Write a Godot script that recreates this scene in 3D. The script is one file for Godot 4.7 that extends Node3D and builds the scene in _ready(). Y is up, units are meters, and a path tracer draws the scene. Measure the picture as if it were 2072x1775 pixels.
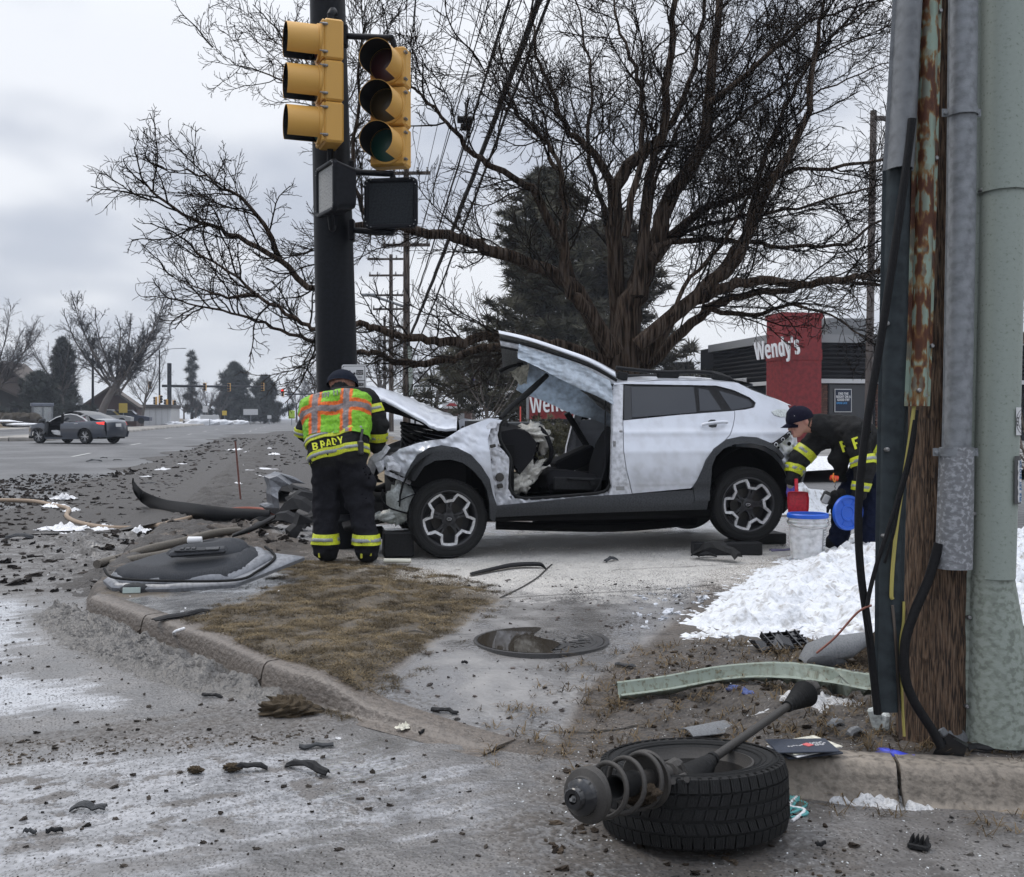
extends Node3D
# A crashed white car at a winter street corner, two firefighters at work.

func _ready() -> void:
	# camera
	var cam := Camera3D.new()
	cam.name = "Camera"
	cam.fov = 43.94
	cam.near = 0.05
	cam.far = 4000.0
	cam.position = EYE
	cam.basis = view_basis
	add_child(cam)
	cam.current = true
	# overcast sky
	var env := Environment.new()
	env.background_mode = Environment.BG_SKY
	env.sky = Sky.new()
	env.sky.sky_material = overcast_sky()
	env.background_energy_multiplier = 1.0
	env.tonemap_mode = Environment.TONE_MAPPER_LINEAR
	env.tonemap_exposure = 1.36
	env.sdfgi_enabled = true
	env.ssao_enabled = true
	env.ssil_enabled = true
	env.fog_enabled = true
	env.fog_density = 0.0005
	env.fog_light_color = Color(0.80, 0.83, 0.88)
	var we := WorldEnvironment.new()
	we.name = "Air"
	we.environment = env
	add_child(we)
	# a weak, very wide sun behind the cloud
	var sun := DirectionalLight3D.new()
	sun.name = "Sun"
	sun.light_energy = 0.3
	sun.light_color = Color(1.0, 0.97, 0.93)
	sun.light_angular_distance = 24.0
	sun.shadow_enabled = true
	sun.rotation_degrees = Vector3(-58, -125, 0)
	add_child(sun)

	materials()
	build_ground()
	build_far_side()
	build_restaurant()
	build_trees()
	build_wires()
	build_traffic_pole()
	build_utility_pole()
	build_white_car()
	build_dark_car()
	build_people()
	build_wheel_wreck()
	build_debris()

func overcast_sky() -> PanoramaSkyMaterial:
	var w := 1536; var h := 768
	var a := smooth_noise(0.9, 5, 5)
	var c := smooth_noise(2.6, 4, 6)
	var data := PackedFloat32Array()
	data.resize(w * h * 3)
	for j in h:
		var th := PI * (j + 0.5) / h
		var y := cos(th)
		for i in w:
			var q := (j * w + i) * 3
			if j > h / 2 + 12:
				data[q] = 0.30; data[q + 1] = 0.30; data[q + 2] = 0.31
				continue
			var ph := TAU * ((i + 0.5) / w - 0.5)
			var d := Vector3(sin(th) * sin(ph), maxf(y, 0.0), -sin(th) * cos(ph))
			# a cloud layer overhead: clouds flatten towards the horizon
			var e := Vector3(d.x, 0.0, d.z) / (d.y + 0.22)
			var k := a.get_noise_3d(e.x * 0.75, 2.0, e.z * 0.75) + 0.45 * c.get_noise_3d(e.x * 0.7, 5.0, e.z * 0.7)
			var cover := smoothstep(-0.42, 0.46, k + 0.08)
			var low := exp(-d.y * 7.0)
			var thin := Vector3(0.68, 0.705, 0.755)
			var thick := Vector3(0.37, 0.41, 0.495)
			var s := thick.lerp(thin, cover)
			s = s.lerp(Vector3(0.58, 0.60, 0.62), low * 0.75)
			s *= 1.0 + 1.7 * smoothstep(0.3, 0.95, d.y)
			data[q] = s.x; data[q + 1] = s.y; data[q + 2] = s.z
	var m := PanoramaSkyMaterial.new()
	m.panorama = ImageTexture.create_from_image(Image.create_from_data(w, h, false, Image.FORMAT_RGBF, data.to_byte_array()))
	return m

# --- camera geometry: where a sight line meets a depth, a plane or the ground
const EYE := Vector3(0, 1.5, 0)
const PITCH := -0.017953
const YAW := -0.195477
var view_basis := Basis(Vector3.UP, YAW) * Basis(Vector3.RIGHT, PITCH)
var ahead := Basis(Vector3.UP, YAW) * Vector3(0, 0, -1)

func ray(x: float, y: float) -> Vector3:
	return view_basis * Vector3((x - 1036.0) / 2200.0, -(y - 887.5) / 2200.0, -1.0)

func at_depth(x: float, y: float, d: float) -> Vector3:
	var r := ray(x, y)
	return EYE + r * (d / r.dot(ahead))

func at_z(x: float, y: float, z: float) -> Vector3:
	var r := ray(x, y)
	return EYE + r * (z / r.z)

func on_ground(x: float, y: float, lift := 0.0) -> Vector3:
	var r := ray(x, y)
	var p := EYE + r * ((0.15 - EYE.y) / r.y)
	for k in 9:
		p = EYE + r * ((ground_height(p.x, p.z) + lift - EYE.y) / r.y)
	return p

# --- mesh building
class Builder:
	var v := PackedVector3Array()
	var n := PackedVector3Array()
	var c := PackedColorArray()
	var t := PackedVector2Array()
	var ix := PackedInt32Array()
	var col := Color(1, 1, 1)

	func vert(p: Vector3, nn: Vector3, uv := Vector2.ZERO) -> int:
		v.append(p); n.append(nn); c.append(col); t.append(uv)
		return v.size() - 1

	func tri(a: Vector3, b: Vector3, d: Vector3) -> void:
		var nn := (d - a).cross(b - a).normalized()
		var k := vert(a, nn)
		vert(b, nn); vert(d, nn)
		ix.append_array([k, k + 1, k + 2])

	func quad(a: Vector3, b: Vector3, d: Vector3, e: Vector3) -> void:
		var nn := (d - a).cross(b - a).normalized()
		var k := vert(a, nn, Vector2(0, 0))
		vert(b, nn, Vector2(1, 0)); vert(d, nn, Vector2(1, 1)); vert(e, nn, Vector2(0, 1))
		ix.append_array([k, k + 1, k + 2, k, k + 2, k + 3])

	func smooth(v0: int, i0: int) -> void:
		for k in range(v0, v.size()):
			n[k] = Vector3.ZERO
		for k in range(i0, ix.size(), 3):
			var a := ix[k]; var b := ix[k + 1]; var d := ix[k + 2]
			var nn := (v[d] - v[a]).cross(v[b] - v[a])
			n[a] += nn; n[b] += nn; n[d] += nn
		for k in range(v0, v.size()):
			n[k] = n[k].normalized() if n[k].length_squared() > 1e-20 else Vector3.UP

	# rows: arrays of points, all of one length; across closes each row, along closes the last row on the first
	func loft(rows: Array, across := false, along := false) -> void:
		var v0 := v.size()
		var i0 := ix.size()
		var m: int = rows[0].size()
		var rn: int = rows.size()
		for j in rn:
			for k in m:
				vert(rows[j][k], Vector3.UP, Vector2(k / float(m - 1), j / float(max(1, rn - 1))))
		for j in (rn if along else rn - 1):
			var j2 := (j + 1) % rn
			for k in (m if across else m - 1):
				var k2 := (k + 1) % m
				var a := v0 + j * m + k; var b := v0 + j * m + k2; var d := v0 + j2 * m + k2; var e := v0 + j2 * m + k
				ix.append_array([a, b, d, a, d, e])
		smooth(v0, i0)

	func fan(ring: Array) -> void:
		var mid := Vector3.ZERO
		for p in ring: mid += p
		mid /= ring.size()
		for k in ring.size():
			tri(mid, ring[k], ring[(k + 1) % ring.size()])

	func tube(pts: Array, radii, sides := 8, caps := true, squash := 1.0) -> void:
		var rows := []
		var up := Vector3.UP
		var d0: Vector3 = (pts[1] - pts[0]).normalized()
		if absf(d0.y) > 0.9: up = Vector3.RIGHT
		var side := d0.cross(up).normalized()
		for k in pts.size():
			var d: Vector3 = (pts[min(k + 1, pts.size() - 1)] - pts[max(k - 1, 0)]).normalized()
			side = (side - d * side.dot(d)).normalized()
			var o := d.cross(side)
			var r: float = radii if radii is float else radii[k]
			var row := PackedVector3Array()
			for s in sides:
				var w := TAU * s / sides
				row.append(pts[k] + side * cos(w) * r + o * sin(w) * r * squash)
			rows.append(row)
		loft(rows, true)
		if caps:
			fan(Array(rows[0])); fan(Array(rows[-1]))

	# profile of (radius, height) turned about the y axis of xf; corners sharper than 35 degrees stay sharp
	func lathe(profile: Array, xf := Transform3D.IDENTITY, seg := 24, from := 0.0, to := TAU) -> void:
		var run := [profile[0]]
		for k in range(1, profile.size()):
			run.append(profile[k])
			var last := k == profile.size() - 1
			if not last:
				var a: Vector2 = profile[k] - profile[k - 1]
				var b: Vector2 = profile[k + 1] - profile[k]
				last = absf(a.angle_to(b)) > 0.6
			if last:
				var rows := []
				var full := absf(to - from - TAU) < 1e-4
				for p in run:
					var row := PackedVector3Array()
					for s in (seg if full else seg + 1):
						var w := from + (to - from) * s / seg
						row.append(xf * Vector3(cos(w) * p.x, p.y, sin(w) * p.x))
					rows.append(row)
				loft(rows, full)
				run = [profile[k]]

	func box(mid: Vector3, size: Vector3, turn := Basis.IDENTITY, bevel := 0.0) -> void:
		var h := size / 2.0
		var b: float = min(bevel, min(h.x, min(h.y, h.z)) * 0.95)
		if b <= 0.0:
			for ax in 3:
				for s in [-1.0, 1.0]:
					var u := Vector3.ZERO; var w := Vector3.ZERO; var o := Vector3.ZERO
					o[ax] = h[ax] * s; u[(ax + 1) % 3] = h[(ax + 1) % 3]; w[(ax + 2) % 3] = h[(ax + 2) % 3] * s
					quad(mid + turn * (o - u - w), mid + turn * (o - u + w), mid + turn * (o + u + w), mid + turn * (o + u - w))
			return
		var i := h - Vector3(b, b, b)
		var at := func(s: Vector3, ax: int) -> Vector3:
			var p := Vector3(i.x * s.x, i.y * s.y, i.z * s.z)
			p[ax] = h[ax] * s[ax]
			return mid + turn * p
		for ax in 3:
			var e := (ax + 1) % 3; var f := (ax + 2) % 3
			for s in [-1.0, 1.0]:
				var q := []
				for g in [[-1, -1], [-1, 1], [1, 1], [1, -1]]:
					var sv := Vector3.ZERO
					sv[ax] = s; sv[e] = g[0]; sv[f] = g[1] * s
					q.append(at.call(sv, ax))
				quad(q[0], q[1], q[2], q[3])
				for s2 in [-1.0, 1.0]:
					var a := Vector3.ZERO
					a[ax] = s; a[e] = s2; a[f] = -s * s2
					var d := a
					d[f] = s * s2
					quad(at.call(a, ax), at.call(d, ax), at.call(d, e), at.call(a, e))
		for sx in [-1.0, 1.0]:
			for sy in [-1.0, 1.0]:
				for sz in [-1.0, 1.0]:
					var sv := Vector3(sx, sy, sz)
					if sx * sy * sz > 0: tri(at.call(sv, 0), at.call(sv, 2), at.call(sv, 1))
					else: tri(at.call(sv, 0), at.call(sv, 1), at.call(sv, 2))

	# a flat outline (x, y) given thickness from z0 to z1 in the frame xf
	func extrude(poly: PackedVector2Array, z0: float, z1: float, xf := Transform3D.IDENTITY) -> void:
		var tris := Geometry2D.triangulate_polygon(poly)
		for z in [z0, z1]:
			var nn := (xf.basis * Vector3(0, 0, 1 if z == max(z0, z1) else -1)).normalized()
			var k0 := v.size()
			for p in poly: vert(xf * Vector3(p.x, p.y, z), nn, p)
			for k in range(0, tris.size(), 3):
				var a := k0 + tris[k]; var b := k0 + tris[k + 1]; var d := k0 + tris[k + 2]
				if (v[d] - v[a]).cross(v[b] - v[a]).dot(nn) < 0: ix.append_array([a, d, b])
				else: ix.append_array([a, b, d])
		for k in poly.size():
			var a := poly[k]; var b := poly[(k + 1) % poly.size()]
			quad(xf * Vector3(a.x, a.y, z0), xf * Vector3(b.x, b.y, z0), xf * Vector3(b.x, b.y, z1), xf * Vector3(a.x, a.y, z1))

	# an outline in x, y laid on the curved surface z = f(x, y), as a sheet of that thickness
	func shell(poly: PackedVector2Array, f: Callable, cell: float, thick: float, xf := Transform3D.IDENTITY) -> void:
		var lo := poly[0]; var hi := poly[0]
		for p in poly:
			lo = lo.min(p); hi = hi.max(p)
		var at := {}
		var v0 := v.size()
		var i0 := ix.size()
		var put := func(p: Vector2) -> int:
			var key := Vector2i((p * 2000.0).round())
			if not at.has(key):
				var z: float = f.call(p.x, p.y)
				var e := 0.004
				var nn := Vector3(-(f.call(p.x + e, p.y) - f.call(p.x - e, p.y)) / (2 * e), -(f.call(p.x, p.y + e) - f.call(p.x, p.y - e)) / (2 * e), 1).normalized()
				at[key] = vert(xf * Vector3(p.x, p.y, z), (xf.basis * nn).normalized(), p)
			return at[key]
		var nx := int(ceil((hi.x - lo.x) / cell)); var ny := int(ceil((hi.y - lo.y) / cell))
		for i in nx:
			for j in ny:
				var o := lo + Vector2(i, j) * cell
				for part in Geometry2D.intersect_polygons(poly, PackedVector2Array([o, o + Vector2(cell, 0), o + Vector2(cell, cell), o + Vector2(0, cell)])):
					var tr := Geometry2D.triangulate_polygon(part)
					for k in range(0, tr.size(), 3):
						var a: int = put.call(part[tr[k]]); var b: int = put.call(part[tr[k + 1]]); var d: int = put.call(part[tr[k + 2]])
						if (v[d] - v[a]).cross(v[b] - v[a]).dot(n[a]) < 0: ix.append_array([a, d, b])
						else: ix.append_array([a, b, d])
		var back := xf.basis * Vector3(0, 0, -thick)
		var k1 := v.size(); var i1 := ix.size()
		for k in range(v0, k1): vert(v[k] + back, -n[k])
		if v0 < k1:
			for k in range(i0, i1, 3):
				ix.append_array([ix[k] + k1 - v0, ix[k + 2] + k1 - v0, ix[k + 1] + k1 - v0])
		for k in poly.size():
			var a := poly[k]; var b := poly[(k + 1) % poly.size()]
			var steps: int = max(1, int(a.distance_to(b) / cell))
			for s in steps:
				var p := a.lerp(b, s / float(steps)); var q := a.lerp(b, (s + 1) / float(steps))
				var pp: Vector3 = xf * Vector3(p.x, p.y, f.call(p.x, p.y)); var qq: Vector3 = xf * Vector3(q.x, q.y, f.call(q.x, q.y))
				quad(pp, qq, qq + back, pp + back)

	func lump(mid: Vector3, r: Vector3, noise: FastNoiseLite, amp: float, seg := 10, turn := Basis.IDENTITY) -> void:
		var rows := []
		var rn := int(seg * 0.6) + 2
		for j in rn + 1:
			var row := PackedVector3Array()
			var th := PI * j / rn
			for k in seg:
				var d := Vector3(sin(th) * cos(TAU * k / seg), cos(th), sin(th) * sin(TAU * k / seg))
				var q := 1.0 + amp * noise.get_noise_3dv(mid * 37.0 + d * 60.0)
				row.append(mid + turn * (d * r * q))
			rows.append(row)
		loft(rows, true)

	func flat() -> Builder:
		var o := Builder.new()
		for k in range(0, ix.size(), 3):
			o.col = c[ix[k]]
			o.tri(v[ix[k]], v[ix[k + 1]], v[ix[k + 2]])
		return o

	func add(o: Builder, xf := Transform3D.IDENTITY) -> void:
		var k0 := v.size()
		for k in o.v.size():
			v.append(xf * o.v[k]); n.append((xf.basis * o.n[k]).normalized()); c.append(o.c[k]); t.append(o.t[k])
		for k in o.ix: ix.append(k + k0)

	func mesh() -> ArrayMesh:
		var a := []
		a.resize(Mesh.ARRAY_MAX)
		a[Mesh.ARRAY_VERTEX] = v; a[Mesh.ARRAY_NORMAL] = n; a[Mesh.ARRAY_COLOR] = c; a[Mesh.ARRAY_TEX_UV] = t; a[Mesh.ARRAY_INDEX] = ix
		var m := ArrayMesh.new()
		m.add_surface_from_arrays(Mesh.PRIMITIVE_TRIANGLES, a)
		return m

# --- names, labels, nodes
var used := {}
func numbered(called: String) -> String:
	used[called] = used.get(called, -1) + 1
	return called if used[called] == 0 else "%s_%03d" % [called, used[called]]

func tag(o: Node3D, label: String, category: String, group := "") -> Node3D:
	o.set_meta("label", label); o.set_meta("category", category)
	if group: o.set_meta("group", group)
	return o

func thing(called: String, label: String, category: String, where := Vector3.ZERO, turn := 0.0, group := "") -> Node3D:
	var o := Node3D.new()
	o.name = numbered(called)
	add_child(o)
	o.position = where; o.rotation.y = turn
	return tag(o, label, category, group)

func obj(called: String, b, m: Material, parent: Node3D = self) -> MeshInstance3D:
	var o := MeshInstance3D.new()
	o.name = numbered(called) if parent == self else called
	o.mesh = b.mesh() if b is Builder else b
	o.material_override = m
	parent.add_child(o, true)
	return o

func struct(called: String, b, m: Material, parent: Node3D = self) -> MeshInstance3D:
	var o := obj(called, b, m, parent)
	if parent == self: o.set_meta("kind", "structure")
	return o

func copy(o: Node3D, where: Vector3, turn: float, label: String, scaled := Vector3.ONE) -> Node3D:
	var r := o.duplicate() as Node3D
	r.name = numbered(String(o.name).rstrip("0123456789").trim_suffix("_"))
	add_child(r)
	r.position = where; r.rotation.y = turn; r.scale = scaled
	r.set_meta("label", label)
	return r

func flat_text(s: String, high: float, deep: float, bold := true) -> TextMesh:
	var f := SystemFont.new()
	f.font_names = PackedStringArray(["Droid Sans"])
	f.font_weight = 700 if bold else 400
	var m := TextMesh.new()
	m.text = s; m.font = f; m.font_size = 64; m.pixel_size = high / 46.0; m.depth = deep; m.curve_step = 4.0
	return m

func turned(o: Vector3, x: Vector3, y: Vector3) -> Transform3D:
	var a := x.normalized()
	var z := a.cross(y).normalized()
	return Transform3D(Basis(a, z.cross(a), z), o)

func bezier(pts: Array, steps: int) -> Array:
	var c := Curve3D.new()
	for k in pts.size():
		var d: Vector3 = (pts[min(k + 1, pts.size() - 1)] - pts[max(k - 1, 0)]) / 6.0
		c.add_point(pts[k], -d, d)
	var out := []
	for k in pts.size() - 1:
		for s in steps: out.append(c.sample(k, s / float(steps)))
	out.append(pts[-1])
	return out

# --- textures and materials
var M := {}
var tex := {}
func noise_tex(key: String, freq: float, octaves: int, ramp: Array, size := 512, kind := FastNoiseLite.TYPE_SIMPLEX, seed_ := 1, as_normal := 0.0, stretch := Vector2.ONE) -> Texture2D:
	if tex.has(key): return tex[key]
	var f := FastNoiseLite.new()
	f.noise_type = kind; f.frequency = freq; f.fractal_octaves = octaves; f.seed = seed_
	if octaves < 2: f.fractal_type = FastNoiseLite.FRACTAL_NONE
	var im := f.get_seamless_image(int(size / stretch.x), int(size / stretch.y))
	if stretch != Vector2.ONE: im.resize(size, size, Image.INTERPOLATE_CUBIC)
	im.convert(Image.FORMAT_RGBA8)
	if as_normal > 0.0:
		im.bump_map_to_normal_map(as_normal)
	elif ramp:
		var g := Gradient.new()
		g.offsets = PackedFloat32Array(ramp[0]); g.colors = PackedColorArray(ramp[1])
		var lut := PackedByteArray()
		for k in 256:
			var q := g.sample(k / 255.0)
			lut.append_array([q.r8, q.g8, q.b8, 255])
		var src := im.get_data()
		for k in range(0, src.size(), 4):
			var o := src[k] * 4
			src[k] = lut[o]; src[k + 1] = lut[o + 1]; src[k + 2] = lut[o + 2]
		im = Image.create_from_data(size, size, false, Image.FORMAT_RGBA8, src)
	tex[key] = ImageTexture.create_from_image(im)
	return tex[key]

func gray(a: float, b := -1.0) -> Color:
	return Color(a, a, a)

# lin: base colour as a linear, real-world value
func mat(key: String, lin: Color, rough := 0.7, metal := 0.0, map: Texture2D = null, bump: Texture2D = null, tile := 1.0, depth := 1.0, world := false) -> StandardMaterial3D:
	var m := StandardMaterial3D.new()
	m.resource_name = key
	m.albedo_color = lin.linear_to_srgb()
	m.vertex_color_use_as_albedo = true
	m.roughness = rough; m.metallic = metal
	m.cull_mode = BaseMaterial3D.CULL_DISABLED
	if map: m.albedo_texture = map
	if bump:
		m.normal_enabled = true; m.normal_texture = bump; m.normal_scale = depth
	if map or bump:
		m.uv1_triplanar = true; m.uv1_world_triplanar = world; m.uv1_scale = Vector3.ONE * tile
	M[key] = m
	return m

func smooth_noise(freq: float, octaves := 3, seed_ := 7) -> FastNoiseLite:
	var f := FastNoiseLite.new()
	f.noise_type = FastNoiseLite.TYPE_SIMPLEX; f.frequency = freq; f.fractal_octaves = octaves; f.seed = seed_
	if octaves < 2: f.fractal_type = FastNoiseLite.FRACTAL_NONE
	return f

func materials() -> void:
	var W := Color(1, 1, 1)
	var spots := [[0.0, 0.35, 0.6, 1.0], [gray(0.72), gray(0.88), gray(1.0), gray(1.0)]]
	var soft := noise_tex("soft", 0.012, 4, [[0.0, 0.5, 1.0], [gray(0.72), gray(0.9), gray(1.0)]])
	var grain := noise_tex("grain", 0.11, 3, [[0.2, 0.5, 0.8], [gray(0.55), gray(0.85), gray(1.0)]])
	var grime := noise_tex("grime", 0.02, 5, spots)
	var fine_n := noise_tex("fine_n", 0.10, 3, [], 512, FastNoiseLite.TYPE_SIMPLEX, 3, 4.0)
	var lump_n := noise_tex("lump_n", 0.03, 4, [], 512, FastNoiseLite.TYPE_SIMPLEX, 4, 10.0)
	var asph := noise_tex("asph", 0.25, 2, [[0.2, 0.5, 0.8], [gray(0.6), gray(0.85), gray(1.0)]])
	var patch := noise_tex("patch", 0.006, 5, [[0.15, 0.5, 0.85], [gray(0.6), gray(0.85), gray(1.0)]], 512, FastNoiseLite.TYPE_SIMPLEX, 9)
	# the land
	mat("asphalt", Color(0.082, 0.081, 0.082), 0.55, 0.0, patch, fine_n, 0.07, 0.25, true)
	mat("lot", Color(0.2, 0.195, 0.185), 0.7, 0.0, patch, fine_n, 0.1, 0.3, true)
	mat("pale_concrete", Color(0.30, 0.28, 0.25), 0.8, 0.0, patch, fine_n, 0.12, 0.3, true)
	mat("far_grass", Color(0.15, 0.112, 0.065), 0.95, 0.0, grime, lump_n, 0.25, 1.0, true)
	mat("mud", Color(0.047, 0.040, 0.035), 0.7, 0.0, grain, lump_n, 1.1, 1.0, true)
	mat("earth", Color(0.058, 0.044, 0.031), 0.95, 0.0, grain, lump_n, 2.0, 1.4, true)
	mat("slush", Color(0.105, 0.098, 0.09), 0.45, 0.0, grime, lump_n, 1.7, 1.2, true)
	mat("gritty_snow", Color(0.5, 0.5, 0.5), 0.7, 0.0, grime, lump_n, 4.0, 1.2, true)
	mat("snow", Color(0.63, 0.645, 0.67), 0.75, 0.0, noise_tex("oldsnow", 0.014, 5, [[0.0, 0.28, 0.4, 1.0], [Color(0.55, 0.5, 0.45), Color(0.8, 0.79, 0.77), Color(0.97, 0.97, 0.97), Color(1, 1, 1)]]), lump_n, 1.3, 0.7, true)
	mat("road_paint", Color(0.42, 0.42, 0.40), 0.7, 0.0, grime, null, 1.0, 1.0, true)
	mat("curb", Color(0.12, 0.10, 0.083), 0.5, 0.0, grime, lump_n, 1.6, 0.6, true)
	mat("pale_curb", Color(0.25, 0.215, 0.175), 0.8, 0.0, noise_tex("curbdirt", 0.02, 5, [[0.0, 0.35, 0.5, 1.0], [gray(0.62), gray(0.8), gray(0.93), gray(1.0)]]), lump_n, 1.8, 0.5, true)
	mat("dark_gap", Color(0.02, 0.018, 0.015), 0.95)
	mat("blade", W, 0.9)
	mat("dirt_bit", W, 0.85)
	mat("crumb", W, 0.25)
	mat("iron", Color(0.045, 0.043, 0.042), 0.45, 0.3, grime, fine_n, 6.0, 0.5)
	mat("dark_water", Color(0.035, 0.03, 0.024), 0.03)
	# paint, metal, plastic, rubber, cloth, glass
	mat("white_paint", Color(0.55, 0.572, 0.62), 0.28)
	M.white_paint.clearcoat_enabled = true; M.white_paint.clearcoat = 0.8; M.white_paint.clearcoat_roughness = 0.08
	M.white_paint.albedo_texture = noise_tex("roadfilm", 0.012, 4, [[0.25, 0.5, 0.7], [Color(0.95, 0.945, 0.94), Color(0.985, 0.985, 0.985), Color(1, 1, 1)]])
	M.white_paint.uv1_triplanar = true; M.white_paint.uv1_scale = Vector3.ONE * 0.9
	mat("inner_paint", Color(0.58, 0.59, 0.62), 0.45, 0.0, soft, null, 2.5)
	mat("grey_paint", Color(0.035, 0.042, 0.058), 0.3, 0.2)
	M.grey_paint.clearcoat_enabled = true; M.grey_paint.clearcoat = 1.0; M.grey_paint.clearcoat_roughness = 0.05
	mat("black_plastic", Color(0.022, 0.022, 0.023), 0.55, 0.0, soft, fine_n, 6.0, 0.25)
	mat("grey_plastic", Color(0.048, 0.05, 0.053), 0.6, 0.0, grime, fine_n, 4.0, 0.25)
	mat("gloss_black", Color(0.01, 0.01, 0.011), 0.18)
	mat("rubber", Color(0.020, 0.020, 0.020), 0.75, 0.0, grime, fine_n, 7.0, 0.4)
	mat("dusty_rubber", Color(0.04, 0.037, 0.034), 0.85, 0.0, grime, fine_n, 6.0, 0.4)
	mat("alloy", Color(0.6, 0.6, 0.6), 0.35, 0.25, soft, null, 5.0)
	mat("dark_alloy", Color(0.03, 0.03, 0.032), 0.45, 0.3, grime, null, 6.0)
	mat("steel", Color(0.28, 0.28, 0.28), 0.45, 0.8, grime, fine_n, 5.0, 0.3)
	mat("dirty_steel", Color(0.045, 0.041, 0.037), 0.6, 0.3, grime, fine_n, 9.0, 0.6)
	mat("galvanised", Color(0.27, 0.285, 0.30), 0.6, 0.35, soft, fine_n, 2.5, 0.35)
	mat("void", Color(0.008, 0.008, 0.008), 0.9)
	mat("seat_cloth", Color(0.016, 0.016, 0.018), 0.9, 0.0, soft, fine_n, 9.0, 0.4)
	mat("airbag", Color(0.66, 0.64, 0.58), 0.9, 0.0, soft, lump_n, 5.0, 0.5)
	mat("curtain", Color(0.70, 0.77, 0.84), 0.8, 0.0, soft, lump_n, 1.7, 0.3)
	M.curtain.backlight_enabled = true; M.curtain.backlight = Color(0.7, 0.76, 0.82)
	mat("cream", Color(0.68, 0.65, 0.54), 0.85, 0.0, soft, lump_n, 4.0, 0.4)
	mat("milky", Color(0.52, 0.55, 0.53), 0.3, 0.0, grime, lump_n, 3.0, 0.5)
	mat("tint_glass", Color(0.02, 0.022, 0.026), 0.06)
	mat("glass", Color(0.7, 0.75, 0.75, 0.18), 0.03)
	M.glass.transparency = BaseMaterial3D.TRANSPARENCY_ALPHA
	mat("red_lens", Color(0.35, 0.01, 0.012), 0.12)
	mat("lit_red", Color(0.7, 0.05, 0.04), 0.2)
	M.lit_red.emission_enabled = true; M.lit_red.emission = Color(1.0, 0.18, 0.12); M.lit_red.emission_energy_multiplier = 0.9
	mat("plain", W, 0.65)
	mat("satin", W, 0.4)
	mat("cloth", W, 0.9, 0.0, soft, lump_n, 6.0, 0.45)
	mat("stripe", W, 0.45, 0.0, soft, fine_n, 8.0, 0.25)
	mat("skin", W, 0.55)
	M.skin.subsurf_scatter_enabled = true; M.skin.subsurf_scatter_strength = 0.1
	mat("paper", Color(0.80, 0.80, 0.81), 0.85, 0.0, soft, lump_n, 7.0, 0.35)
	mat("signal_yellow", Color(0.55, 0.30, 0.06), 0.5)
	mat("black_steel", Color(0.010, 0.011, 0.014), 0.42, 0.0, soft, fine_n, 3.0, 0.05)
	var wood := noise_tex("woodgrain", 0.05, 4, [[0.2, 0.42, 0.55, 0.8], [Color(0.22, 0.2, 0.18), Color(0.6, 0.55, 0.5), Color(0.86, 0.8, 0.74), Color(1, 1, 1)]], 512, FastNoiseLite.TYPE_SIMPLEX, 12, 0.0, Vector2(1, 16))
	var wood_n := noise_tex("wood_n", 0.05, 4, [], 512, FastNoiseLite.TYPE_SIMPLEX, 12, 9.0, Vector2(1, 16))
	mat("pole_wood", Color(0.155, 0.105, 0.07), 0.85, 0.0, wood, wood_n, 4.0, 1.6)
	mat("old_wood", Color(0.11, 0.09, 0.075), 0.9, 0.0, wood, wood_n, 0.6, 1.0)
	mat("bark", Color(0.10, 0.08, 0.066), 0.95, 0.0, wood, wood_n, 0.9, 2.0)
	mat("twig", Color(0.12, 0.098, 0.082), 0.9)
	mat("far_bark", Color(0.10, 0.085, 0.075), 0.95)
	var rust := noise_tex("rust", 0.014, 5, [[0.0, 0.40, 0.50, 0.60, 1.0], [Color(0.58, 0.66, 0.60), Color(0.60, 0.67, 0.61), Color(0.55, 0.40, 0.22), Color(0.36, 0.19, 0.09), Color(0.25, 0.12, 0.06)]], 512, FastNoiseLite.TYPE_SIMPLEX, 17, 0.0, Vector2(1, 3))
	mat("rusty_green", Color(0.75, 0.75, 0.75), 0.7, 0.1, rust, fine_n, 2.2, 0.3)
	mat("pale_green", Color(0.27, 0.305, 0.27), 0.6, 0.0, noise_tex("mildew", 0.02, 5, [[0.0, 0.16, 0.26, 1.0], [Color(0.62, 0.62, 0.6), Color(0.8, 0.82, 0.78), Color(0.97, 0.97, 0.97), Color(1, 1, 1)]]), fine_n, 3.5, 0.05)
	mat("lichen_green", Color(0.27, 0.30, 0.265), 0.8, 0.0, noise_tex("lichen", 0.03, 5, [[0.0, 0.36, 0.47, 0.6, 1.0], [gray(0.72), Color(0.8, 0.8, 0.78), Color(0.93, 0.94, 0.92), Color(0.98, 0.98, 0.98), Color(1, 1, 1)]]), fine_n, 1.6, 0.2)
	mat("splattered", Color(0.42, 0.43, 0.45), 0.65, 0.2, noise_tex("splatter", 0.03, 3, [[0.0, 0.5, 0.6, 0.66, 1.0], [gray(0.62), gray(0.70), gray(0.73), gray(0.9), gray(0.95)]]), fine_n, 2.2, 0.3)
	mat("conduit_dark", Color(0.045, 0.055, 0.06), 0.45, 0.0, soft, fine_n, 2.0, 0.15)
	mat("cable", Color(0.014, 0.014, 0.015), 0.5, 0.0, soft, fine_n, 8.0, 0.4)
	# buildings
	mat("slat_dark", Color(0.014, 0.0135, 0.0145), 0.75)
	mat("render_red", Color(0.24, 0.020, 0.022), 0.75, 0.0, soft, fine_n, 0.6, 0.2)
	mat("fascia", Color(0.24, 0.245, 0.25), 0.5)
	mat("brick", W, 0.9, 0.0, soft, null, 3.0)
	mat("roofing", Color(0.12, 0.1, 0.085), 0.9, 0.0, soft, lump_n, 0.8, 0.6)
	mat("needle", W, 0.8)
	M.needle.backlight_enabled = true; M.needle.backlight = Color(0.05, 0.06, 0.03)
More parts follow.
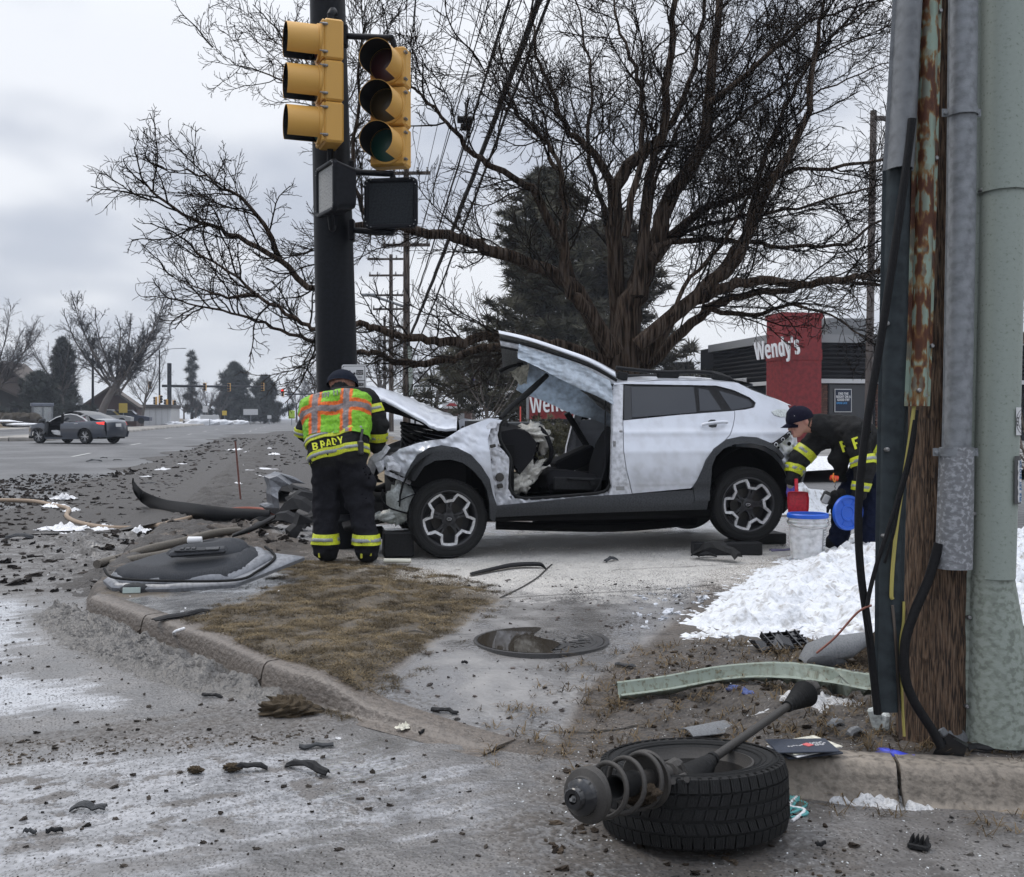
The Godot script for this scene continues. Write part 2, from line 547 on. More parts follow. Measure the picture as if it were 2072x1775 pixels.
	mat("led", Color(0.02, 0.03, 0.25), 0.4)
	M.led.emission_enabled = true; M.led.emission = Color(0.06, 0.1, 0.9); M.led.emission_energy_multiplier = 0.7
	mat("led_lit", Color(0.9, 0.85, 0.6), 0.4)
	M.led_lit.emission_enabled = true; M.led_lit.emission = Color(1.0, 0.9, 0.6); M.led_lit.emission_energy_multiplier = 0.8
	mat("conduit_grey", Color(0.17, 0.18, 0.19), 0.5, 0.0, soft, fine_n, 2.0, 0.15)
	mat("yellow_wire", Color(0.42, 0.36, 0.10), 0.5)
	mat("copper_wire", Color(0.18, 0.06, 0.04), 0.6)
	mat("ink", gray(0.02), 0.7)
	mat("ink_blue", Color(0.04, 0.12, 0.25), 0.7)
	mat("brown_steel", Color(0.07, 0.055, 0.048), 0.6)
	mat("headlining", Color(0.22, 0.22, 0.21), 0.95, 0.0, soft, fine_n, 5.0, 0.3)
	mat("engine", Color(0.018, 0.018, 0.019), 0.6, 0.0, grime, fine_n, 6.0, 0.4)
	mat("lime_print", Color(0.62, 0.66, 0.03), 0.6)
	mat("grey_print", Color(0.24, 0.23, 0.25), 0.6)
	mat("pale_print", Color(0.6, 0.6, 0.6), 0.7)
	mat("vest", W, 0.7, 0.0, soft, lump_n, 6.0, 0.35)
	mat("bucket_white", Color(0.70, 0.71, 0.72), 0.5, 0.0, soft, null, 2.0)
	M.bucket_white.subsurf_scatter_enabled = true; M.bucket_white.subsurf_scatter_strength = 0.15
	mat("lid_blue", Color(0.012, 0.09, 0.48), 0.4)
	mat("scoop_red", Color(0.52, 0.012, 0.03), 0.45, 0.0, soft, null, 5.0)
	mat("white_print", Color(0.75, 0.75, 0.75), 0.6)
	mat("blue_print", Color(0.06, 0.3, 0.62), 0.6)
	mat("stake_pink", Color(0.6, 0.09, 0.07), 0.6)
	mat("far_hedge", W, 0.95, 0.0, grain, lump_n, 3.0, 1.5)
	mat("silver_paint", Color(0.20, 0.208, 0.225), 0.4, 0.2, soft, null, 3.0)
	mat("trim_grey", Color(0.055, 0.058, 0.064), 0.6, 0.0, soft, fine_n, 9.0, 0.15)
	mat("hose_tan", Color(0.28, 0.21, 0.15), 0.8, 0.0, grime, fine_n, 5.0, 0.4)
	mat("hose_red", Color(0.24, 0.075, 0.05), 0.8, 0.0, grime, fine_n, 5.0, 0.4)
	mat("hose_mud", Color(0.13, 0.115, 0.095), 0.9, 0.0, grime, lump_n, 5.0, 0.4)
	mat("stake_dull", Color(0.17, 0.07, 0.055), 0.8)
	mat("teal", Color(0.08, 0.28, 0.28), 0.5)
	mat("purple_bit", Color(0.05, 0.045, 0.09), 0.5)
	mat("turf", Color(0.085, 0.06, 0.032), 0.95, 0.0, grain, lump_n, 9.0, 2.0)
	mat("dusty_grey", Color(0.14, 0.145, 0.15), 0.7, 0.0, grime, fine_n, 6.0, 0.3)
	mat("bent_green", Color(0.20, 0.23, 0.195), 0.6, 0.0, noise_tex("bentrust", 0.02, 4, [[0.0, 0.24, 0.34, 1.0], [Color(0.45, 0.3, 0.18), Color(0.75, 0.7, 0.6), Color(0.96, 0.97, 0.95), Color(1, 1, 1)]]), null, 2.0)
	mat("folder_blue", Color(0.022, 0.03, 0.05), 0.5, 0.0, soft, fine_n, 8.0, 0.2)
	mat("nitrile", Color(0.04, 0.06, 0.50), 0.45)
	mat("nitrile_dark", Color(0.02, 0.05, 0.2), 0.5)
	for k in ["black_steel", "black_plastic", "grey_plastic", "rubber", "dusty_rubber", "seat_cloth", "cloth", "engine", "void", "trim_grey", "conduit_dark", "cable", "bark", "twig", "slat_dark", "dirt_bit", "blade", "earth"]:
		M[k].metallic_specular = 0.25

# --- the lie of the land (street runs along -z, the cross street along x)
const ROAD_D: Array[float] = [0.0, 4.0, 10.0, 20.0, 50.0, 100.0, 300.0, 600.0]
const ROAD_H: Array[float] = [0.0, 0.0, 0.13, 0.22, 0.40, 0.6, 0.9, 1.0]
var corner_outline := PackedVector2Array([Vector2(12, -0.2), Vector2(2.74, -3.69), Vector2(1.9, -4.01), Vector2(0.86, -4.74), Vector2(0.28, -5.41), Vector2(-0.11, -5.85), Vector2(-0.52, -6.63), Vector2(-1.1, -7.55), Vector2(-1.51, -8.2), Vector2(-1.62, -8.8), Vector2(-1.62, -150), Vector2(70, -150), Vector2(70, -0.2)])

func road_height(d: float) -> float:
	if d <= ROAD_D[0]: return ROAD_H[0]
	for k in range(1, 8):
		if d < ROAD_D[k]:
			return lerpf(ROAD_H[k - 1], ROAD_H[k], (d - ROAD_D[k - 1]) / (ROAD_D[k] - ROAD_D[k - 1]))
	return 1.0

func inside_by(poly: PackedVector2Array, x: float, z: float) -> float:
	var best := 1e9
	var within := false
	var m := poly.size()
	for i in m:
		var a := poly[i]; var b := poly[(i + 1) % m]
		var ex := b.x - a.x; var ez := b.y - a.y
		var k := clampf(((x - a.x) * ex + (z - a.y) * ez) / (ex * ex + ez * ez), 0.0, 1.0)
		var dx := x - a.x - ex * k; var dz := z - a.y - ez * k
		best = minf(best, dx * dx + dz * dz)
		if (a.y > z) != (b.y > z) and x < a.x + (z - a.y) / (b.y - a.y) * ex: within = not within
	best = sqrt(best)
	return best if within else -best

func ground_height(x: float, z: float) -> float:
	var s := inside_by(corner_outline, x, z)
	var r := road_height(-z)
	if s <= 0.02:
		if x < -21.2: return r + 0.15
		return r
	var along := (x - 0.95) * 0.358 - (z + 4.65) * 0.934
	var off := absf((x - 0.95) * 0.934 + (z + 4.65) * 0.358)
	var k := smoothstep(-0.1, 1.5, along)
	k = k + (1.0 - k) * smoothstep(0.75, 1.15, off)
	return r + 0.14 * smoothstep(0.02, 0.10, s) * k + 0.03 * smoothstep(6.0, 9.0, -z) * smoothstep(0.0, 1.0, s)

const MAP_X := -5.0
const MAP_Z := -13.5
const MAP_W := 11.5
const MAP_D := 11.1
const MAP_PX := 2000
const MAP_PY := 1930
const COARSE := 0.08

func soft_mask(outlines: Array) -> PackedFloat32Array:
	var w := int(MAP_W / COARSE); var h := int(MAP_D / COARSE)
	var out := PackedFloat32Array()
	out.resize(w * h)
	for j in h:
		for i in w:
			var best := -9.0
			for o in outlines:
				best = maxf(best, inside_by(o, MAP_X + (i + 0.5) * MAP_W / w, MAP_Z + (j + 0.5) * MAP_D / h))
			out[j * w + i] = best
	var im := Image.create_from_data(w, h, false, Image.FORMAT_RF, out.to_byte_array())
	im.resize(MAP_PX, MAP_PY, Image.INTERPOLATE_BILINEAR)
	return im.get_data().to_float32_array()

func noise_bytes(freq: float, octaves: int, seed_: int, kind := FastNoiseLite.TYPE_SIMPLEX, narrow := 1.0) -> PackedByteArray:
	var f := FastNoiseLite.new()
	f.noise_type = kind; f.frequency = freq; f.fractal_octaves = octaves; f.seed = seed_
	if octaves < 2: f.fractal_type = FastNoiseLite.FRACTAL_NONE
	var im := f.get_image(int(MAP_PX / narrow), MAP_PY)
	im.convert(Image.FORMAT_L8)
	if narrow != 1.0: im.resize(MAP_PX, MAP_PY, Image.INTERPOLATE_BILINEAR)
	return im.get_data()

func outline(a: Array) -> PackedVector2Array:
	var o := PackedVector2Array()
	for k in range(0, a.size(), 2): o.append(Vector2(a[k], a[k + 1]))
	return o

func corner_map() -> StandardMaterial3D:
	var isle := soft_mask([corner_outline])
	var walk := soft_mask([outline([0.28, -5.38, 1.16, -4.77, 1.42, -5.33, 1.95, -6.0, 2.6, -7.0, 3.3, -8.4, 4.53, -9.2, 9, -10, 9, -12.2, -0.5, -12.2, 0.3, -10.4, 1.07, -8.86, 1.40, -7.55])])
	var lawn := soft_mask([outline([-0.74, -7.0, -0.3, -6.15, 0.28, -5.43, 1.4, -7.55, 1.07, -8.7, 0.4, -9.4, -0.3, -9.3, -0.05, -8.4]), outline([-1.35, -8.3, -0.9, -7.9, -0.5, -9.3, -1.2, -9.5])])
	var pad := soft_mask([outline([-1.55, -8.4, -0.92, -7.0, -0.62, -7.1, 0.10, -8.4, -0.01, -9.2, -0.5, -9.0, -1.2, -8.0])])
	var mud := soft_mask([outline([-1.6, -8.6, -2.3, -9.3, -4.0, -12.0, -4.6, -14.5, 0.3, -14.5, 0.2, -10.2, -0.4, -9.3])])
	var soil := soft_mask([outline([1.15, -4.75, 1.5, -5.1, 2.2, -6.1, 2.9, -6.4, 9, -7.2, 9, -1.5, 2.74, -3.8, 1.9, -4.1, 1.62, -4.1, 1.9, -3.3, 1.2, -3.05, 0.75, -3.35, 0.8, -3.9])])
	var salt := soft_mask([outline([0.5, -9.35, 1.2, -8.3, 2.2, -7.75, 3.3, -7.8, 4.2, -8.6, 4.4, -10.8, 0.9, -10.8])])
	var grit := soft_mask([outline([-3.2, -5.3, -1.2, -5.45, -0.3, -5.7, 0.2, -5.3, 0.0, -5.05, -1.2, -5.1, -3.2, -4.85])])
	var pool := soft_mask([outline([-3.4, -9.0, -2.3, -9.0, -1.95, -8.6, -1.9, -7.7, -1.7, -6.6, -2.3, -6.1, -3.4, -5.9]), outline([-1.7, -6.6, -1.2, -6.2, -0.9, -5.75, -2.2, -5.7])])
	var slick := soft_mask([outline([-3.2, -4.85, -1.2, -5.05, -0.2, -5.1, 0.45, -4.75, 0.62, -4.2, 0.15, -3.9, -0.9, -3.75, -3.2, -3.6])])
	var n_big := noise_bytes(0.004, 4, 3)
	var n_mid := noise_bytes(0.02, 4, 4)
	var n_fine := noise_bytes(0.12, 2, 5)
	var n_grain := noise_bytes(0.45, 1, 6)
	var n_clump := noise_bytes(0.06, 3, 8, FastNoiseLite.TYPE_CELLULAR)
	var n_streak := noise_bytes(0.035, 4, 9, FastNoiseLite.TYPE_SIMPLEX, 4.0)
	var color := PackedByteArray(); color.resize(MAP_PX * MAP_PY * 3)
	var rough := PackedByteArray(); rough.resize(MAP_PX * MAP_PY)
	var tall := PackedByteArray(); tall.resize(MAP_PX * MAP_PY)
	var to_srgb := PackedByteArray(); to_srgb.resize(1025)
	for k in 1025:
		to_srgb[k] = int(roundf(255.0 * Color(k / 1024.0, 0, 0).linear_to_srgb().r))
	for j in MAP_PY:
		for i in MAP_PX:
			var q := j * MAP_PX + i
			var big := n_big[q] / 255.0 - 0.5
			var mid := n_mid[q] / 255.0 - 0.5
			var fine := n_fine[q] / 255.0 - 0.5
			var grain := n_grain[q] / 255.0
			var stk := n_streak[((j + i / 3) % MAP_PY) * MAP_PX + i] / 255.0 - 0.5
			var wob := big * 0.35 + mid * 0.25
			var r := 0.098; var g := 0.092; var b := 0.088   
			var ro := 0.42 + mid * 0.3
			var hi := 0.4 + fine * 0.25 + mid * 0.15
			var k := 1.0 + big * 0.5 + mid * 0.5 + (grain - 0.5) * 0.5
			r *= k; g *= k; b *= k
			var dirty := 0.0
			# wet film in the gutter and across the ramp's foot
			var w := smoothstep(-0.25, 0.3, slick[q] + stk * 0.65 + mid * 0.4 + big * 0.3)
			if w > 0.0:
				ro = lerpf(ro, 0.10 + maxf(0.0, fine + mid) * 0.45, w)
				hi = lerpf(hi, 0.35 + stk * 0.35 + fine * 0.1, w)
				var wl := clampf(0.22 + stk * 0.12 + fine * 0.16 + mid * 0.14, 0.05, 1.0)  # real wet film, but its pale sky sheen is painted into the colour
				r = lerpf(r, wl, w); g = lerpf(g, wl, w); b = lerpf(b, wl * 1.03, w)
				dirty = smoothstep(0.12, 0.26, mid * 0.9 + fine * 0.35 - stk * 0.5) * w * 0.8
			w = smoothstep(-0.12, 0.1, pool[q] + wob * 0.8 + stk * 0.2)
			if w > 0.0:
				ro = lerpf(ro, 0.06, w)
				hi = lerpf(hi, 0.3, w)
				r = lerpf(r, 0.33, w); g = lerpf(g, 0.335, w); b = lerpf(b, 0.35, w)  # puddle water coloured pale: the reflected sky is painted in
			w = smoothstep(-0.1, 0.12, grit[q] + wob * 0.7 + stk * 0.3)
			dirty = maxf(dirty, w * (0.65 + fine * 0.8))
			w = smoothstep(-0.35, 0.5, mud[q] + wob * 1.4)
			if w > 0.0:
				var e := w * clampf(0.8 + fine + mid, 0.0, 1.0)
				r = lerpf(r, 0.045 + fine * 0.03, e); g = lerpf(g, 0.040 + fine * 0.027, e); b = lerpf(b, 0.036 + fine * 0.025, e)
				ro = lerpf(ro, 0.75 + mid * 0.5, e); hi = lerpf(hi, 0.5 + mid * 0.5 + fine * 0.4, e)
			if isle[q] > 0.03:
				var s := smoothstep(-0.05, 0.06, walk[q] + wob * 0.12)
				# earth where nothing else lies
				var er := 0.058 + mid * 0.05 + (grain - 0.5) * 0.06; var eg := er * 0.78; var eb := er * 0.6
				var ar := 0.15 * (1.0 + big * 0.6 + mid * 0.3 + (grain - 0.5) * 0.22)
				r = lerpf(er, ar, s); g = lerpf(eg, ar * 0.955, s); b = lerpf(eb, ar * 0.915, s)
				ro = lerpf(0.95, clampf(0.24 + big * 0.55 + mid * 0.4, 0.12, 0.8), s)
				hi = lerpf(0.45 + mid * 0.5 + fine * 0.4, 0.45 + fine * 0.12, s)
				w = smoothstep(-0.04, 0.06, pad[q] + wob * 0.3)
				r = lerpf(r, 0.13 + stk * 0.1, w); g = lerpf(g, 0.13 + stk * 0.1, w); b = lerpf(b, 0.13 + stk * 0.1, w)
				ro = lerpf(ro, 0.12 + maxf(0.0, mid) * 0.4, w); hi = lerpf(hi, 0.4 + stk * 0.2, w)
				w = smoothstep(-0.06, 0.08, lawn[q] + wob * 0.5)
				var la := 0.062 + mid * 0.05 + (grain - 0.5) * 0.06
				r = lerpf(r, la, w); g = lerpf(g, la * 0.74, w); b = lerpf(b, la * 0.43, w)
				ro = lerpf(ro, 0.95, w); hi = lerpf(hi, 0.5 + grain * 0.3 + mid * 0.3, w)
			# torn-up earth strewn over walk and road
			w = smoothstep(-0.25, 0.3, soil[q] + wob * 1.1 + fine * 0.3)
			dirty = maxf(dirty, w * smoothstep(-0.25, 0.1, mid + fine * 0.6 + w * 0.18))
			w = dirty
			if w > 0.0:
				var dk := 0.034 + mid * 0.026 + (grain - 0.5) * 0.035
				r = lerpf(r, dk * 1.05, w); g = lerpf(g, dk * 0.82, w); b = lerpf(b, dk * 0.62, w)
				ro = lerpf(ro, 0.9, w); hi = lerpf(hi, 0.55 + mid * 0.6 + fine * 0.5, w)
			if walk[q] < 0.0 and (grain < 0.10 + mid * 0.12 or (n_clump[q] < 26 + mid * 60.0 and fine > -0.1)):
				r *= 0.3; g *= 0.28; b *= 0.26; ro = 0.8; hi += 0.2
			# pale absorbent granules round the car
			w = smoothstep(-0.5, 0.25, salt[q] + wob * 0.9)
			if w > 0.0 and grain + fine * 0.3 + mid * 0.2 > 0.84 - w * 0.55:
				r = 0.46; g = 0.44; b = 0.405
				ro = 0.9; hi += 0.15
			elif grain > 0.93 and n_clump[q] > 150:
				r = lerpf(r, 0.34, 0.6); g = lerpf(g, 0.33, 0.6); b = lerpf(b, 0.31, 0.6)
			color[q * 3] = to_srgb[int(clampf(r, 0.004, 1.0) * 1024.0)]
			color[q * 3 + 1] = to_srgb[int(clampf(g, 0.004, 1.0) * 1024.0)]
			color[q * 3 + 2] = to_srgb[int(clampf(b, 0.004, 1.0) * 1024.0)]
			rough[q] = int(clampf(ro, 0.03, 1.0) * 255.0)
			tall[q] = int(clampf(hi, 0.0, 1.0) * 255.0)
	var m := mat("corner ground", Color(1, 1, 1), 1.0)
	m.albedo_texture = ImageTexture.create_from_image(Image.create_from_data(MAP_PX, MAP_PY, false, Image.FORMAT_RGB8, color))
	m.roughness_texture = ImageTexture.create_from_image(Image.create_from_data(MAP_PX, MAP_PY, false, Image.FORMAT_L8, rough))
	var bump := Image.create_from_data(MAP_PX, MAP_PY, false, Image.FORMAT_L8, tall)
	bump.convert(Image.FORMAT_RGBA8)
	bump.bump_map_to_normal_map(3.0)
	m.normal_enabled = true
	m.normal_texture = ImageTexture.create_from_image(bump)
	m.normal_scale = 0.8
	m.metallic_specular = 0.95
	return m

func sheet(x0: float, x1: float, z0: float, z1: float, nx: int, nz: int, lift: Callable, uv := false) -> Builder:
	var b := Builder.new()
	var i0 := 0
	for j in nz + 1:
		for i in nx + 1:
			var x := lerpf(x0, x1, i / float(nx)); var z := lerpf(z0, z1, j / float(nz))
			b.vert(Vector3(x, lift.call(x, z), z), Vector3.UP, Vector2((x - MAP_X) / MAP_W, (z - MAP_Z) / MAP_D))
	for j in nz:
		for i in nx:
			var k := j * (nx + 1) + i
			b.ix.append_array([k, k + 1, k + nx + 2, k, k + nx + 2, k + nx + 1])
	b.smooth(0, 0)
	return b

# a heap: earth, slush or snow lying on the ground within an outline, ragged where it thins out
func heap(called: String, ring: PackedVector2Array, high: float, m: Material, step: float, freq: float, ragged: float, seed_: int, slope := 0.35, kind := "stuff") -> MeshInstance3D:
	var f := smooth_noise(freq, 4, seed_)
	var f2 := smooth_noise(freq * 5.0, 2, seed_ + 1)
	var lo := ring[0]; var hi := ring[0]
	for p in ring:
		lo = lo.min(p); hi = hi.max(p)
	lo -= Vector2(0.3, 0.3); hi += Vector2(0.3, 0.3)
	var nx := int((hi.x - lo.x) / step); var nz := int((hi.y - lo.y) / step)
	var b := Builder.new()
	var at := PackedInt32Array(); at.resize((nx + 1) * (nz + 1))
	var hs := PackedFloat32Array(); hs.resize(at.size())
	for j in nz + 1:
		for i in nx + 1:
			var x := lo.x + i * step; var z := lo.y + j * step
			var s := inside_by(ring, x, z)
			hs[j * (nx + 1) + i] = high * (smoothstep(-0.05, slope, s) * (0.75 + ragged * f.get_noise_2d(x, z) * 0.75) + ragged * 0.16 * f2.get_noise_2d(x, z)) - high * 0.12 - smoothstep(0.0, -0.2, s) * high
			at[j * (nx + 1) + i] = -1
	for j in nz:
		for i in nx:
			var k := j * (nx + 1) + i
			if maxf(maxf(hs[k], hs[k + 1]), maxf(hs[k + nx + 1], hs[k + nx + 2])) < 0.0: continue
			var q := [k, k + 1, k + nx + 2, k + nx + 1]
			for e in 4:
				if at[q[e]] < 0:
					var x: float = lo.x + (q[e] % (nx + 1)) * step; var z: float = lo.y + (q[e] / (nx + 1)) * step
					at[q[e]] = b.vert(Vector3(x, ground_height(x, z) + maxf(hs[q[e]], -0.02), z), Vector3.UP)
			b.ix.append_array([at[q[0]], at[q[1]], at[q[2]], at[q[0]], at[q[2]], at[q[3]]])
	b.smooth(0, 0)
	var o := obj(called, b, m)
	o.set_meta("kind", kind)
	return o

func scatter(called: String, shape: Mesh, m: Material, places: Array, tints := []) -> MultiMeshInstance3D:
	var mm := MultiMesh.new()
	mm.transform_format = MultiMesh.TRANSFORM_3D
	mm.use_colors = not tints.is_empty()
	mm.mesh = shape
	mm.instance_count = places.size()
	for k in places.size():
		mm.set_instance_transform(k, places[k])
		if tints: mm.set_instance_color(k, tints[k])
	var o := MultiMeshInstance3D.new()
	o.name = numbered(called)
	o.multimesh = mm
	o.material_override = m
	o.set_meta("kind", "stuff")
	add_child(o)
	return o

# the curb: short lengths of cast concrete with a joint between them
func curb(called: String, label: String, line: Array, wide: float, m: Material, sink := 0.0) -> void:
	var pts := []
	for p in line: pts.append(Vector3(p.x, 0, p.y))
	var fine := bezier(pts, 10)
	var o := thing(called, label, "curb", Vector3(line[0].x, 0, line[0].y))
	var run := []
	var gone := 0.0
	for k in fine.size():
		run.append(fine[k])
		if k > 0: gone += fine[k].distance_to(fine[k - 1])
		if (gone > 1.6 or k == fine.size() - 1) and run.size() > 1:
			var b := Builder.new()
			var rows := []
			for e in run.size():
				var d: Vector3 = (run[min(e + 1, run.size() - 1)] - run[max(e - 1, 0)]).normalized()
				var inw := Vector3(-d.z, 0, d.x)
				var p: Vector3 = run[e] + d * (0.008 if e == 0 else -0.008 if e == run.size() - 1 else 0.0)
				var lowr := road_height(-p.z)
				var tp: Vector3 = p + inw * 0.13
				var top := maxf(ground_height(tp.x, tp.z) + 0.008, lowr + 0.012)
				var row := PackedVector3Array()
				for s in [[-0.10, -0.05], [-0.03, -0.01], [-0.012, 0.2], [0.0, 0.62], [0.012, 0.86], [0.03, 0.97], [0.055, 1.0], [0.10, 1.0], [wide, 0.99], [wide + 0.01, 0.6]]:
					row.append(Vector3(p.x + inw.x * s[0], lerpf(lowr, top, s[1]), p.z + inw.z * s[0]) - o.position)
				rows.append(row)
			b.loft(rows)
			b.fan(Array(rows[0])); b.fan(Array(rows[-1]))
			obj("curb_block", b, m, o)
			run = [fine[k]]
			gone = 0.0

func build_ground() -> void:
	var lift := func(x: float, z: float) -> float: return ground_height(x, z)
	var rumple := smooth_noise(1.5, 4, 21)
	var rumple2 := smooth_noise(9.0, 2, 22)
	var soil_ring := outline([1.3, -4.9, 2.2, -6.1, 3.0, -6.4, 6.3, -6.4, 6.3, -2.8, 2.74, -3.95, 1.9, -4.3])
	var lawn_ring := outline([-0.74, -7.0, -0.3, -6.15, 0.28, -5.43, 1.4, -7.55, 1.07, -8.7, 0.4, -9.4, -0.3, -9.3, -0.05, -8.4])
	var mud_ring := outline([-1.5, -8.8, -2.0, -9.5, -3.2, -13.5, 0.0, -13.5, 0.2, -10.2, -0.6, -9.4])
	var near := func(x: float, z: float) -> float:
		var h := ground_height(x, z)
		var r := rumple.get_noise_2d(x, z); var r2 := rumple2.get_noise_2d(x, z)
		h += 0.03 * smoothstep(-0.1, 0.4, inside_by(soil_ring, x, z)) * (0.4 + r + r2 * 0.7)
		h += 0.03 * smoothstep(-0.1, 0.2, inside_by(lawn_ring, x, z)) * (0.6 + r)
		h += 0.05 * smoothstep(-0.2, 0.6, inside_by(mud_ring, x, z)) * (0.3 + r + r2 * 0.6)
		return h + r * 0.006
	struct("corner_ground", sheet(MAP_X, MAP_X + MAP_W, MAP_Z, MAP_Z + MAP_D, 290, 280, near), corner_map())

	# everything further off: one sheet to the horizon in widening rows, a little lower under the corner sheet
	var b := Builder.new()
	var xs := [-900.0, -400.0, -150.0, -80.0, -50.0, -35.0, -25.0, -21.3, -21.15, -21.0, -15.0, -10.0, -7.0, -5.0, -3.0, -1.72, -1.62, -1.5, 0.0, 2.0, 4.0, 6.5, 9.0, 14.0, 25.0, 45.0, 70.0, 150.0, 400.0, 900.0]
	var zs := [60.0, 20.0, 5.0, -1.0, -2.4, -4.0, -6.0, -8.0, -10.0, -11.5, -13.5, -15.0, -17.0, -20.0, -24.0, -30.0, -38.0, -50.0, -65.0, -80.0, -100.0, -130.0, -149.0, -151.0, -200.0, -300.0, -600.0, -1500.0]
	for z in zs:
		for x in xs:
			var under: bool = x > MAP_X - 0.1 and x < MAP_X + MAP_W + 0.1 and z > MAP_Z - 0.1 and z < MAP_Z + MAP_D + 0.1
			b.vert(Vector3(x, ground_height(x, z) - (0.12 if under else 0.004), z), Vector3.UP)
	for j in zs.size() - 1:
		for i in xs.size() - 1:
			var k: int = j * xs.size() + i
			b.ix.append_array([k, k + 1, k + xs.size() + 1, k, k + xs.size() + 1, k + xs.size()])
	b.smooth(0, 0)
	struct("ground", b, M.asphalt)

	# the far verges: brown winter grass across the street, a pavement, the lots behind the tree
	var strip := func(called: String, x0: float, x1: float, z0: float, z1: float, up: float, m: Material, nz: int, wave := 0.0) -> void:
		var f := smooth_noise(0.15, 3, 5)
		var s := Builder.new()
		var rows := []
		for j in nz + 1:
			var row := PackedVector3Array()
			var z := lerpf(z0, z1, j / float(nz))
			for i in 9:
				var x := lerpf(x0, x1, i / 8.0)
				row.append(Vector3(x + (f.get_noise_2d(z, 3.0 if i == 0 else 90.0) * wave if i == 0 or i == 8 else 0.0), ground_height(x, z) + up * sin(PI * i / 8.0) + 0.004, z))
			rows.append(row)
		s.loft(rows)
		struct(called, s, m)
	strip.call("far_pavement", -24.5, -21.4, -30, -300, 0.02, M.pale_concrete, 20)
	strip.call("far_lawn", -75, -24.6, -30, -300, 1.6, M.far_grass, 24, 1.0)
	strip.call("parking_lot", 5.0, 60.0, -24.0, -120.0, 0.02, M.lot, 12)
	strip.call("verge_lawn", 0.9, 4.6, -17.5, -140.0, 0.04, M.far_grass, 30, 0.6)
	strip.call("mud_verge", -4.2, 1.4, -13.3, -75.0, 0.02, M.mud, 90, 1.0)
	strip.call("lot_snow", 6.0, 16.0, -18.0, -23.0, 0.25, M.snow, 10, 0.8)
	# the median across the street with its raised nose
	var md := Builder.new()
	var rows := []
	for j in 26:
		var z := -56.0 - pow(j / 25.0, 2.0) * 240.0
		var half := 1.6 * sqrt(clampf(j / 2.0, 0.0, 1.0)) + 0.02
		var row := PackedVector3Array()
		for s in [[-1.0, 0.0], [-0.97, 0.14], [-0.9, 0.16], [0.0, 0.2], [0.9, 0.16], [0.97, 0.14], [1.0, 0.0]]:
			row.append(Vector3(-13.6 + s[0] * half, road_height(-z) + s[1], z))
		rows.append(row)
	md.loft(rows)
	struct("road_median", md, M.pale_concrete)

	# lane dashes and stop line, worn
	var paint := Builder.new()
	for line in [[-3.55, -24.6], [-6.9, -36.0]]:
		for k in 9:
			var z: float = line[1] - (k - (1 if line[0] < -5 else 0)) * 12.2
			if z > -14.0: continue
			var a := road_height(-z) + 0.006; var e := road_height(-z + 3.1) + 0.006
			paint.quad(Vector3(line[0] - 0.06, a, z), Vector3(line[0] + 0.06, a, z), Vector3(line[0] + 0.06, e, z - 3.1), Vector3(line[0] - 0.06, e, z - 3.1))
	struct("road_marking", paint, M.road_paint)

	# curbs
	curb("corner_curb", "muddy concrete curb curving from the wet ramp round the dead grass", [Vector2(0.86, -4.74), Vector2(0.28, -5.41), Vector2(-0.11, -5.85), Vector2(-0.52, -6.63), Vector2(-1.1, -7.55), Vector2(-1.47, -8.15)], 0.16, M.curb)
	curb("roadside_curb", "pale concrete curb in front of the wooden utility pole", [Vector2(7.0, -2.08), Vector2(5.0, -2.83), Vector2(3.6, -3.36), Vector2(2.74, -3.69), Vector2(2.3, -3.84), Vector2(1.78, -4.06)], 0.17, M.pale_curb)

	# slush and mud thrown up along the curb, earth by the pole, snow on the right
	heap("gutter_slush", outline([-1.7, -8.6, -1.25, -7.95, -0.75, -7.05, -0.30, -6.3, 0.05, -5.78, -0.1, -5.66, -0.55, -5.95, -1.0, -6.5, -1.5, -7.3, -1.9, -8.3]), 0.13, M.slush, 0.022, 4.5, 1.0, 31, 0.25)
	heap("mud_ridge", outline([-1.75, -8.9, -1.3, -9.1, -0.9, -10.6, -0.5, -13.3, -0.9, -22, -1.9, -22, -1.6, -13, -2.0, -9.6]), 0.07, M.mud, 0.05, 2.5, 1.1, 41, 0.4)
	heap("snow_bank", outline([2.1, -6.0, 2.8, -5.85, 3.3, -5.5, 4.6, -5.2, 8.5, -5.5, 9.5, -10.3, 5.6, -10.5, 4.6, -9.5, 3.5, -8.3, 2.9, -7.5, 2.35, -6.8]), 0.17, M.snow, 0.03, 2.2, 1.0, 51, 0.9)
	heap("snow_strip", outline([1.2, -12.6, 9, -12.2, 9, -14.0, 1.0, -14.2]), 0.3, M.snow, 0.08, 1.2, 0.8, 53, 0.7)
	heap("earth_mound", outline([2.75, -5.35, 3.15, -5.0, 3.8, -4.7, 4.8, -4.75, 4.9, -5.5, 3.6, -5.9, 3.0, -5.9]), 0.24, M.earth, 0.025, 3.0, 0.7, 61, 0.5)
	heap("dirty_snow", outline([2.0, -4.62, 2.2, -4.85, 2.5, -4.9, 2.62, -4.7, 2.35, -4.5]), 0.10, M.gritty_snow, 0.012, 6.0, 0.8, 71, 0.2)
	heap("curb_snow", outline([2.05, -3.93, 2.2, -3.95, 2.4, -3.85, 2.38, -3.78, 2.2, -3.82]), 0.05, M.gritty_snow, 0.012, 11.0, 1.2, 73, 0.06)
	heap("street_mud_clods", outline([-0.4, -13, -0.5, -30, -1.5, -60, -2.4, -60, -2.2, -30, -1.7, -13]), 0.07, M.mud, 0.12, 1.2, 1.2, 43, 0.5)

	# sidewalk joints, as dark open gaps between slabs
	var joint := Builder.new()
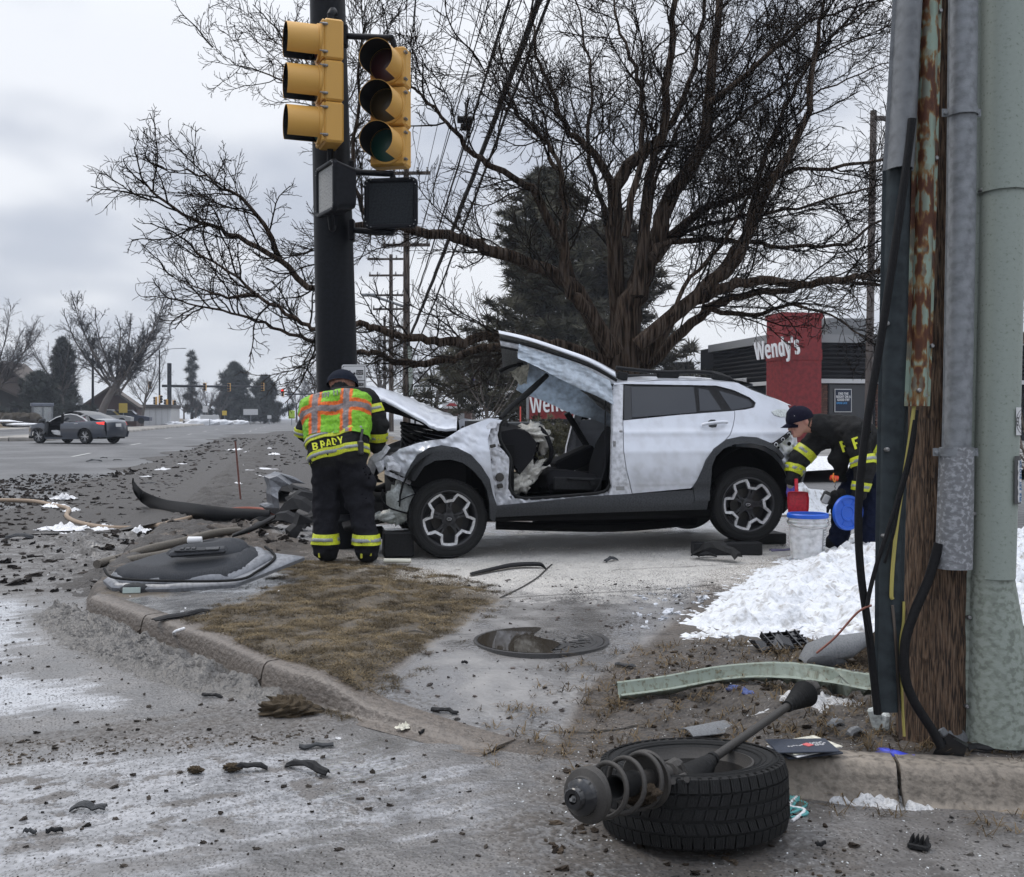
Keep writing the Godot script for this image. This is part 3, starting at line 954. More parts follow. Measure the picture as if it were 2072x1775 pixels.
	var crack := func(pts: Array, wide: float) -> void:
		var rows2 := []
		for p in pts:
			var q: Vector3 = p
			var y: float = near.call(q.x, q.z) + 0.005
			var e: float = near.call(q.x + wide, q.z + wide * 0.6) + 0.005
			rows2.append(PackedVector3Array([Vector3(q.x, y, q.z), Vector3(q.x + wide, e, q.z + wide * 0.6)]))
		joint.loft(rows2)
	crack.call(bezier([Vector3(0.28, 0, -5.38), Vector3(0.75, 0, -5.12), Vector3(1.2, 0, -4.9), Vector3(1.55, 0, -4.85)], 12), 0.02)
	crack.call(bezier([Vector3(1.40, 0, -7.55), Vector3(2.2, 0, -7.62), Vector3(3.1, 0, -7.75)], 10), 0.014)
	crack.call(bezier([Vector3(1.40, 0, -7.55), Vector3(1.75, 0, -8.1), Vector3(2.1, 0, -8.9)], 10), 0.014)
	crack.call(bezier([Vector3(1.95, 0, -6.35), Vector3(2.4, 0, -6.25), Vector3(2.9, 0, -6.2)], 10), 0.012)
	crack.call(bezier([Vector3(0.55, 0, -6.45), Vector3(0.8, 0, -6.5), Vector3(1.05, 0, -6.5)], 10), 0.012)
	crack.call(bezier([Vector3(2.5, 0, -8.5), Vector3(3.3, 0, -8.6), Vector3(4.2, 0, -8.6)], 10), 0.012)
	struct("pavement_joint", joint, M.dark_gap)

	# dead grass blades on the verge
	var blade := Builder.new()
	var rng := RandomNumberGenerator.new()
	rng.seed = 11
	for k in 9:
		var w := rng.randf() * TAU
		var o := Vector3(rng.randf_range(-0.02, 0.02), 0, rng.randf_range(-0.02, 0.02))
		var d := Vector3(cos(w), 0, sin(w))
		var s := Vector3(-sin(w), 0, cos(w)) * 0.0016
		var high := rng.randf_range(0.006, 0.026)
		blade.quad(o - s, o + s, o + s * 0.8 + d * 0.02 + Vector3(0, high, 0), o - s * 0.8 + d * 0.02 + Vector3(0, high, 0))
		blade.tri(o - s * 0.8 + d * 0.02 + Vector3(0, high, 0), o + s * 0.8 + d * 0.02 + Vector3(0, high, 0), o + d * 0.055 + Vector3(0, high * 0.8, 0))
	var tufts := []; var tints := []
	var patch := smooth_noise(1.6, 2, 77)
	for k in 26000:
		var x := rng.randf_range(-1.3, 1.6); var z := rng.randf_range(-9.6, -5.3)
		var s := inside_by(lawn_ring, x, z)
		if s < 0.02 + patch.get_noise_2d(x * 2.0, z * 2.0) * 0.16 - rng.randf() * 0.10: continue
		if patch.get_noise_2d(x * 1.3 + 40.0, z * 1.3) > 0.3 and rng.randf() < 0.8: continue
		var g := rng.randf_range(0.6, 1.3) * (1.0 + patch.get_noise_2d(x * 2.0, z * 2.0) * 0.7)
		tufts.append(Transform3D(Basis(Vector3.UP, rng.randf() * TAU).scaled(Vector3(1.0, 0.6, 1.0) * rng.randf_range(0.55, 1.15)), Vector3(x, near.call(x, z) - 0.002, z)))
		tints.append(Color(0.128 * g, 0.098 * g, 0.058 * g))
	scatter("dead_grass", blade.mesh(), M.blade, tufts, tints)
	# straw and roots in the torn earth
	var straw := []; var st := []
	for k in 1500:
		var x := rng.randf_range(0.8, 3.6); var z := rng.randf_range(-6.0, -3.1)
		if inside_by(soil_ring, x, z) < -0.6 + rng.randf() * 0.7: continue
		if x < 2.0 and z > -4.3 and rng.randf() < 0.5: continue
		straw.append(Transform3D(Basis(Vector3.UP, rng.randf() * TAU).scaled(Vector3.ONE * rng.randf_range(0.7, 1.8)), Vector3(x, near.call(x, z), z)))
		var g := rng.randf_range(0.25, 1.0)
		st.append(Color(0.16 * g, 0.115 * g, 0.065 * g))
	scatter("torn_straw", blade.mesh(), M.blade, straw, st)

	# clods, grit and glass crumbs
	var clod := Builder.new()
	clod.lump(Vector3.ZERO, Vector3(1, 0.5, 0.8), smooth_noise(0.05, 2, 3), 0.9, 7)
	clod = clod.flat()
	var clods := []; var ct := []
	var drop := func(n_: int, ring: PackedVector2Array, s0: float, s1: float, ca: Color, cb: Color) -> void:
		var lo := ring[0]; var hi := ring[0]
		for p in ring: lo = lo.min(p); hi = hi.max(p)
		var made := 0
		for k in n_ * 6:
			if made >= n_: break
			var x := rng.randf_range(lo.x, hi.x); var z := rng.randf_range(lo.y, hi.y)
			if inside_by(ring, x, z) < 0: continue
			made += 1
			var s := s0 + (s1 - s0) * pow(rng.randf(), 6.0)
			var y: float = near.call(x, z) if x > MAP_X and z > MAP_Z else ground_height(x, z)
			clods.append(Transform3D(Basis.from_euler(Vector3(rng.randf() * 0.6, rng.randf() * TAU, rng.randf() * 0.6)).scaled(Vector3(s, s, s) * Vector3(rng.randf_range(0.7, 1.5), 1, 1)), Vector3(x, y + s * 0.12, z)))
			ct.append(ca.lerp(cb, rng.randf()))
	drop.call(9500, outline([-3.2, -9.0, -5.5, -16, -6, -26, -0.4, -26, 0.1, -10.3, -0.8, -9.3]), 0.004, 0.05, Color(0.010, 0.009, 0.009), Color(0.05, 0.042, 0.036))
	drop.call(1800, outline([-4.2, -24, -3.8, -60, -0.6, -60, 0.3, -24]), 0.012, 0.09, Color(0.010, 0.009, 0.009), Color(0.05, 0.042, 0.036))
	drop.call(2600, outline([-3.2, -9, -1.7, -8.9, -0.2, -5.6, 0.8, -4.6, 0.7, -3.3, -2.5, -3.3, -3.0, -5]), 0.002, 0.014, Color(0.015, 0.013, 0.011), Color(0.06, 0.05, 0.042))
	drop.call(500, outline([-1.3, -5.3, 0.2, -5.2, 0.1, -5.0, -1.3, -4.95]), 0.003, 0.012, Color(0.04, 0.033, 0.026), Color(0.12, 0.1, 0.08))
	drop.call(2600, outline([0.75, -3.2, 1.0, -4.4, 1.25, -4.8, 2.0, -5.9, 3.6, -5.9, 3.6, -4.2, 1.9, -4.1, 2.0, -3.2]), 0.002, 0.018, Color(0.012, 0.009, 0.007), Color(0.06, 0.045, 0.032))
	drop.call(700, outline([0.3, -5.3, 1.1, -4.8, 2.6, -6.8, 3.2, -7.9, 1.2, -8.4, 1.4, -7.5]), 0.003, 0.014, Color(0.02, 0.02, 0.02), Color(0.12, 0.1, 0.09))
	drop.call(260, outline([1.0, -3.4, 2.6, -3.7, 2.9, -3.2, 1.2, -2.9]), 0.003, 0.012, Color(0.02, 0.02, 0.02), Color(0.1, 0.09, 0.08))
	scatter("dirt_clods", clod.mesh(), M.dirt_bit, clods, ct)
	clods.clear(); ct.clear()
	drop.call(1500, outline([0.6, -3.2, 0.9, -4.6, 2.0, -6.0, 3.6, -5.9, 3.6, -4.2, 2.9, -3.1]), 0.0015, 0.005, Color(0.5, 0.52, 0.52), Color(0.75, 0.77, 0.76))
	drop.call(500, outline([-3.2, -9, -5.5, -22, -0.6, -22, 0.1, -10, -0.3, -5.6, 0.3, -5.2, 0.6, -3.3, -2, -3.3]), 0.002, 0.012, Color(0.5, 0.5, 0.5), Color(0.75, 0.75, 0.75))
	drop.call(3200, outline([0.5, -9.3, 1.0, -8.4, 2.2, -7.8, 3.4, -8.0, 4.2, -8.8, 4.2, -9.9, 0.6, -9.9]), 0.003, 0.007, Color(0.35, 0.33, 0.29), Color(0.6, 0.57, 0.52))
	scatter("glass_crumbs", clod.mesh(), M.crumb, clods, ct)
	clods.clear(); ct.clear()
	drop.call(60, outline([2.0, -6.4, 2.4, -7.6, 3.1, -7.9, 2.6, -6.6]), 0.008, 0.04, Color(0.75, 0.76, 0.78), Color(0.85, 0.86, 0.88))
	drop.call(500, outline([2.3, -6.1, 3.4, -5.5, 8, -5.4, 9, -9, 5.0, -9.6, 3.3, -7.5]), 0.01, 0.06, Color(0.75, 0.76, 0.78), Color(0.85, 0.86, 0.88))
	scatter("snow_lumps", clod.mesh(), M.snow, clods, ct)

	# the manhole
	var hole := on_ground(1095, 1297)
	var o := thing("manhole", "round iron manhole cover half under muddy water in the sidewalk", "manhole", hole)
	b = Builder.new()
	b.lathe([Vector2(0.405, -0.02), Vector2(0.40, 0.008), Vector2(0.385, 0.010), Vector2(0.375, 0.004), Vector2(0.372, -0.02)], Transform3D.IDENTITY, 48)
	obj("frame_ring", b, M.iron, o)
	b = Builder.new()
	b.lathe([Vector2(0.370, -0.02), Vector2(0.368, 0.004), Vector2(0.35, 0.006), Vector2(0.34, 0.0), Vector2(0.33, 0.0), Vector2(0.325, 0.006), Vector2(0.31, 0.006), Vector2(0.305, 0.0), Vector2(0.0, 0.0)], Transform3D.IDENTITY, 48)
	for k in 90:
		var w := rng.randf() * TAU; var r := sqrt(rng.randf()) * 0.29
		b.box(Vector3(cos(w) * r, 0.004, sin(w) * r), Vector3(0.045, 0.007, 0.013), Basis(Vector3.UP, rng.randi_range(0, 3) * PI / 4 + 0.3), 0.003)
	obj("iron_lid", b, M.iron, o)
	b = Builder.new()
	var pool := PackedVector2Array()
	for k in 36:
		var w := TAU * k / 36
		var r := 0.376
		var p := Vector2(cos(w), sin(w)) * r
		pool.append(Vector2(minf(p.x, 0.03 + 0.05 * sin(p.y * 13.0)), p.y))
	b.extrude(pool, 0.0, 0.0025, Transform3D(Basis(Vector3.RIGHT, PI / 2), Vector3(0, 0.0105, 0)))
	obj("muddy_water", b, M.dark_water, o)

# --- trees
func thin_tube(b: Builder, pts: PackedVector3Array, r0: float, r1: float, sides := 3) -> void:
	var k0 := b.v.size()
	var m := pts.size()
	for k in m:
		var d := pts[mini(k + 1, m - 1)] - pts[maxi(k - 1, 0)]
		var s := d.cross(v3(0.31, 0.2, 0.93)).normalized()
		var o := d.cross(s).normalized()
		var r := lerpf(r0, r1, k / float(m - 1))
		for e in sides:
			var w := TAU * e / sides
			var nn := s * cos(w) + o * sin(w)
			b.v.append(pts[k] + nn * r); b.n.append(nn); b.c.append(b.col); b.t.append(Vector2.ZERO)
	for k in m - 1:
		for e in sides:
			var a := k0 + k * sides + e; var c := k0 + k * sides + (e + 1) % sides
			b.ix.append(a); b.ix.append(c); b.ix.append(c + sides)
			b.ix.append(a); b.ix.append(c + sides); b.ix.append(a + sides)

# style: spread (child angle), up (how much shoots turn to the sky), wiggle, ratio of lengths, shoots per metre per level, least radius
func shoot(b: Builder, p: Vector3, d: Vector3, length: float, r: float, level: int, rng: RandomNumberGenerator, s: Dictionary) -> void:
	var steps: int = 3 if level == 0 else 5 if level == 1 else 7
	var pts := pa([p])
	var dirs := [d]
	var q := p
	for k in steps:
		d = (d + v3(rng.randf_range(-1, 1), rng.randf_range(-1, 1) + s.up, rng.randf_range(-1, 1)) * s.wiggle).normalized()
		q += d * length / steps
		pts.append(q); dirs.append(d)
	thin_tube(b, pts, r, maxf(r * 0.45, s.least), 3 if level < 2 else 5)
	if level == 0: return
	var count := int(length * s.per_metre[level] * rng.randf_range(0.8, 1.25)) + 1
	for c in count:
		var t := lerpf(0.12, 1.0, (c + rng.randf()) / count) * steps
		var k := mini(int(t), steps - 1)
		var at := pts[k].lerp(pts[k + 1], t - k)
		var dd: Vector3 = dirs[k + 1]
		var side := dd.cross(v3(rng.randf_range(-1, 1), rng.randf_range(-1, 1), rng.randf_range(-1, 1))).normalized()
		var a: float = s.spread * rng.randf_range(0.7, 1.3)
		shoot(b, at, dd * cos(a) + side * sin(a), length * s.ratio * rng.randf_range(0.55, 1.15) * (1.15 - 0.4 * t / steps), maxf(r * 0.5, s.least), level - 1, rng, s)

func shoots_along(b: Builder, line: Array, r0: float, r1: float, from: float, per_metre: float, longest: float, level: int, rng: RandomNumberGenerator, s: Dictionary) -> void:
	var total := 0.0
	for k in line.size() - 1: total += line[k].distance_to(line[k + 1])
	var gone := 0.0
	for k in line.size() - 1:
		var seg: float = line[k].distance_to(line[k + 1])
		var t := gone / total
		gone += seg
		if t < from: continue
		var n_ := seg * per_metre
		var count := int(n_) + (1 if rng.randf() < n_ - int(n_) else 0)
		for c in count:
			var dd: Vector3 = (line[k + 1] - line[k]).normalized()
			var side := dd.cross(v3(rng.randf_range(-1, 1), rng.randf_range(-1, 1), rng.randf_range(-1, 1))).normalized()
			var a: float = s.spread * rng.randf_range(0.7, 1.35)
			shoot(b, line[k].lerp(line[k + 1], rng.randf()), dd * cos(a) + side * sin(a), longest * rng.randf_range(0.45, 1.1) * (1.0 - 0.35 * t), clampf(lerpf(r0, r1, t) * 0.22, s.least * 1.5, s.least * 3.6), level, rng, s)
	var tip: Vector3 = (line[-1] - line[-2]).normalized()
	shoot(b, line[-1], tip, longest * 0.5, minf(r1, s.least * 4.0), level, rng, s)

func build_big_tree() -> void:
	var rng := RandomNumberGenerator.new()
	rng.seed = 5
	var base := at_depth(1285, 850, 15.0)
	base.y = ground_height(base.x, base.z)
	var o := thing("bare_tree", "huge bare winter tree with a dark furrowed trunk rising behind the white car", "tree", base)
	var rough_n := smooth_noise(2.6, 3, 91)
	# trunk: flaring foot and a rough, ridged bole
	var b := mb()
	var rows := []
	for j in 13:
		var y := j * 0.15
		var row := pa()
		var r := 0.40 + 0.25 * exp(-y * 3.0) + 0.05 * y
		for k in 36:
			var w := TAU * k / 36
			var ridge := 1.0 + 0.10 * rough_n.get_noise_3d(cos(w) * 2.2, y * 0.35, sin(w) * 2.2) + 0.05 * sin(w * 9.0 + y)
			row.append(v3(cos(w) * r * ridge + 0.03 * y, y - 0.1, sin(w) * r * ridge * 0.85))
		rows.append(row)
	b.loft(rows, true)
	obj("trunk", b, M.bark, o)
	# limbs, as they stand against the sky: places in the picture, each at its own distance (metres nearer or further than the trunk)
	var limbs := [
		[0.40, 0.09, 0.0, 0.3, [[1262, 775], [1270, 640], [1300, 555], [1330, 483], [1362, 386], [1420, 290], [1440, 145], [1454, 20], [1462, -120]]],
		[0.24, 0.08, 0.3, -0.8, [[1250, 740], [1245, 507], [1247, 377], [1298, 309], [1342, 270], [1354, 145], [1366, 0], [1370, -120]]],
		[0.17, 0.05, -0.2, 0.9, [[1292, 600], [1308, 386], [1337, 290], [1385, 193], [1415, 72], [1433, -60]]],
		[0.22, 0.07, -0.3, -1.3, [[1245, 715], [1190, 630], [1150, 580], [1144, 483], [1139, 367], [1110, 318]]],
		[0.22, 0.085, 0.2, -1.0, [[1240, 735], [1180, 610], [1140, 565], [1056, 526], [984, 502], [926, 483], [850, 468], [770, 455], [700, 470], [639, 588], [566, 524], [480, 480], [411, 451], [351, 425], [300, 378]]],
		[0.17, 0.07, 0.0, -2.0, [[1230, 735], [1150, 705], [1070, 688], [1000, 680], [940, 693], [880, 690], [820, 680], [770, 665], [728, 655], [680, 660], [639, 665], [600, 648], [523, 597], [463, 554], [394, 507]]],
		[0.15, 0.07, 0.4, 0.6, [[1230, 745], [1160, 712], [1100, 700], [1000, 702], [920, 725], [850, 737], [800, 730], [765, 713], [730, 713], [690, 700], [640, 690], [570, 672], [500, 640], [430, 628], [370, 610]]],
		[0.20, 0.06, 0.0, -1.5, [[1300, 730], [1370, 628], [1443, 594], [1515, 570], [1612, 575], [1733, 563], [1786, 546], [1900, 520]]],
		[0.17, 0.05, 0.3, 1.2, [[1300, 745], [1370, 680], [1433, 628], [1501, 599], [1588, 589], [1660, 570], [1760, 575], [1850, 590]]],
		[0.10, 0.04, -0.4, 1.5, [[1320, 520], [1342, 497], [1433, 483], [1515, 492], [1612, 497], [1709, 492], [1786, 444], [1880, 410]]],
		[0.20, 0.035, -0.3, -1.2, [[1290, 700], [1443, 570], [1491, 522], [1564, 367], [1627, 256], [1646, 120], [1665, 24], [1680, -80]]],
		[0.13, 0.03, -0.5, 0.4, [[1430, 590], [1477, 522], [1515, 454], [1540, 338], [1578, 241], [1627, 145], [1699, 63], [1790, -10]]],
		[0.12, 0.035, 0.3, 0.9, [[1330, 500], [1419, 425], [1491, 401], [1540, 372], [1598, 348], [1709, 338], [1805, 319], [1900, 300]]],
		[0.09, 0.03, 0.1, -0.9, [[1438, 208], [1515, 145], [1588, 82], [1636, 43], [1733, 14]]],
		[0.12, 0.03, 0.0, -1.1, [[1250, 420], [1202, 309], [1153, 270], [1129, 217], [1105, 159], [1085, 97], [1075, 20]]],
		[0.13, 0.03, 0.2, -1.6, [[1165, 590], [1100, 420], [1056, 367], [984, 333], [936, 290], [902, 246], [854, 193], [820, 169], [790, 130]]],
		[0.10, 0.03, -0.3, 0.2, [[1265, 480], [1298, 314], [1298, 193], [1279, 121], [1250, 48], [1235, -50]]],
		[0.08, 0.025, 0.0, 2.0, [[1345, 400], [1400, 330], [1480, 250], [1560, 190], [1660, 110], [1780, 60]]],
		[0.06, 0.02, -1.2, -1.6, [[1139, 370], [1125, 315], [1085, 270], [1047, 227], [1032, 188], [998, 150], [975, 135]]],
		[0.08, 0.025, 0.0, 1.2, [[1300, 560], [1380, 470], [1500, 440], [1620, 420], [1760, 380], [1860, 340]]],
		[0.09, 0.025, 0.2, 1.6, [[1245, 560], [1220, 420], [1190, 300], [1200, 180], [1180, 60], [1150, -60]]],
		[0.07, 0.025, 1.0, 1.8, [[1310, 460], [1340, 330], [1400, 220], [1500, 90], [1590, -40]]],
		[0.07, 0.025, -0.5, -2.0, [[566, 524], [520, 430], [450, 380], [400, 352], [330, 340]]],
		[0.07, 0.02, 0.2, 1.0, [[760, 460], [712, 380], [700, 300], [670, 240], [610, 180], [540, 150], [480, 130], [430, 95]]],
		[0.06, 0.02, 0.0, 0.5, [[523, 597], [460, 600], [400, 580], [350, 560]]],
		[0.08, 0.02, 0.3, -0.4, [[1420, 620], [1520, 640], [1600, 620], [1680, 640], [1760, 690]]],
		[0.06, 0.02, -0.6, 0.6, [[1360, 640], [1400, 560], [1480, 470], [1560, 300], [1640, 200], [1740, 150], [1820, 120]]],
		[0.05, 0.02, -1.0, -1.3, [[712, 360], [725, 200], [730, 90], [738, 40], [725, 0]]],
		[0.06, 0.02, -1.5, -0.5, [[690, 300], [665, 210], [640, 150], [610, 110], [575, 85]]],
	]
	var twigs := mb()
	var style := {"spread": 0.75, "up": 0.16, "wiggle": 0.29, "ratio": 0.44, "least": 0.0036, "per_metre": [0.0, 13.0, 9.0]}
	for l in limbs:
		var pts := []
		for k in l[4].size():
			var t: float = k / float(l[4].size() - 1)
			pts.append(at_depth(l[4][k][0], l[4][k][1], 15.0 + lerpf(l[2], l[3], t)) - base)
		var line := bezier(pts, 4)
		for k in range(2, line.size() - 1):
			line[k] += v3(rough_n.get_noise_2d(k * 0.9, l[4][0][0]), rough_n.get_noise_2d(k * 0.9, 50.0 + l[4][0][0]), rough_n.get_noise_2d(k * 0.9, 99.0)) * 0.05
		var radii := []
		for k in line.size(): radii.append(0.58 * lerpf(l[0], l[1] * (0.28 if pts[-1].x < -3.0 else 0.6), pow(k / float(line.size() - 1), 0.7)) * (1.0 + 0.05 * rough_n.get_noise_2d(k * 1.7, l[4][0][1])))
		b = mb()
		b.tube(line, radii, 9)
		obj("limb", b, M.bark, o)
		shoots_along(twigs, line, l[0], l[1], 0.14 if l[0] > 0.12 else 0.06, 3.7 if pts[-1].x > -3.0 else 6.0, 1.9 if pts[-1].x > -3.0 else 1.45, 2, rng, style)
	var tw := obj("twigs", twigs, M.twig, o)
	tw.set_meta("kind", "stuff")

# a bare tree of the given height, standing at the origin
func bare_tree(called: String, label: String, high: float, lean: float, seed_: int, thick: float, limb_n: int, colour: Material, group := "", per := 1.5) -> Node3D:
	var rng := RandomNumberGenerator.new()
	rng.seed = seed_
	var o := thing(called, label, "tree", Vector3.ZERO, 0.0, group)
	var b := mb()
	var fork := high * 0.27
	b.tube(bezier([v3(0, -0.2, 0), v3(lean * 0.3, fork * 0.5, 0), v3(lean, fork, 0), v3(lean * 1.5, fork * 1.4, 0)], 4), [0.05, 0.047, 0.044, 0.041, 0.039, 0.037, 0.036, 0.035, 0.034, 0.033, 0.03, 0.028, 0.024].map(func(r): return r * high * 0.8 * thick), 8)
	obj("trunk", b, colour, o)
	var tw := mb()
	var li := mb()
	var style := {"spread": 0.7, "up": 0.22, "wiggle": 0.25, "ratio": 0.45, "least": 0.0012 * high * thick, "per_metre": [0.0, 22.0 / high * 4.0, 16.0 / high * 3.0]}
	for k in limb_n:
		var w := TAU * k / limb_n + rng.randf_range(-0.4, 0.4)
		var out := rng.randf_range(0.18, 0.42) * high
		var top := high * rng.randf_range(0.62, 0.95) - out * 0.3
		var s := v3(lean * rng.randf_range(0.8, 1.4), fork * rng.randf_range(0.75, 1.35), 0)
		var line := bezier([s, s + v3(cos(w) * out * 0.4, (top - s.y) * 0.3, sin(w) * out * 0.4), s + v3(cos(w) * out * 0.8, (top - s.y) * 0.68, sin(w) * out * 0.8), s + v3(cos(w) * out, top - s.y, sin(w) * out)], 4)
		li.tube(line, range(line.size()).map(func(e): return lerpf(0.015, 0.004, e / float(line.size() - 1)) * high * 0.75 * thick), 6)
		shoots_along(tw, line, 0.02 * high * thick, 0.005 * high * thick, 0.12, per * 1.7, high * 0.17, 2, rng, style)
	obj("limbs", li, colour, o)
	var t := obj("twigs", tw, colour, o)
	t.set_meta("kind", "stuff")
	return o

func conifer(called: String, label: String, high: float, wide: float, tufts: int, seed_: int, tint: Color, long := 0.2, group := "") -> Node3D:
	var rng := RandomNumberGenerator.new()
	rng.seed = seed_
	var o := thing(called, label, "tree", Vector3.ZERO, 0.0, group)
	var b := mb()
	b.tube([v3(0, -0.2, 0), v3(0.05, high * 0.5, 0), v3(0, high * 0.97, 0)], [high * 0.022, high * 0.014, 0.03], 8)
	obj("trunk", b, M.bark, o)
	var tuft := mb()
	for k in 22:
		var d := v3(rng.randf_range(-1, 1), rng.randf_range(-0.5, 1), rng.randf_range(-1, 1)).normalized()
		var s := d.cross(v3(0.3, 0.8, 0.5)).normalized() * 0.07
		tuft.tri(-s, s, d)
	var mesh_ := tuft.mesh()
	var mm := MultiMesh.new()
	mm.transform_format = MultiMesh.TRANSFORM_3D
	mm.use_colors = true
	mm.mesh = mesh_
	var places := []; var tints := []
	var br := mb()
	var boughs := int(tufts / 26.0)
	for k in boughs:
		var t := pow((k + 0.5) / boughs, 0.8)
		var y := high * lerpf(0.06, 0.97, t)
		var reach := wide * pow(1.0 - t, 0.75) * rng.randf_range(0.55, 1.12) * (0.75 + 0.25 * sin(t * 9.0 + rng.randf())) + 0.3
		var w := k * 2.399 + rng.randf_range(-0.5, 0.5)
		var d := v3(cos(w), 0, sin(w))
		var tip := v3(0, y, 0) + d * reach + v3(0, reach * rng.randf_range(-0.02, 0.28), 0)
		var midp := v3(0, y, 0) + d * reach * 0.55 + v3(0, -0.05 * reach, 0)
		br.tube([v3(0, y, 0), midp, tip], [0.05, 0.03, 0.015], 4, false)
		var n_ := int(26.0 * clampf(reach / wide, 0.25, 1.2) * 1.35)
		for e in n_:
			var q := pow(rng.randf(), 0.6)
			var p := v3(0, y, 0).lerp(midp, minf(q * 2, 1.0)) if q < 0.5 else midp.lerp(tip, q * 2 - 1.0)
			p += v3(rng.randf_range(-1, 1), rng.randf_range(-0.6, 0.6), rng.randf_range(-1, 1)) * 0.16 * reach * (1.2 - q)
			var s := long * rng.randf_range(0.7, 1.4)
			places.append(Transform3D(Basis.from_euler(v3(rng.randf() * 0.8, rng.randf() * TAU, rng.randf() * 0.8)).scaled(Vector3.ONE * s), p))
			var g := rng.randf_range(0.65, 1.35)
			tints.append(Color(tint.r * g, tint.g * g, tint.b * g))
	mm.instance_count = places.size()
	for k in places.size():
		mm.set_instance_transform(k, places[k]); mm.set_instance_color(k, tints[k])
	obj("boughs", br, M.bark, o)
	var nd := MultiMeshInstance3D.new()
	nd.name = "needles"; nd.multimesh = mm; nd.material_override = M.needle
	nd.set_meta("kind", "stuff")
	o.add_child(nd)
	return o

func stand(o: Node3D, px: float, depth: float, turn := 0.0, drop := 0.0) -> Node3D:
	var p := at_depth(px, 850, depth)
	o.position = v3(p.x, ground_height(p.x, p.z) - drop, p.z)
	o.rotation.y = turn
	return o

func build_trees() -> void:
	build_big_tree()
	stand(conifer("pine_tree", "dark bushy pine behind the limbs of the huge bare tree", 12.6, 6.6, 6200, 3, Color(0.06, 0.056, 0.034), 0.46), 1105, 50.0)
	stand(conifer("pine_tree", "lower dark pine filling the gap behind the trunk of the huge bare tree", 11.4, 6.6, 5200, 4, Color(0.06, 0.052, 0.034), 0.46), 1245, 54.0)
	stand(bare_tree("bare_tree", "tall pale bare cottonwood leaning over the brown gabled house across the street", 15.6, 1.6, 12, 0.75, 13, M.far_bark, "bare trees across the street", 2.0), 200, 108.0, 0.4)
	stand(bare_tree("bare_tree", "bare tree at the edge of the view, over the low green-roofed house", 15.0, -0.6, 13, 0.55, 12, M.far_bark, "bare trees across the street", 2.0), 0, 112.0)
	stand(bare_tree("bare_tree", "thin bare tree with a bent limb between the phone booth and the cottonwood", 11.5, 1.4, 14, 0.5, 8, M.far_bark, "bare trees across the street", 1.6), 137, 115.0, 2.2)
	stand(bare_tree("bare_tree", "small bare tree in front of the white warehouse wall", 10.0, 0.5, 15, 0.5, 8, M.far_bark, "bare trees across the street", 1.5), 287, 122.0, 1.0)
	stand(conifer("spruce_tree", "dark spruce beside the phone booth across the street", 9.6, 3.4, 2200, 5, Color(0.03, 0.036, 0.028), 0.5), 128, 118.0)
	stand(conifer("spruce_tree", "broad low dark evergreen behind the phone booth", 5.6, 5.0, 1800, 6, Color(0.028, 0.034, 0.026), 0.5), 78, 112.0)
	stand(conifer("spruce_tree", "dense dark evergreen crown beyond the hanging traffic lights", 10.5, 7.5, 2600, 7, Color(0.03, 0.036, 0.028), 0.8), 475, 190.0)
	stand(conifer("spruce_tree", "second evergreen crown, right under the lit red signal", 8.0, 5.0, 1800, 8, Color(0.03, 0.036, 0.028), 0.8), 535, 185.0)
	stand(conifer("spruce_tree", "small lopsided evergreen top sticking up above the traffic signal arm", 13.5, 1.8, 500, 9, Color(0.05, 0.055, 0.045), 0.8), 388, 200.0)
	var small := bare_tree("bare_tree", "round twiggy ornamental tree near the far signal post", 7.0, 0.0, 16, 0.6, 9, M.far_bark, "ornamental trees along the far pavement", 2.6)
	stand(small, 372, 170.0)
	var labels := ["second round twiggy ornamental tree from the far signal post", "third round twiggy ornamental tree from the far signal post", "fourth round twiggy ornamental tree, before the dense evergreen", "last round twiggy ornamental tree, by the yellow speed sign"]
	for k in 4:
		var p := at_depth([396, 420, 446, 600][k], 850, [172.0, 176.0, 180.0, 220.0][k])
		copy(small, v3(p.x, ground_height(p.x, p.z), p.z), k * 1.3 + 0.7, labels[k], Vector3.ONE * [0.95, 1.1, 0.9, 1.5][k])
	# beyond the car: reddish bare trees along the right of the street
	var red := bare_tree("bare_tree", "hazy bare tree behind the signal pole by the far utility poles", 11.0, 0.3, 17, 0.6, 9, M.far_bark, "hazy bare trees down the street", 2.2)
	stand(red, 760, 95.0)
	labels = ["hazy bare tree just right of the green street sign post", "hazy bare tree above the low brick shop", "hazy bare tree left of the dark electronic sign", "hazy bare tree by the road's far end"]
	for k in 4:
		var p := at_depth([880, 925, 960, 640][k], 850, [120.0, 105.0, 90.0, 180.0][k])
		copy(red, v3(p.x, ground_height(p.x, p.z), p.z), k * 1.7 + 0.3, labels[k], Vector3.ONE * [1.15, 0.9, 0.75, 1.2][k])
	stand(bare_tree("sapling", "pale young bare tree in front of the dark electronic sign", 3.6, 0.0, 18, 0.6, 8, M.far_bark, "", 2.0), 985, 32.0)
	stand(bare_tree("bare_tree", "bare twiggy tree past the pale green riser at the picture's edge", 7.5, 0.2, 19, 0.6, 9, M.twig, "", 1.6), 2110, 24.0)
	stand(bare_tree("shrub", "scraggly brown bush in the snow past the pale green riser", 2.6, 0.0, 20, 0.5, 9, M.twig, "", 3.0), 2085, 12.5)

# --- traffic pole, its signals, the utility pole, the wires
func rounded(w: float, h: float, r: float, seg := 5) -> PackedVector2Array:
	var o := PackedVector2Array()
	for c in [[1, 1, 0.0], [-1, 1, PI / 2], [-1, -1, PI], [1, -1, PI * 1.5]]:
		for k in seg + 1:
			var a: float = c[2] + PI / 2 * k / seg
			o.append(v2(c[0] * (w / 2 - r) + cos(a) * r, c[1] * (h / 2 - r) + sin(a) * r))
	return o

const FACE := Basis(Vector3(1, 0, 0), Vector3(0, 0, 1), Vector3(0, -1, 0))

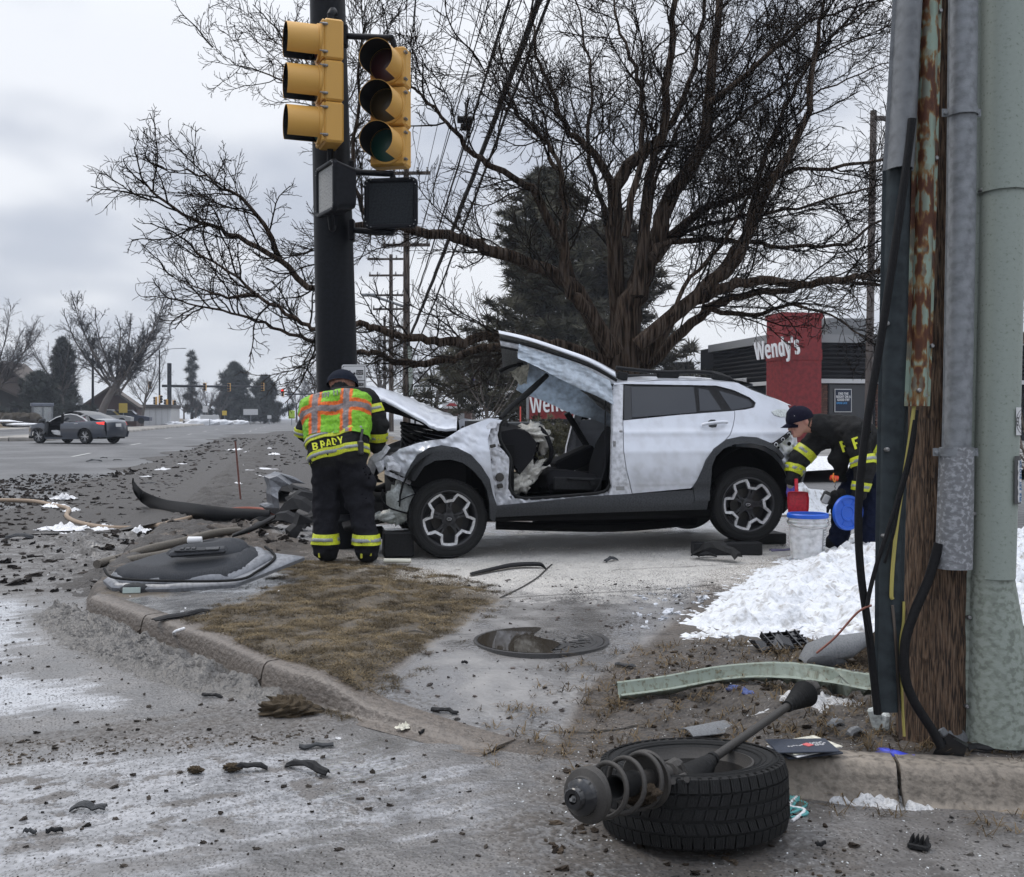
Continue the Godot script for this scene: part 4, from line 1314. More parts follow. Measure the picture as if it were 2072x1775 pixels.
func signal_head(label: String, where: Vector3, turn: float, tilt := 0.0) -> Node3D:
	var o := thing("traffic_signal", label, "traffic signal", where, turn, "signal heads on the black pole")
	o.rotation.x = tilt
	var lens := [Color(0.045, 0.004, 0.006), Color(0.05, 0.028, 0.004), Color(0.004, 0.05, 0.035)]
	for k in 3:
		var y := 0.362 - 0.362 * k
		var b := mb()
		b.box(v3(0, y, -0.10), v3(0.345, 0.356, 0.17), Basis.IDENTITY, 0.018)
		b.box(v3(0, y, -0.008), v3(0.325, 0.34, 0.03), Basis.IDENTITY, 0.012)
		var sec := obj("signal_section", b, M.signal_yellow, o)
		b = mb()
		var cut := 0.62
		var f := Transform3D(FACE * Basis(Vector3.UP, -PI / 2), v3(0, y, 0))
		b.lathe([v2(0.158, 0.0), v2(0.156, 0.30), v2(0.1535, 0.30), v2(0.1545, 0.0)], f, 30, cut, TAU - cut)
		b.lathe([v2(0.168, 0.0), v2(0.168, 0.025), v2(0.15, 0.03)], f, 30)
		obj("visor", b, M.signal_yellow, sec)
		b = mb()
		b.lathe([v2(0.1525, 0.008), v2(0.152, 0.297)], f, 30, cut, TAU - cut)
		obj("visor_lining", b, M.void, sec)
		b = mb()
		b.col = lens[k]
		b.lathe([v2(0.15, 0.012), v2(0.12, 0.028), v2(0.07, 0.04), v2(0.0, 0.046)], f, 24)
		obj("lens", b, M.satin, sec)
		b = mb()
		for sx in [-1.0, 1.0]:
			for e in [-0.12, 0.12]:
				b.box(v3(0.172 * sx, y + e, -0.02), v3(0.03, 0.022, 0.05), Basis.IDENTITY, 0.006)
				b.tube([v3(0.185 * sx, y + e, -0.03), v3(0.185 * sx, y + e, 0.03)], 0.006, 6)
		obj("hinge_clip", b, M.steel, sec).set_meta("kind", "stuff")
	return o

func walk_signal(label: String, where: Vector3, turn: float, face: Color) -> Node3D:
	var o := thing("pedestrian_signal", label, "pedestrian signal", where, turn, "pedestrian signals on the black pole")
	var b := mb()
	var rows := []
	for s in [[-0.20, 0.34, 0.30, 0.05], [-0.19, 0.40, 0.36, 0.06], [-0.03, 0.47, 0.43, 0.06], [0.0, 0.49, 0.45, 0.05]]:
		var row := pa()
		for p in rounded(s[1], s[2], s[3]): row.append(v3(p.x, p.y, s[0]))
		rows.append(row)
	b.loft(rows, true)
	b.fan(Array(rows[0]))
	obj("housing", b, M.black_steel, o)
	b = mb()
	rows = []
	for s in [[0.0, 0.495, 0.455, 0.05], [0.03, 0.495, 0.455, 0.05], [0.038, 0.48, 0.44, 0.045], [0.038, 0.43, 0.39, 0.03], [0.02, 0.415, 0.375, 0.02]]:
		var row := pa()
		for p in rounded(s[1], s[2], s[3]): row.append(v3(p.x, p.y, s[0]))
		rows.append(row)
	b.loft(rows, true)
	obj("door_frame", b, M.black_steel, o)
	b = mb()
	b.col = face
	b.extrude(rounded(0.42, 0.38, 0.02), 0.010, 0.018)
	obj("screen", b, M.cloth, o)
	b = mb()
	for p in rounded(0.465, 0.425, 0.05, 2): b.lathe([v2(0.006, 0.0), v2(0.005, 0.008), v2(0.0, 0.009)], Transform3D(FACE, v3(p.x, p.y, 0.036)), 6)
	obj("screws", b, M.steel, o).set_meta("kind", "stuff")
	return o

func build_traffic_pole() -> void:
	var foot := at_depth(690, 900, 10.25)
	foot.y = ground_height(foot.x, foot.z)
	var top := at_depth(655, -300, 10.35)
	var o := thing("signal_pole", "thick black steel signal pole with rusty scuffs behind the firefighter in the vest", "signal pole", foot)
	var b := mb()
	var n := smooth_noise(3.2, 4, 60)
	var rows := []
	for j in 301:
		var t := j / 300.0
		var p := foot.lerp(top, t)
		var row := pa()
		for k in 64:
			var w := TAU * k / 64
			row.append(p - foot + v3(cos(w), 0, sin(w)) * lerpf(0.205, 0.155, t))
		rows.append(row)
	b.loft(rows, true)
	for k in b.v.size():
		var y := b.v[k].y + foot.y
		var e := 0.42 * smoothstep(1.5, 2.4, y) * smoothstep(3.0, 2.5, y) * smoothstep(0.02, 0.2, b.v[k].z + 0.05) - 0.55
		e += n.get_noise_3d(b.v[k].x * 2.0, y * 0.7, b.v[k].z * 2.0) * 1.1
		b.c[k] = Color(1, 1, 1).lerp(Color(7.5, 2.2, 1.9), smoothstep(-0.06, 0.08, e) * 0.75)
	obj("shaft", b, M.black_steel, o)
	for q in [[0.0, 0.26, 0.28], [0.05, 0.235, 0.06]]:
		b = mb()
		b.lathe([v2(0.0, q[2]), v2(q[1] - 0.02, q[2]), v2(q[1], q[2] - 0.02), v2(q[1] + 0.02, 0)], Transform3D(Basis.IDENTITY, v3(0, q[0] * 5.0, 0)), 32)
		obj("base_collar", b, M.black_steel, o)
	# bracket arms to the right-hand signals
	for y in [77, 352, 470]:
		b = mb()
		var a := at_depth(698 if y < 100 else 712, y - 4, 10.15); var e := at_depth(792, y, 9.95)
		var turn_ := -1.0 if y > 400 else 1.0
		b.tube(bezier([a - foot, e - foot - v3(0.05, 0, 0), e - foot, e - foot + v3(0.03, (-0.10 if turn_ > 0 else 0.12), 0)], 4), 0.028, 10)
		b.box(a - foot, v3(0.05, 0.2, 0.1), Basis(Vector3.UP, YAW), 0.01)
		obj("bracket_arm", b, M.black_steel, o)
	b = mb()
	b.tube([at_depth(668, 30, 9.95) - foot, at_depth(668, 345, 9.85) - foot], 0.03, 10)
	b.tube(bezier([at_depth(668, 32, 9.95) - foot, at_depth(673, 22, 10.0) - foot, at_depth(676, 26, 10.2) - foot], 4), 0.035, 8)
	b.tube(bezier([at_depth(668, 430, 9.85) - foot, at_depth(672, 462, 9.9) - foot, at_depth(674, 458, 10.15) - foot], 4), 0.03, 8)
	obj("mounting_pipe", b, M.black_steel, o)
	signal_head("yellow traffic signal seen from its side, its three visors pointing left", at_depth(646, 171, 9.72), YAW - PI / 2 + 0.36, 0.0)
	signal_head("yellow traffic signal with dark lenses, on the arm right of the black pole", at_depth(783, 215, 9.95), YAW - 0.22)
	walk_signal("black pedestrian signal seen edge-on, its pale face turned left", at_depth(664, 383, 9.78), YAW - PI / 2 + 0.50, Color(0.42, 0.42, 0.41))
	walk_signal("black pedestrian signal with a dark dusty face, under the right signal head", at_depth(792, 412, 9.9), YAW - 0.16, Color(0.035, 0.037, 0.04))
	# crossing instructions for the push button
	var sg := thing("crossing_sign", "small white push-button sign with a walking figure on the black pole", "sign", at_depth(716, 778, 9.82), YAW - 0.1)
	b = mb()
	b.extrude(rounded(0.225, 0.36, 0.02), -0.004, 0.0)
	obj("plate", b, M.galvanised, sg)
	b = mb(); b.col = gray(0.62)
	b.extrude(rounded(0.222, 0.357, 0.02), 0.0005, 0.002)
	obj("white_face", b, M.plain, sg)
	b = mb(); b.col = gray(0.015)
	var ring := rounded(0.205, 0.335, 0.014)
	for k in ring.size():
		var p := ring[k]; var q := ring[(k + 1) % ring.size()]
		b.quad(v3(p.x, p.y, 0.003), v3(q.x, q.y, 0.003), v3(q.x * 0.96, q.y * 0.975, 0.003), v3(p.x * 0.96, p.y * 0.975, 0.003))
	b.box(v3(0, 0.035, 0.003), v3(0.2, 0.005, 0.001))
	b.box(v3(-0.06, 0.088, 0.003), v3(0.06, 0.075, 0.001))
	b.box(v3(-0.06, -0.04, 0.003), v3(0.06, 0.075, 0.001))
	b.box(v3(0.055, 0.108, 0.003), v3(0.064, 0.042, 0.001))
	b.box(v3(0.055, 0.0, 0.003), v3(0.07, 0.024, 0.001))
	b.lathe([v2(0.011, 0.002), v2(0.01, 0.005), v2(0, 0.006)], Transform3D(FACE, v3(0.005, 0.098, 0)), 10)
	obj("black_print", b, M.plain, sg)
	b = mb(); b.col = gray(0.62)
	b.extrude(outline([-0.058, 0.118, -0.052, 0.118, -0.05, 0.11, -0.054, 0.106, -0.048, 0.1, -0.044, 0.092, -0.046, 0.09, -0.053, 0.097, -0.055, 0.088, -0.046, 0.06, -0.052, 0.058, -0.059, 0.075, -0.066, 0.058, -0.073, 0.06, -0.064, 0.085, -0.065, 0.095, -0.072, 0.09, -0.074, 0.094, -0.066, 0.106, -0.06, 0.108]), 0.0038, 0.0044)
	b.box(v3(-0.05, -0.03, 0.004), v3(0.012, 0.018, 0.0008), Basis(v3(0, 0, 1), -0.4))
	obj("walking_figure", b, M.plain, sg)
	b = mb(); b.col = Color(0.45, 0.12, 0.03)
	b.extrude(outline([-0.075, -0.06, -0.06, -0.06, -0.055, -0.025, -0.06, -0.012, -0.075, -0.015]), 0.0038, 0.0046)
	obj("hand_figure", b, M.plain, sg)
	for q in [["START CROSSING", 0.0, 0.112, 0.55, 0.010], ["WATCH FOR", 0.0, 0.098, 0.55, 0.010], ["VEHICLES", 0.0, 0.066, 0.12, 0.011], ["DON'T START", 0.0, 0.0, 0.55, 0.010], ["FINISH CROSSING", 0.0, -0.03, 0.12, 0.009], ["IF STARTED", 0.0, -0.045, 0.12, 0.009]]:
		var tm := obj("lettering", flat_text(q[0], q[4], 0.0006), M.get("print_%s" % q[3], mat("print_%s" % q[3], gray(q[3]), 0.7)), sg)
		tm.position = v3(0.055, q[2] , 0.0044); tm.scale.x = 0.62

# a half-round cable guard strapped to a pole: centres, half widths and depths along it
func guard(b: Builder, pts: Array, half, deep, flange := 0.012, seg := 10) -> void:
	var rows := []
	for k in pts.size():
		var h: float = half if half is float else half[k]
		var d: float = deep if deep is float else deep[k]
		var row := pa()
		var side := view_basis.x; var out := -ahead
		row.append(pts[k] - side * (h + flange)); row.append(pts[k] - side * h)
		for s in seg + 1:
			var w := PI * s / seg
			row.append(pts[k] - side * cos(w) * h * 0.985 + out * (0.006 + sin(w) * d))
		row.append(pts[k] + side * h); row.append(pts[k] + side * (h + flange))
		var back := out * 0.004
		for e in range(row.size() - 1, -1, -1):
			var inn: Vector3 = pts[k] + (row[e] - pts[k]) * 0.95
			row.append(inn - back if e > 1 and e < seg + 3 else row[e] - back)
		rows.append(row)
	b.loft(rows, true)

func build_utility_pole() -> void:
	var foot := at_depth(1888, 1502, 4.62)
	foot.y = ground_height(foot.x, foot.z)
	var at := func(x: float, y: float, near: float) -> Vector3: return at_depth(x, y, 4.6 - near) - foot
	var o := thing("utility_pole", "weathered brown wooden utility pole carrying cable guards, at the right", "utility pole", foot)
	var b := mb()
	var n := smooth_noise(3.0, 3, 71)
	var n2 := smooth_noise(14.0, 2, 72)
	var rows := []
	var top := v3(0.16, 11.4, -0.1)
	for j in 81:
		var t := pow(j / 80.0, 1.6)
		var row := pa()
		for k in 72:
			var w := TAU * k / 72
			var r := lerpf(0.152, 0.115, t) * (1.0 + 0.02 * n.get_noise_2d(w * 2.0, t * 9.0)) - 0.006 * maxf(0.0, n2.get_noise_2d(w * 3.2, t * 2.2) - 0.1) * 2.0
			row.append(top * t + v3(cos(w) * r, -0.1 * (1.0 - t), sin(w) * r))
		rows.append(row)
	b.loft(rows, true)
	b.fan(Array(rows[-1]))
	obj("wood_pole", b, M.pole_wood, o)
	for y in [10.6, 9.6]:
		b = mb()
		b.box(v3(0.15, y, 0.12), v3(2.6, 0.12, 0.1), Basis.IDENTITY, 0.01)
		obj("crossarm", b, M.old_wood, o)
	# dark plastic guard, in two lengths, the lower one sprung open
	b = mb()
	guard(b, [at.call(1852, -500, 0.2), at.call(1838, 0, 0.2), at.call(1828, 180, 0.2), at.call(1818, 345, 0.2)], 0.05, 0.075)
	obj("grey_guard", b, M.conduit_grey, o)
	b = mb()
	guard(b, [at.call(1816, 330, 0.17), at.call(1812, 600, 0.17), at.call(1806, 900, 0.16), at.call(1801, 1150, 0.16), at.call(1798, 1440, 0.16)], [0.047, 0.05, 0.05, 0.048, 0.046], [0.06, 0.04, 0.02, 0.016, 0.015])
	obj("dark_guard", b, M.conduit_dark, o)
	# rusty green steel guard
	b = mb()
	guard(b, [at.call(1884, -500, 0.19), at.call(1879, 40, 0.19), at.call(1870, 400, 0.19), at.call(1861, 700, 0.19), at.call(1856, 822, 0.19)], 0.036, 0.04, 0.016)
	obj("rusty_guard", b, M.rusty_green, o)
	# galvanised conduit with two straps and a wider foot
	b = mb()
	guard(b, [at.call(1950, -500, 0.17), at.call(1949, 0, 0.17), at.call(1945, 400, 0.17), at.call(1938, 800, 0.17), at.call(1935, 925, 0.17)], 0.055, 0.06, 0.004)
	obj("galvanised_conduit", b, M.galvanised, o)
	b = mb()
	guard(b, [at.call(1936, 905, 0.18), at.call(1933, 1040, 0.18), at.call(1930, 1150, 0.18)], [0.066, 0.07, 0.072], 0.062, 0.004)
	obj("conduit_foot", b, M.splattered, o)
	for q in [[1946, 228, 0.059], [1934, 915, 0.072]]:
		b = mb()
		guard(b, [at.call(q[0], q[1] - 8, 0.175), at.call(q[0], q[1] + 8, 0.175)], q[2], 0.066, 0.02)
		for sx in [-1, 1]: b.lathe([v2(0.008, 0), v2(0.008, 0.008), v2(0, 0.009)], Transform3D(view_basis * FACE, at.call(q[0] + sx * (q[2] + 0.01) * 478.0, q[1], 0.18)), 6)
		obj("pipe_strap", b, M.galvanised, o)
	# pale green plastic riser in three lengths; the foot flares
	b = mb()
	guard(b, [at.call(2032, -500, 0.10), at.call(2030, 0, 0.10), at.call(2026, 392, 0.10)], 0.094, 0.12, 0.014, 16)
	obj("green_riser", b, M.pale_green, o)
	b = mb()
	guard(b, [at.call(2026, 385, 0.095), at.call(2016, 800, 0.095), at.call(2006, 1166, 0.095)], [0.088, 0.088, 0.086], 0.115, 0.014, 16)
	obj("green_riser", b, M.pale_green, o)
	b = mb()
	guard(b, [at.call(2005, 1160, 0.10), at.call(2006, 1180, 0.10), at.call(2012, 1260, 0.10), at.call(2022, 1360, 0.10), at.call(2024, 1497, 0.10)], [0.085, 0.088, 0.105, 0.13, 0.145], [0.10, 0.10, 0.11, 0.13, 0.14], 0.014, 16)
	obj("riser_foot", b, M.lichen_green, o)
	# bolts
	for q in [[1845, 100, 0.22], [1903, 22, 0.2], [1895, 320, 0.2], [1886, 700, 0.2], [1860, 790, 0.24], [1872, 800, 0.22], [1796, 655, 0.2], [1796, 910, 0.2], [1790, 1085, 0.2], [1987, 385, 0.12], [1972, 1040, 0.12], [1962, 1250, 0.12], [1957, 1430, 0.12]]:
		b = mb()
		b.lathe([v2(0.009, -0.02), v2(0.009, 0.006), v2(0.006, 0.009), v2(0, 0.009)], Transform3D(view_basis * FACE, at.call(q[0], q[1], q[2])), 8)
		obj("bolt", b, M.steel, o)
	# stickers on the riser
	var riser_face := func(x: float, y: float, out: float) -> Vector3:
		var c: Vector3 = at.call(2014, y, 0.101)
		var dx := clampf((x - 2014.0) / 2200.0 * 4.5 / 0.088, -0.99, 0.99)
		return c + view_basis.x * dx * 0.0882 - ahead * (0.008 + 0.1155 * sqrt(1.0 - dx * dx) + out)
	b = mb()
	var sheet_ := func(b2: Builder, x0: float, x1: float, y0: float, y1: float, out: float, ragged := 0.0) -> void:
		var rr := []
		for j in 15:
			var row := pa()
			for k in 13:
				row.append(riser_face.call(lerpf(x0, x1, k / 12.0) + ragged * sin(j * 1.9) * (1.0 if k == 0 else 0.0), lerpf(y0, y1, j / 14.0), out))
			rr.append(row)
		b2.loft(rr)
	b.col = gray(0.6)
	sheet_.call(b, 2030.0, 2053.0, 825.0, 880.0, 0.001)
	obj("white_sticker", b, M.plain, o)
	b = mb(); b.col = gray(0.03)
	for rr in [19.0, 13.0]:
		var ringrow := []
		for k in 29:
			var w := TAU * k / 28.0
			ringrow.append(riser_face.call(clampf(2051.0 + cos(w) * rr * 1.1, 2031.0, 2053.0), 853.0 + sin(w) * rr * 1.25, 0.002))
		b.tube(ringrow, 0.0009, 4, false)
	b.tube([riser_face.call(2047, 843, 0.002), riser_face.call(2047, 849, 0.002)], 0.001, 4)
	obj("sticker_emblem", b, M.plain, o)
	for q in [["R", 2035, 846], ["E", 2034, 853], ["P", 2034, 860], ["O", 2046, 860]]:
		var tm := obj("sticker_letter", flat_text(q[0], 0.010, 0.0006), M.ink, o)
		tm.position = riser_face.call(q[1], q[2], 0.003)
		tm.basis = Basis(Vector3.UP, YAW + 0.5) * Basis(v3(0, 0, 1), 1.3)
	b = mb(); b.col = gray(0.07)
	sheet_.call(b, 2026.0, 2052.0, 921.0, 1016.0, 0.001)
	obj("torn_sticker_back", b, M.plain, o)
	b = mb(); b.col = gray(0.62)
	sheet_.call(b, 2035.0, 2052.5, 930.0, 1013.0, 0.0025, 1.2)
	obj("torn_sticker", b, M.plain, o)
	var slogan := "TRUE JUST IN CLICK"
	for k in slogan.length():
		if slogan[k] == " ": continue
		var tm := obj("sticker_letter", flat_text(slogan[k], 0.017, 0.0006), M.ink_blue, o)
		tm.position = riser_face.call(2043.0, 1010.0 - k * 4.5, 0.005)
		tm.basis = Basis(Vector3.UP, YAW + 0.75) * Basis(v3(0, 0, 1), PI / 2)
	# cables hanging from the guards
	var cord := func(label: String, px: Array, near: float, near2: float, r: float, m: Material) -> void:
		var pts := []
		for k in px.size(): pts.append(at.call(px[k][0], px[k][1], lerpf(near, near2, k / float(px.size() - 1))))
		var first: Vector3 = pts[0]
		var c := mb()
		c.tube(bezier(pts.map(func(p): return p - first), 8), r, 8)
		tag(obj("cable", c, m), label, "cable").position = foot + first
	cord.call("thick black cable hanging loose across the leaning dark guard", [[1846, 240], [1835, 330], [1808, 520], [1782, 690], [1757, 840], [1742, 960], [1737, 1060], [1742, 1160], [1757, 1270], [1766, 1350], [1776, 1445]], 0.29, 0.20, 0.0165, M.cable)
	cord.call("second black cable with a splice, crossing below the first", [[1852, 850], [1838, 930], [1815, 1015], [1795, 1080], [1772, 1150], [1755, 1230], [1764, 1290]], 0.24, 0.25, 0.009, M.cable)
	cord.call("thin black cable behind the yellow wire", [[1856, 830], [1846, 920], [1822, 1010], [1808, 1080], [1790, 1140]], 0.23, 0.21, 0.006, M.cable)
	cord.call("yellow wire hanging out of the rusty guard", [[1850, 822], [1842, 880], [1830, 960], [1818, 1040], [1808, 1130], [1804, 1200], [1806, 1212]], 0.2, 0.19, 0.008, M.yellow_wire)
	cord.call("short yellow wire end low on the wooden pole", [[1829, 1218], [1828, 1260], [1822, 1310], [1826, 1420], [1830, 1490]], 0.18, 0.17, 0.006, M.yellow_wire)
	cord.call("thick black cable bulging from under the galvanised conduit to the ground", [[1900, 1100], [1880, 1170], [1850, 1240], [1832, 1300], [1832, 1370], [1850, 1420], [1885, 1475], [1905, 1512]], 0.2, 0.24, 0.02, M.cable)
	cord.call("grey frayed strand against the wooden pole", [[1806, 1225], [1812, 1290], [1818, 1400], [1822, 1495]], 0.19, 0.18, 0.006, M.old_wood)
	cord.call("thin rusty wire looping over the broken grey lamp head", [[1764, 1225], [1735, 1240], [1690, 1290], [1652, 1322]], 0.26, 0.2, 0.0045, M.copper_wire)

func build_wires() -> void:
	# three far utility poles in line down the street
	var poles := [[822, 46.0, 330, "tall far utility pole right behind the signal head, nearest of the far three"], [791, 72.0, 515, "middle far utility pole with five stacked crossarms"], [778, 104.0, 640, "most distant utility pole, half hidden by the second"]]
	var arms := [[[497, 95, 0.0], [352, 95, 0.0]], [[525, 80, -8.0], [558, 74, -8.0], [598, 82, -6.0], [626, 66, -4.0], [662, 70, -2.0]], [[668, 50, 0.0], [690, 44, 0.0]]]
	for k in 3:
		var p: Array = poles[k]
		var top := at_depth(p[0], p[2], p[1])
		var foot := v3(top.x, ground_height(top.x, top.z), top.z)
		var o := thing("utility_pole", p[3], "utility pole", foot, 0.0, "utility poles down the street")
		var b := mb()
		b.tube([v3(0, -0.1, 0), top - foot], [0.17, 0.12], 10)
		obj("wood_pole", b, M.old_wood, o)
		for a in arms[k]:
			b = mb()
			var m_ := at_depth(p[0] + a[2], a[0], p[1]) - foot
			var w: float = a[1] / 2200.0 * p[1]
			var turn := Basis(Vector3.UP, -0.25)
			b.box(m_ + v3(0, 0, 0.14), v3(w, 0.13, 0.1), turn)
			obj("crossarm", b, M.old_wood, o)
			b = mb()
			for s in [-0.46, -0.25, 0.25, 0.46]:
				b.lathe([v2(0.03, 0), v2(0.07, 0.06), v2(0.03, 0.12), v2(0.06, 0.16), v2(0, 0.2)], Transform3D(Basis.IDENTITY, m_ + turn * v3(s * w, 0.065, 0.14)), 6)
			obj("insulators", b, M.steel, o).set_meta("kind", "stuff")
		if k == 0:
			b = mb()
			b.tube([at_depth(822, 622, 46) - foot, at_depth(752, 598, 45.5) - foot], 0.06, 6)
			b.box(at_depth(746, 597, 45.5) - foot, v3(0.6, 0.12, 0.25), Basis(Vector3.UP, -0.3), 0.03)
			obj("street_lamp_arm", b, M.galvanised, o)
			b = mb()
			b.tube([at_depth(832, 800, 45.8) - foot, at_depth(829, 700, 45.8) - foot], 0.09, 8)
			obj("green_riser", b, M.pale_green, o)
	# the lines themselves, from the near pole's arms overhead to the far ones
	var lines := [[823, 819, 352, 0.011, "first"], [834, 812, 505, 0.011, "second"], [847, 792, 524, 0.011, "third"], [884, 836, 352, 0.008, "fourth, thin"], [935, 852, 400, 0.011, "fifth"], [963, 846, 497, 0.011, "sixth"], [996, 812, 600, 0.013, "seventh"], [1062, 822, 628, 0.011, "eighth"], [1077, 824, 655, 0.011, "ninth"]]
	var slopes := [-0.01, -0.06, -0.09, -0.176, -0.228, -0.265, -0.294, -0.335, -0.347]
	for k in lines.size():
		var l: Array = lines[k]
		var near := at_depth(l[0] - slopes[k] * 3456.0, -3456, 4.6)
		var far := at_depth(l[1], l[2], 46.0)
		var b := mb()
		b.tube([Vector3.ZERO, far - near], l[3], 5)
		tag(obj("power_line", b, M.cable), "overhead line running down the street, %s from the signal head" % l[4], "wire", "overhead lines").position = near
	# thick wrapped bundles
	for q in [[1097, -0.366, 822, 700, 0.055, "thickest black cable bundle, looped against the sky left of the big limbs"], [1117, -0.366, 826, 742, 0.028, "black cable just right of the thickest bundle"], [1011, -0.303, 845, 590, 0.026, "lumpy black cable with a hanging splice, amid the thin lines"]]:
		var near := at_depth(q[0] - q[1] * 3456.0, -3456, 4.6)
		var far := at_depth(q[2], q[3], 46.0)
		var b := mb()
		var pts := []
		for k in 41:
			var t := k / 40.0
			pts.append((far - near) * t + v3(0, -4.0 * t * (1 - t) * 0.25 + 0.02 * sin(k * 2.1), 0.015 * cos(k * 1.3)))
		b.tube(bezier(pts, 3), q[4], 7)
		tag(obj("power_cable", b, M.cable), q[5], "wire", "overhead lines").position = near
		if q[0] == 1011:
			b = mb()
			var s := at_depth(940, 243, 15.0) - near
			b.tube([s + v3(-0.1, 0.0, 0), s + v3(0.1, 0.01, 0)], 0.05, 6)
			b.tube([s + v3(-0.05, -0.1, 0), s + v3(0.08, -0.09, 0)], 0.05, 6)
			b.tube([s + v3(-0.02, -0.1, 0), s + v3(0.06, 0.3, 0)], 0.015, 5)
			tag(obj("cable_splice", b, M.cable), "small black splice clamped on the lumpy cable", "cable splice").position = near
	# yard light at the restaurant's lot
	var lp := at_depth(1757, 850, 38.0)
	lp.y = ground_height(lp.x, lp.z)
	var o := thing("lot_light", "square brown lamp post in front of the restaurant, its head behind the guard", "street lamp", lp)
	var b := mb()
	var lean := at_depth(1768, 224, 38.0) - lp
	b.tube([v3(0, 0, 0), lean], [0.16, 0.13], 4)
	obj("post", b, M.brown_steel, o)
	b = mb()
	b.box(lean + v3(0.55, -0.25, 0), v3(1.0, 0.14, 0.14))
	b.box(lean + v3(1.3, -0.45, 0), v3(0.7, 0.5, 0.5), Basis.IDENTITY, 0.05)
	obj("lamp_head", b, M.brown_steel, o)

# --- wheels
const AXLE := Basis(Vector3(1, 0, 0), Vector3(0, 0, 1), Vector3(0, -1, 0))

func tyre_mesh(R: float, rim: float, w: float, blocks: int, slats: int, xf: Transform3D) -> Builder:
	var b := mb()
	var h := w / 2
	var c := R - 0.009
	b.lathe([v2(rim - 0.012, -h * 0.72), v2(rim + 0.004, -h * 0.86), v2(rim + 0.03, -h * 0.97), v2(rim + 0.07, -h * 1.04), v2(c - 0.045, -h * 1.03), v2(c - 0.02, -h * 0.97), v2(c - 0.006, -h * 0.86), v2(c, -h * 0.7), v2(c + 0.002, 0), v2(c, h * 0.7), v2(c - 0.006, h * 0.86), v2(c - 0.02, h * 0.97), v2(c - 0.045, h * 1.03), v2(rim + 0.07, h * 1.04), v2(rim + 0.03, h * 0.97), v2(rim + 0.004, h * 0.86), v2(rim - 0.012, h * 0.72)], xf, 64)
	for q in [0.025, 0.045, 0.085]:
		for s in [-1.0, 1.0]:
			b.lathe([v2(rim + q, s * h * (0.95 + q)), v2(rim + q + 0.003, s * (h * (0.95 + q) + 0.004)), v2(rim + q + 0.006, s * h * (0.95 + q + 0.004))], xf, 64)
	var rows := [[-0.80, 0.36, 0.0, 0.011], [-0.40, 0.30, 0.5, 0.0], [0.0, 0.30, 0.0, 0.0], [0.40, 0.30, 0.5, 0.0], [0.80, 0.36, 0.25, 0.011]]
	var ring := TAU / blocks
	for r in rows:
		for k in blocks:
			for e in slats:
				var w0: float = (k + r[2] + (e + 0.06) / slats * 0.86) * ring
				var w1: float = (k + r[2] + (e + 0.94) / slats * 0.86) * ring
				var y0: float = (r[0] - r[1] / 2) * h; var y1: float = (r[0] + r[1] / 2) * h
				var skew: float = 0.012 * (1.0 if r[0] < 0 else -1.0) * (0.0 if absf(r[0]) > 0.7 else 1.0)
				var lo: float = c - 0.004
				var d: float = r[3]
				var p := []
				for q in [[w0, y0, lo], [w1, y0, lo], [w1, y1, lo], [w0, y1, lo], [w0, y0, R], [w1, y0, R], [w1, y1, R], [w0, y1, R]]:
					var a: float = q[0] + skew * (q[1] - y0) / (h * 0.3) * 3.0
					var rad: float = q[2] - (d if absf(q[1]) > h * 0.8 else 0.0)
					p.append(xf * v3(cos(a) * rad, q[1], sin(a) * rad))
				b.quad(p[4], p[5], p[6], p[7])
				b.quad(p[0], p[4], p[7], p[3]); b.quad(p[1], p[2], p[6], p[5])
				b.quad(p[0], p[1], p[5], p[4]); b.quad(p[3], p[7], p[6], p[2])
				if absf(r[0]) > 0.7 and e == 0:
					var s: float = signf(r[0])
					var q2 := []
					for g in [[w0, h * 0.98, c - 0.002], [w0 + ring * 0.6, h * 0.98, c - 0.002], [w0 + ring * 0.6, h * 1.045, c - 0.03], [w0, h * 1.045, c - 0.03]]:
						q2.append(xf * v3(cos(g[0]) * g[2], s * g[1], sin(g[0]) * g[2]))
					b.quad(q2[0], q2[1], q2[2], q2[3])
	return b

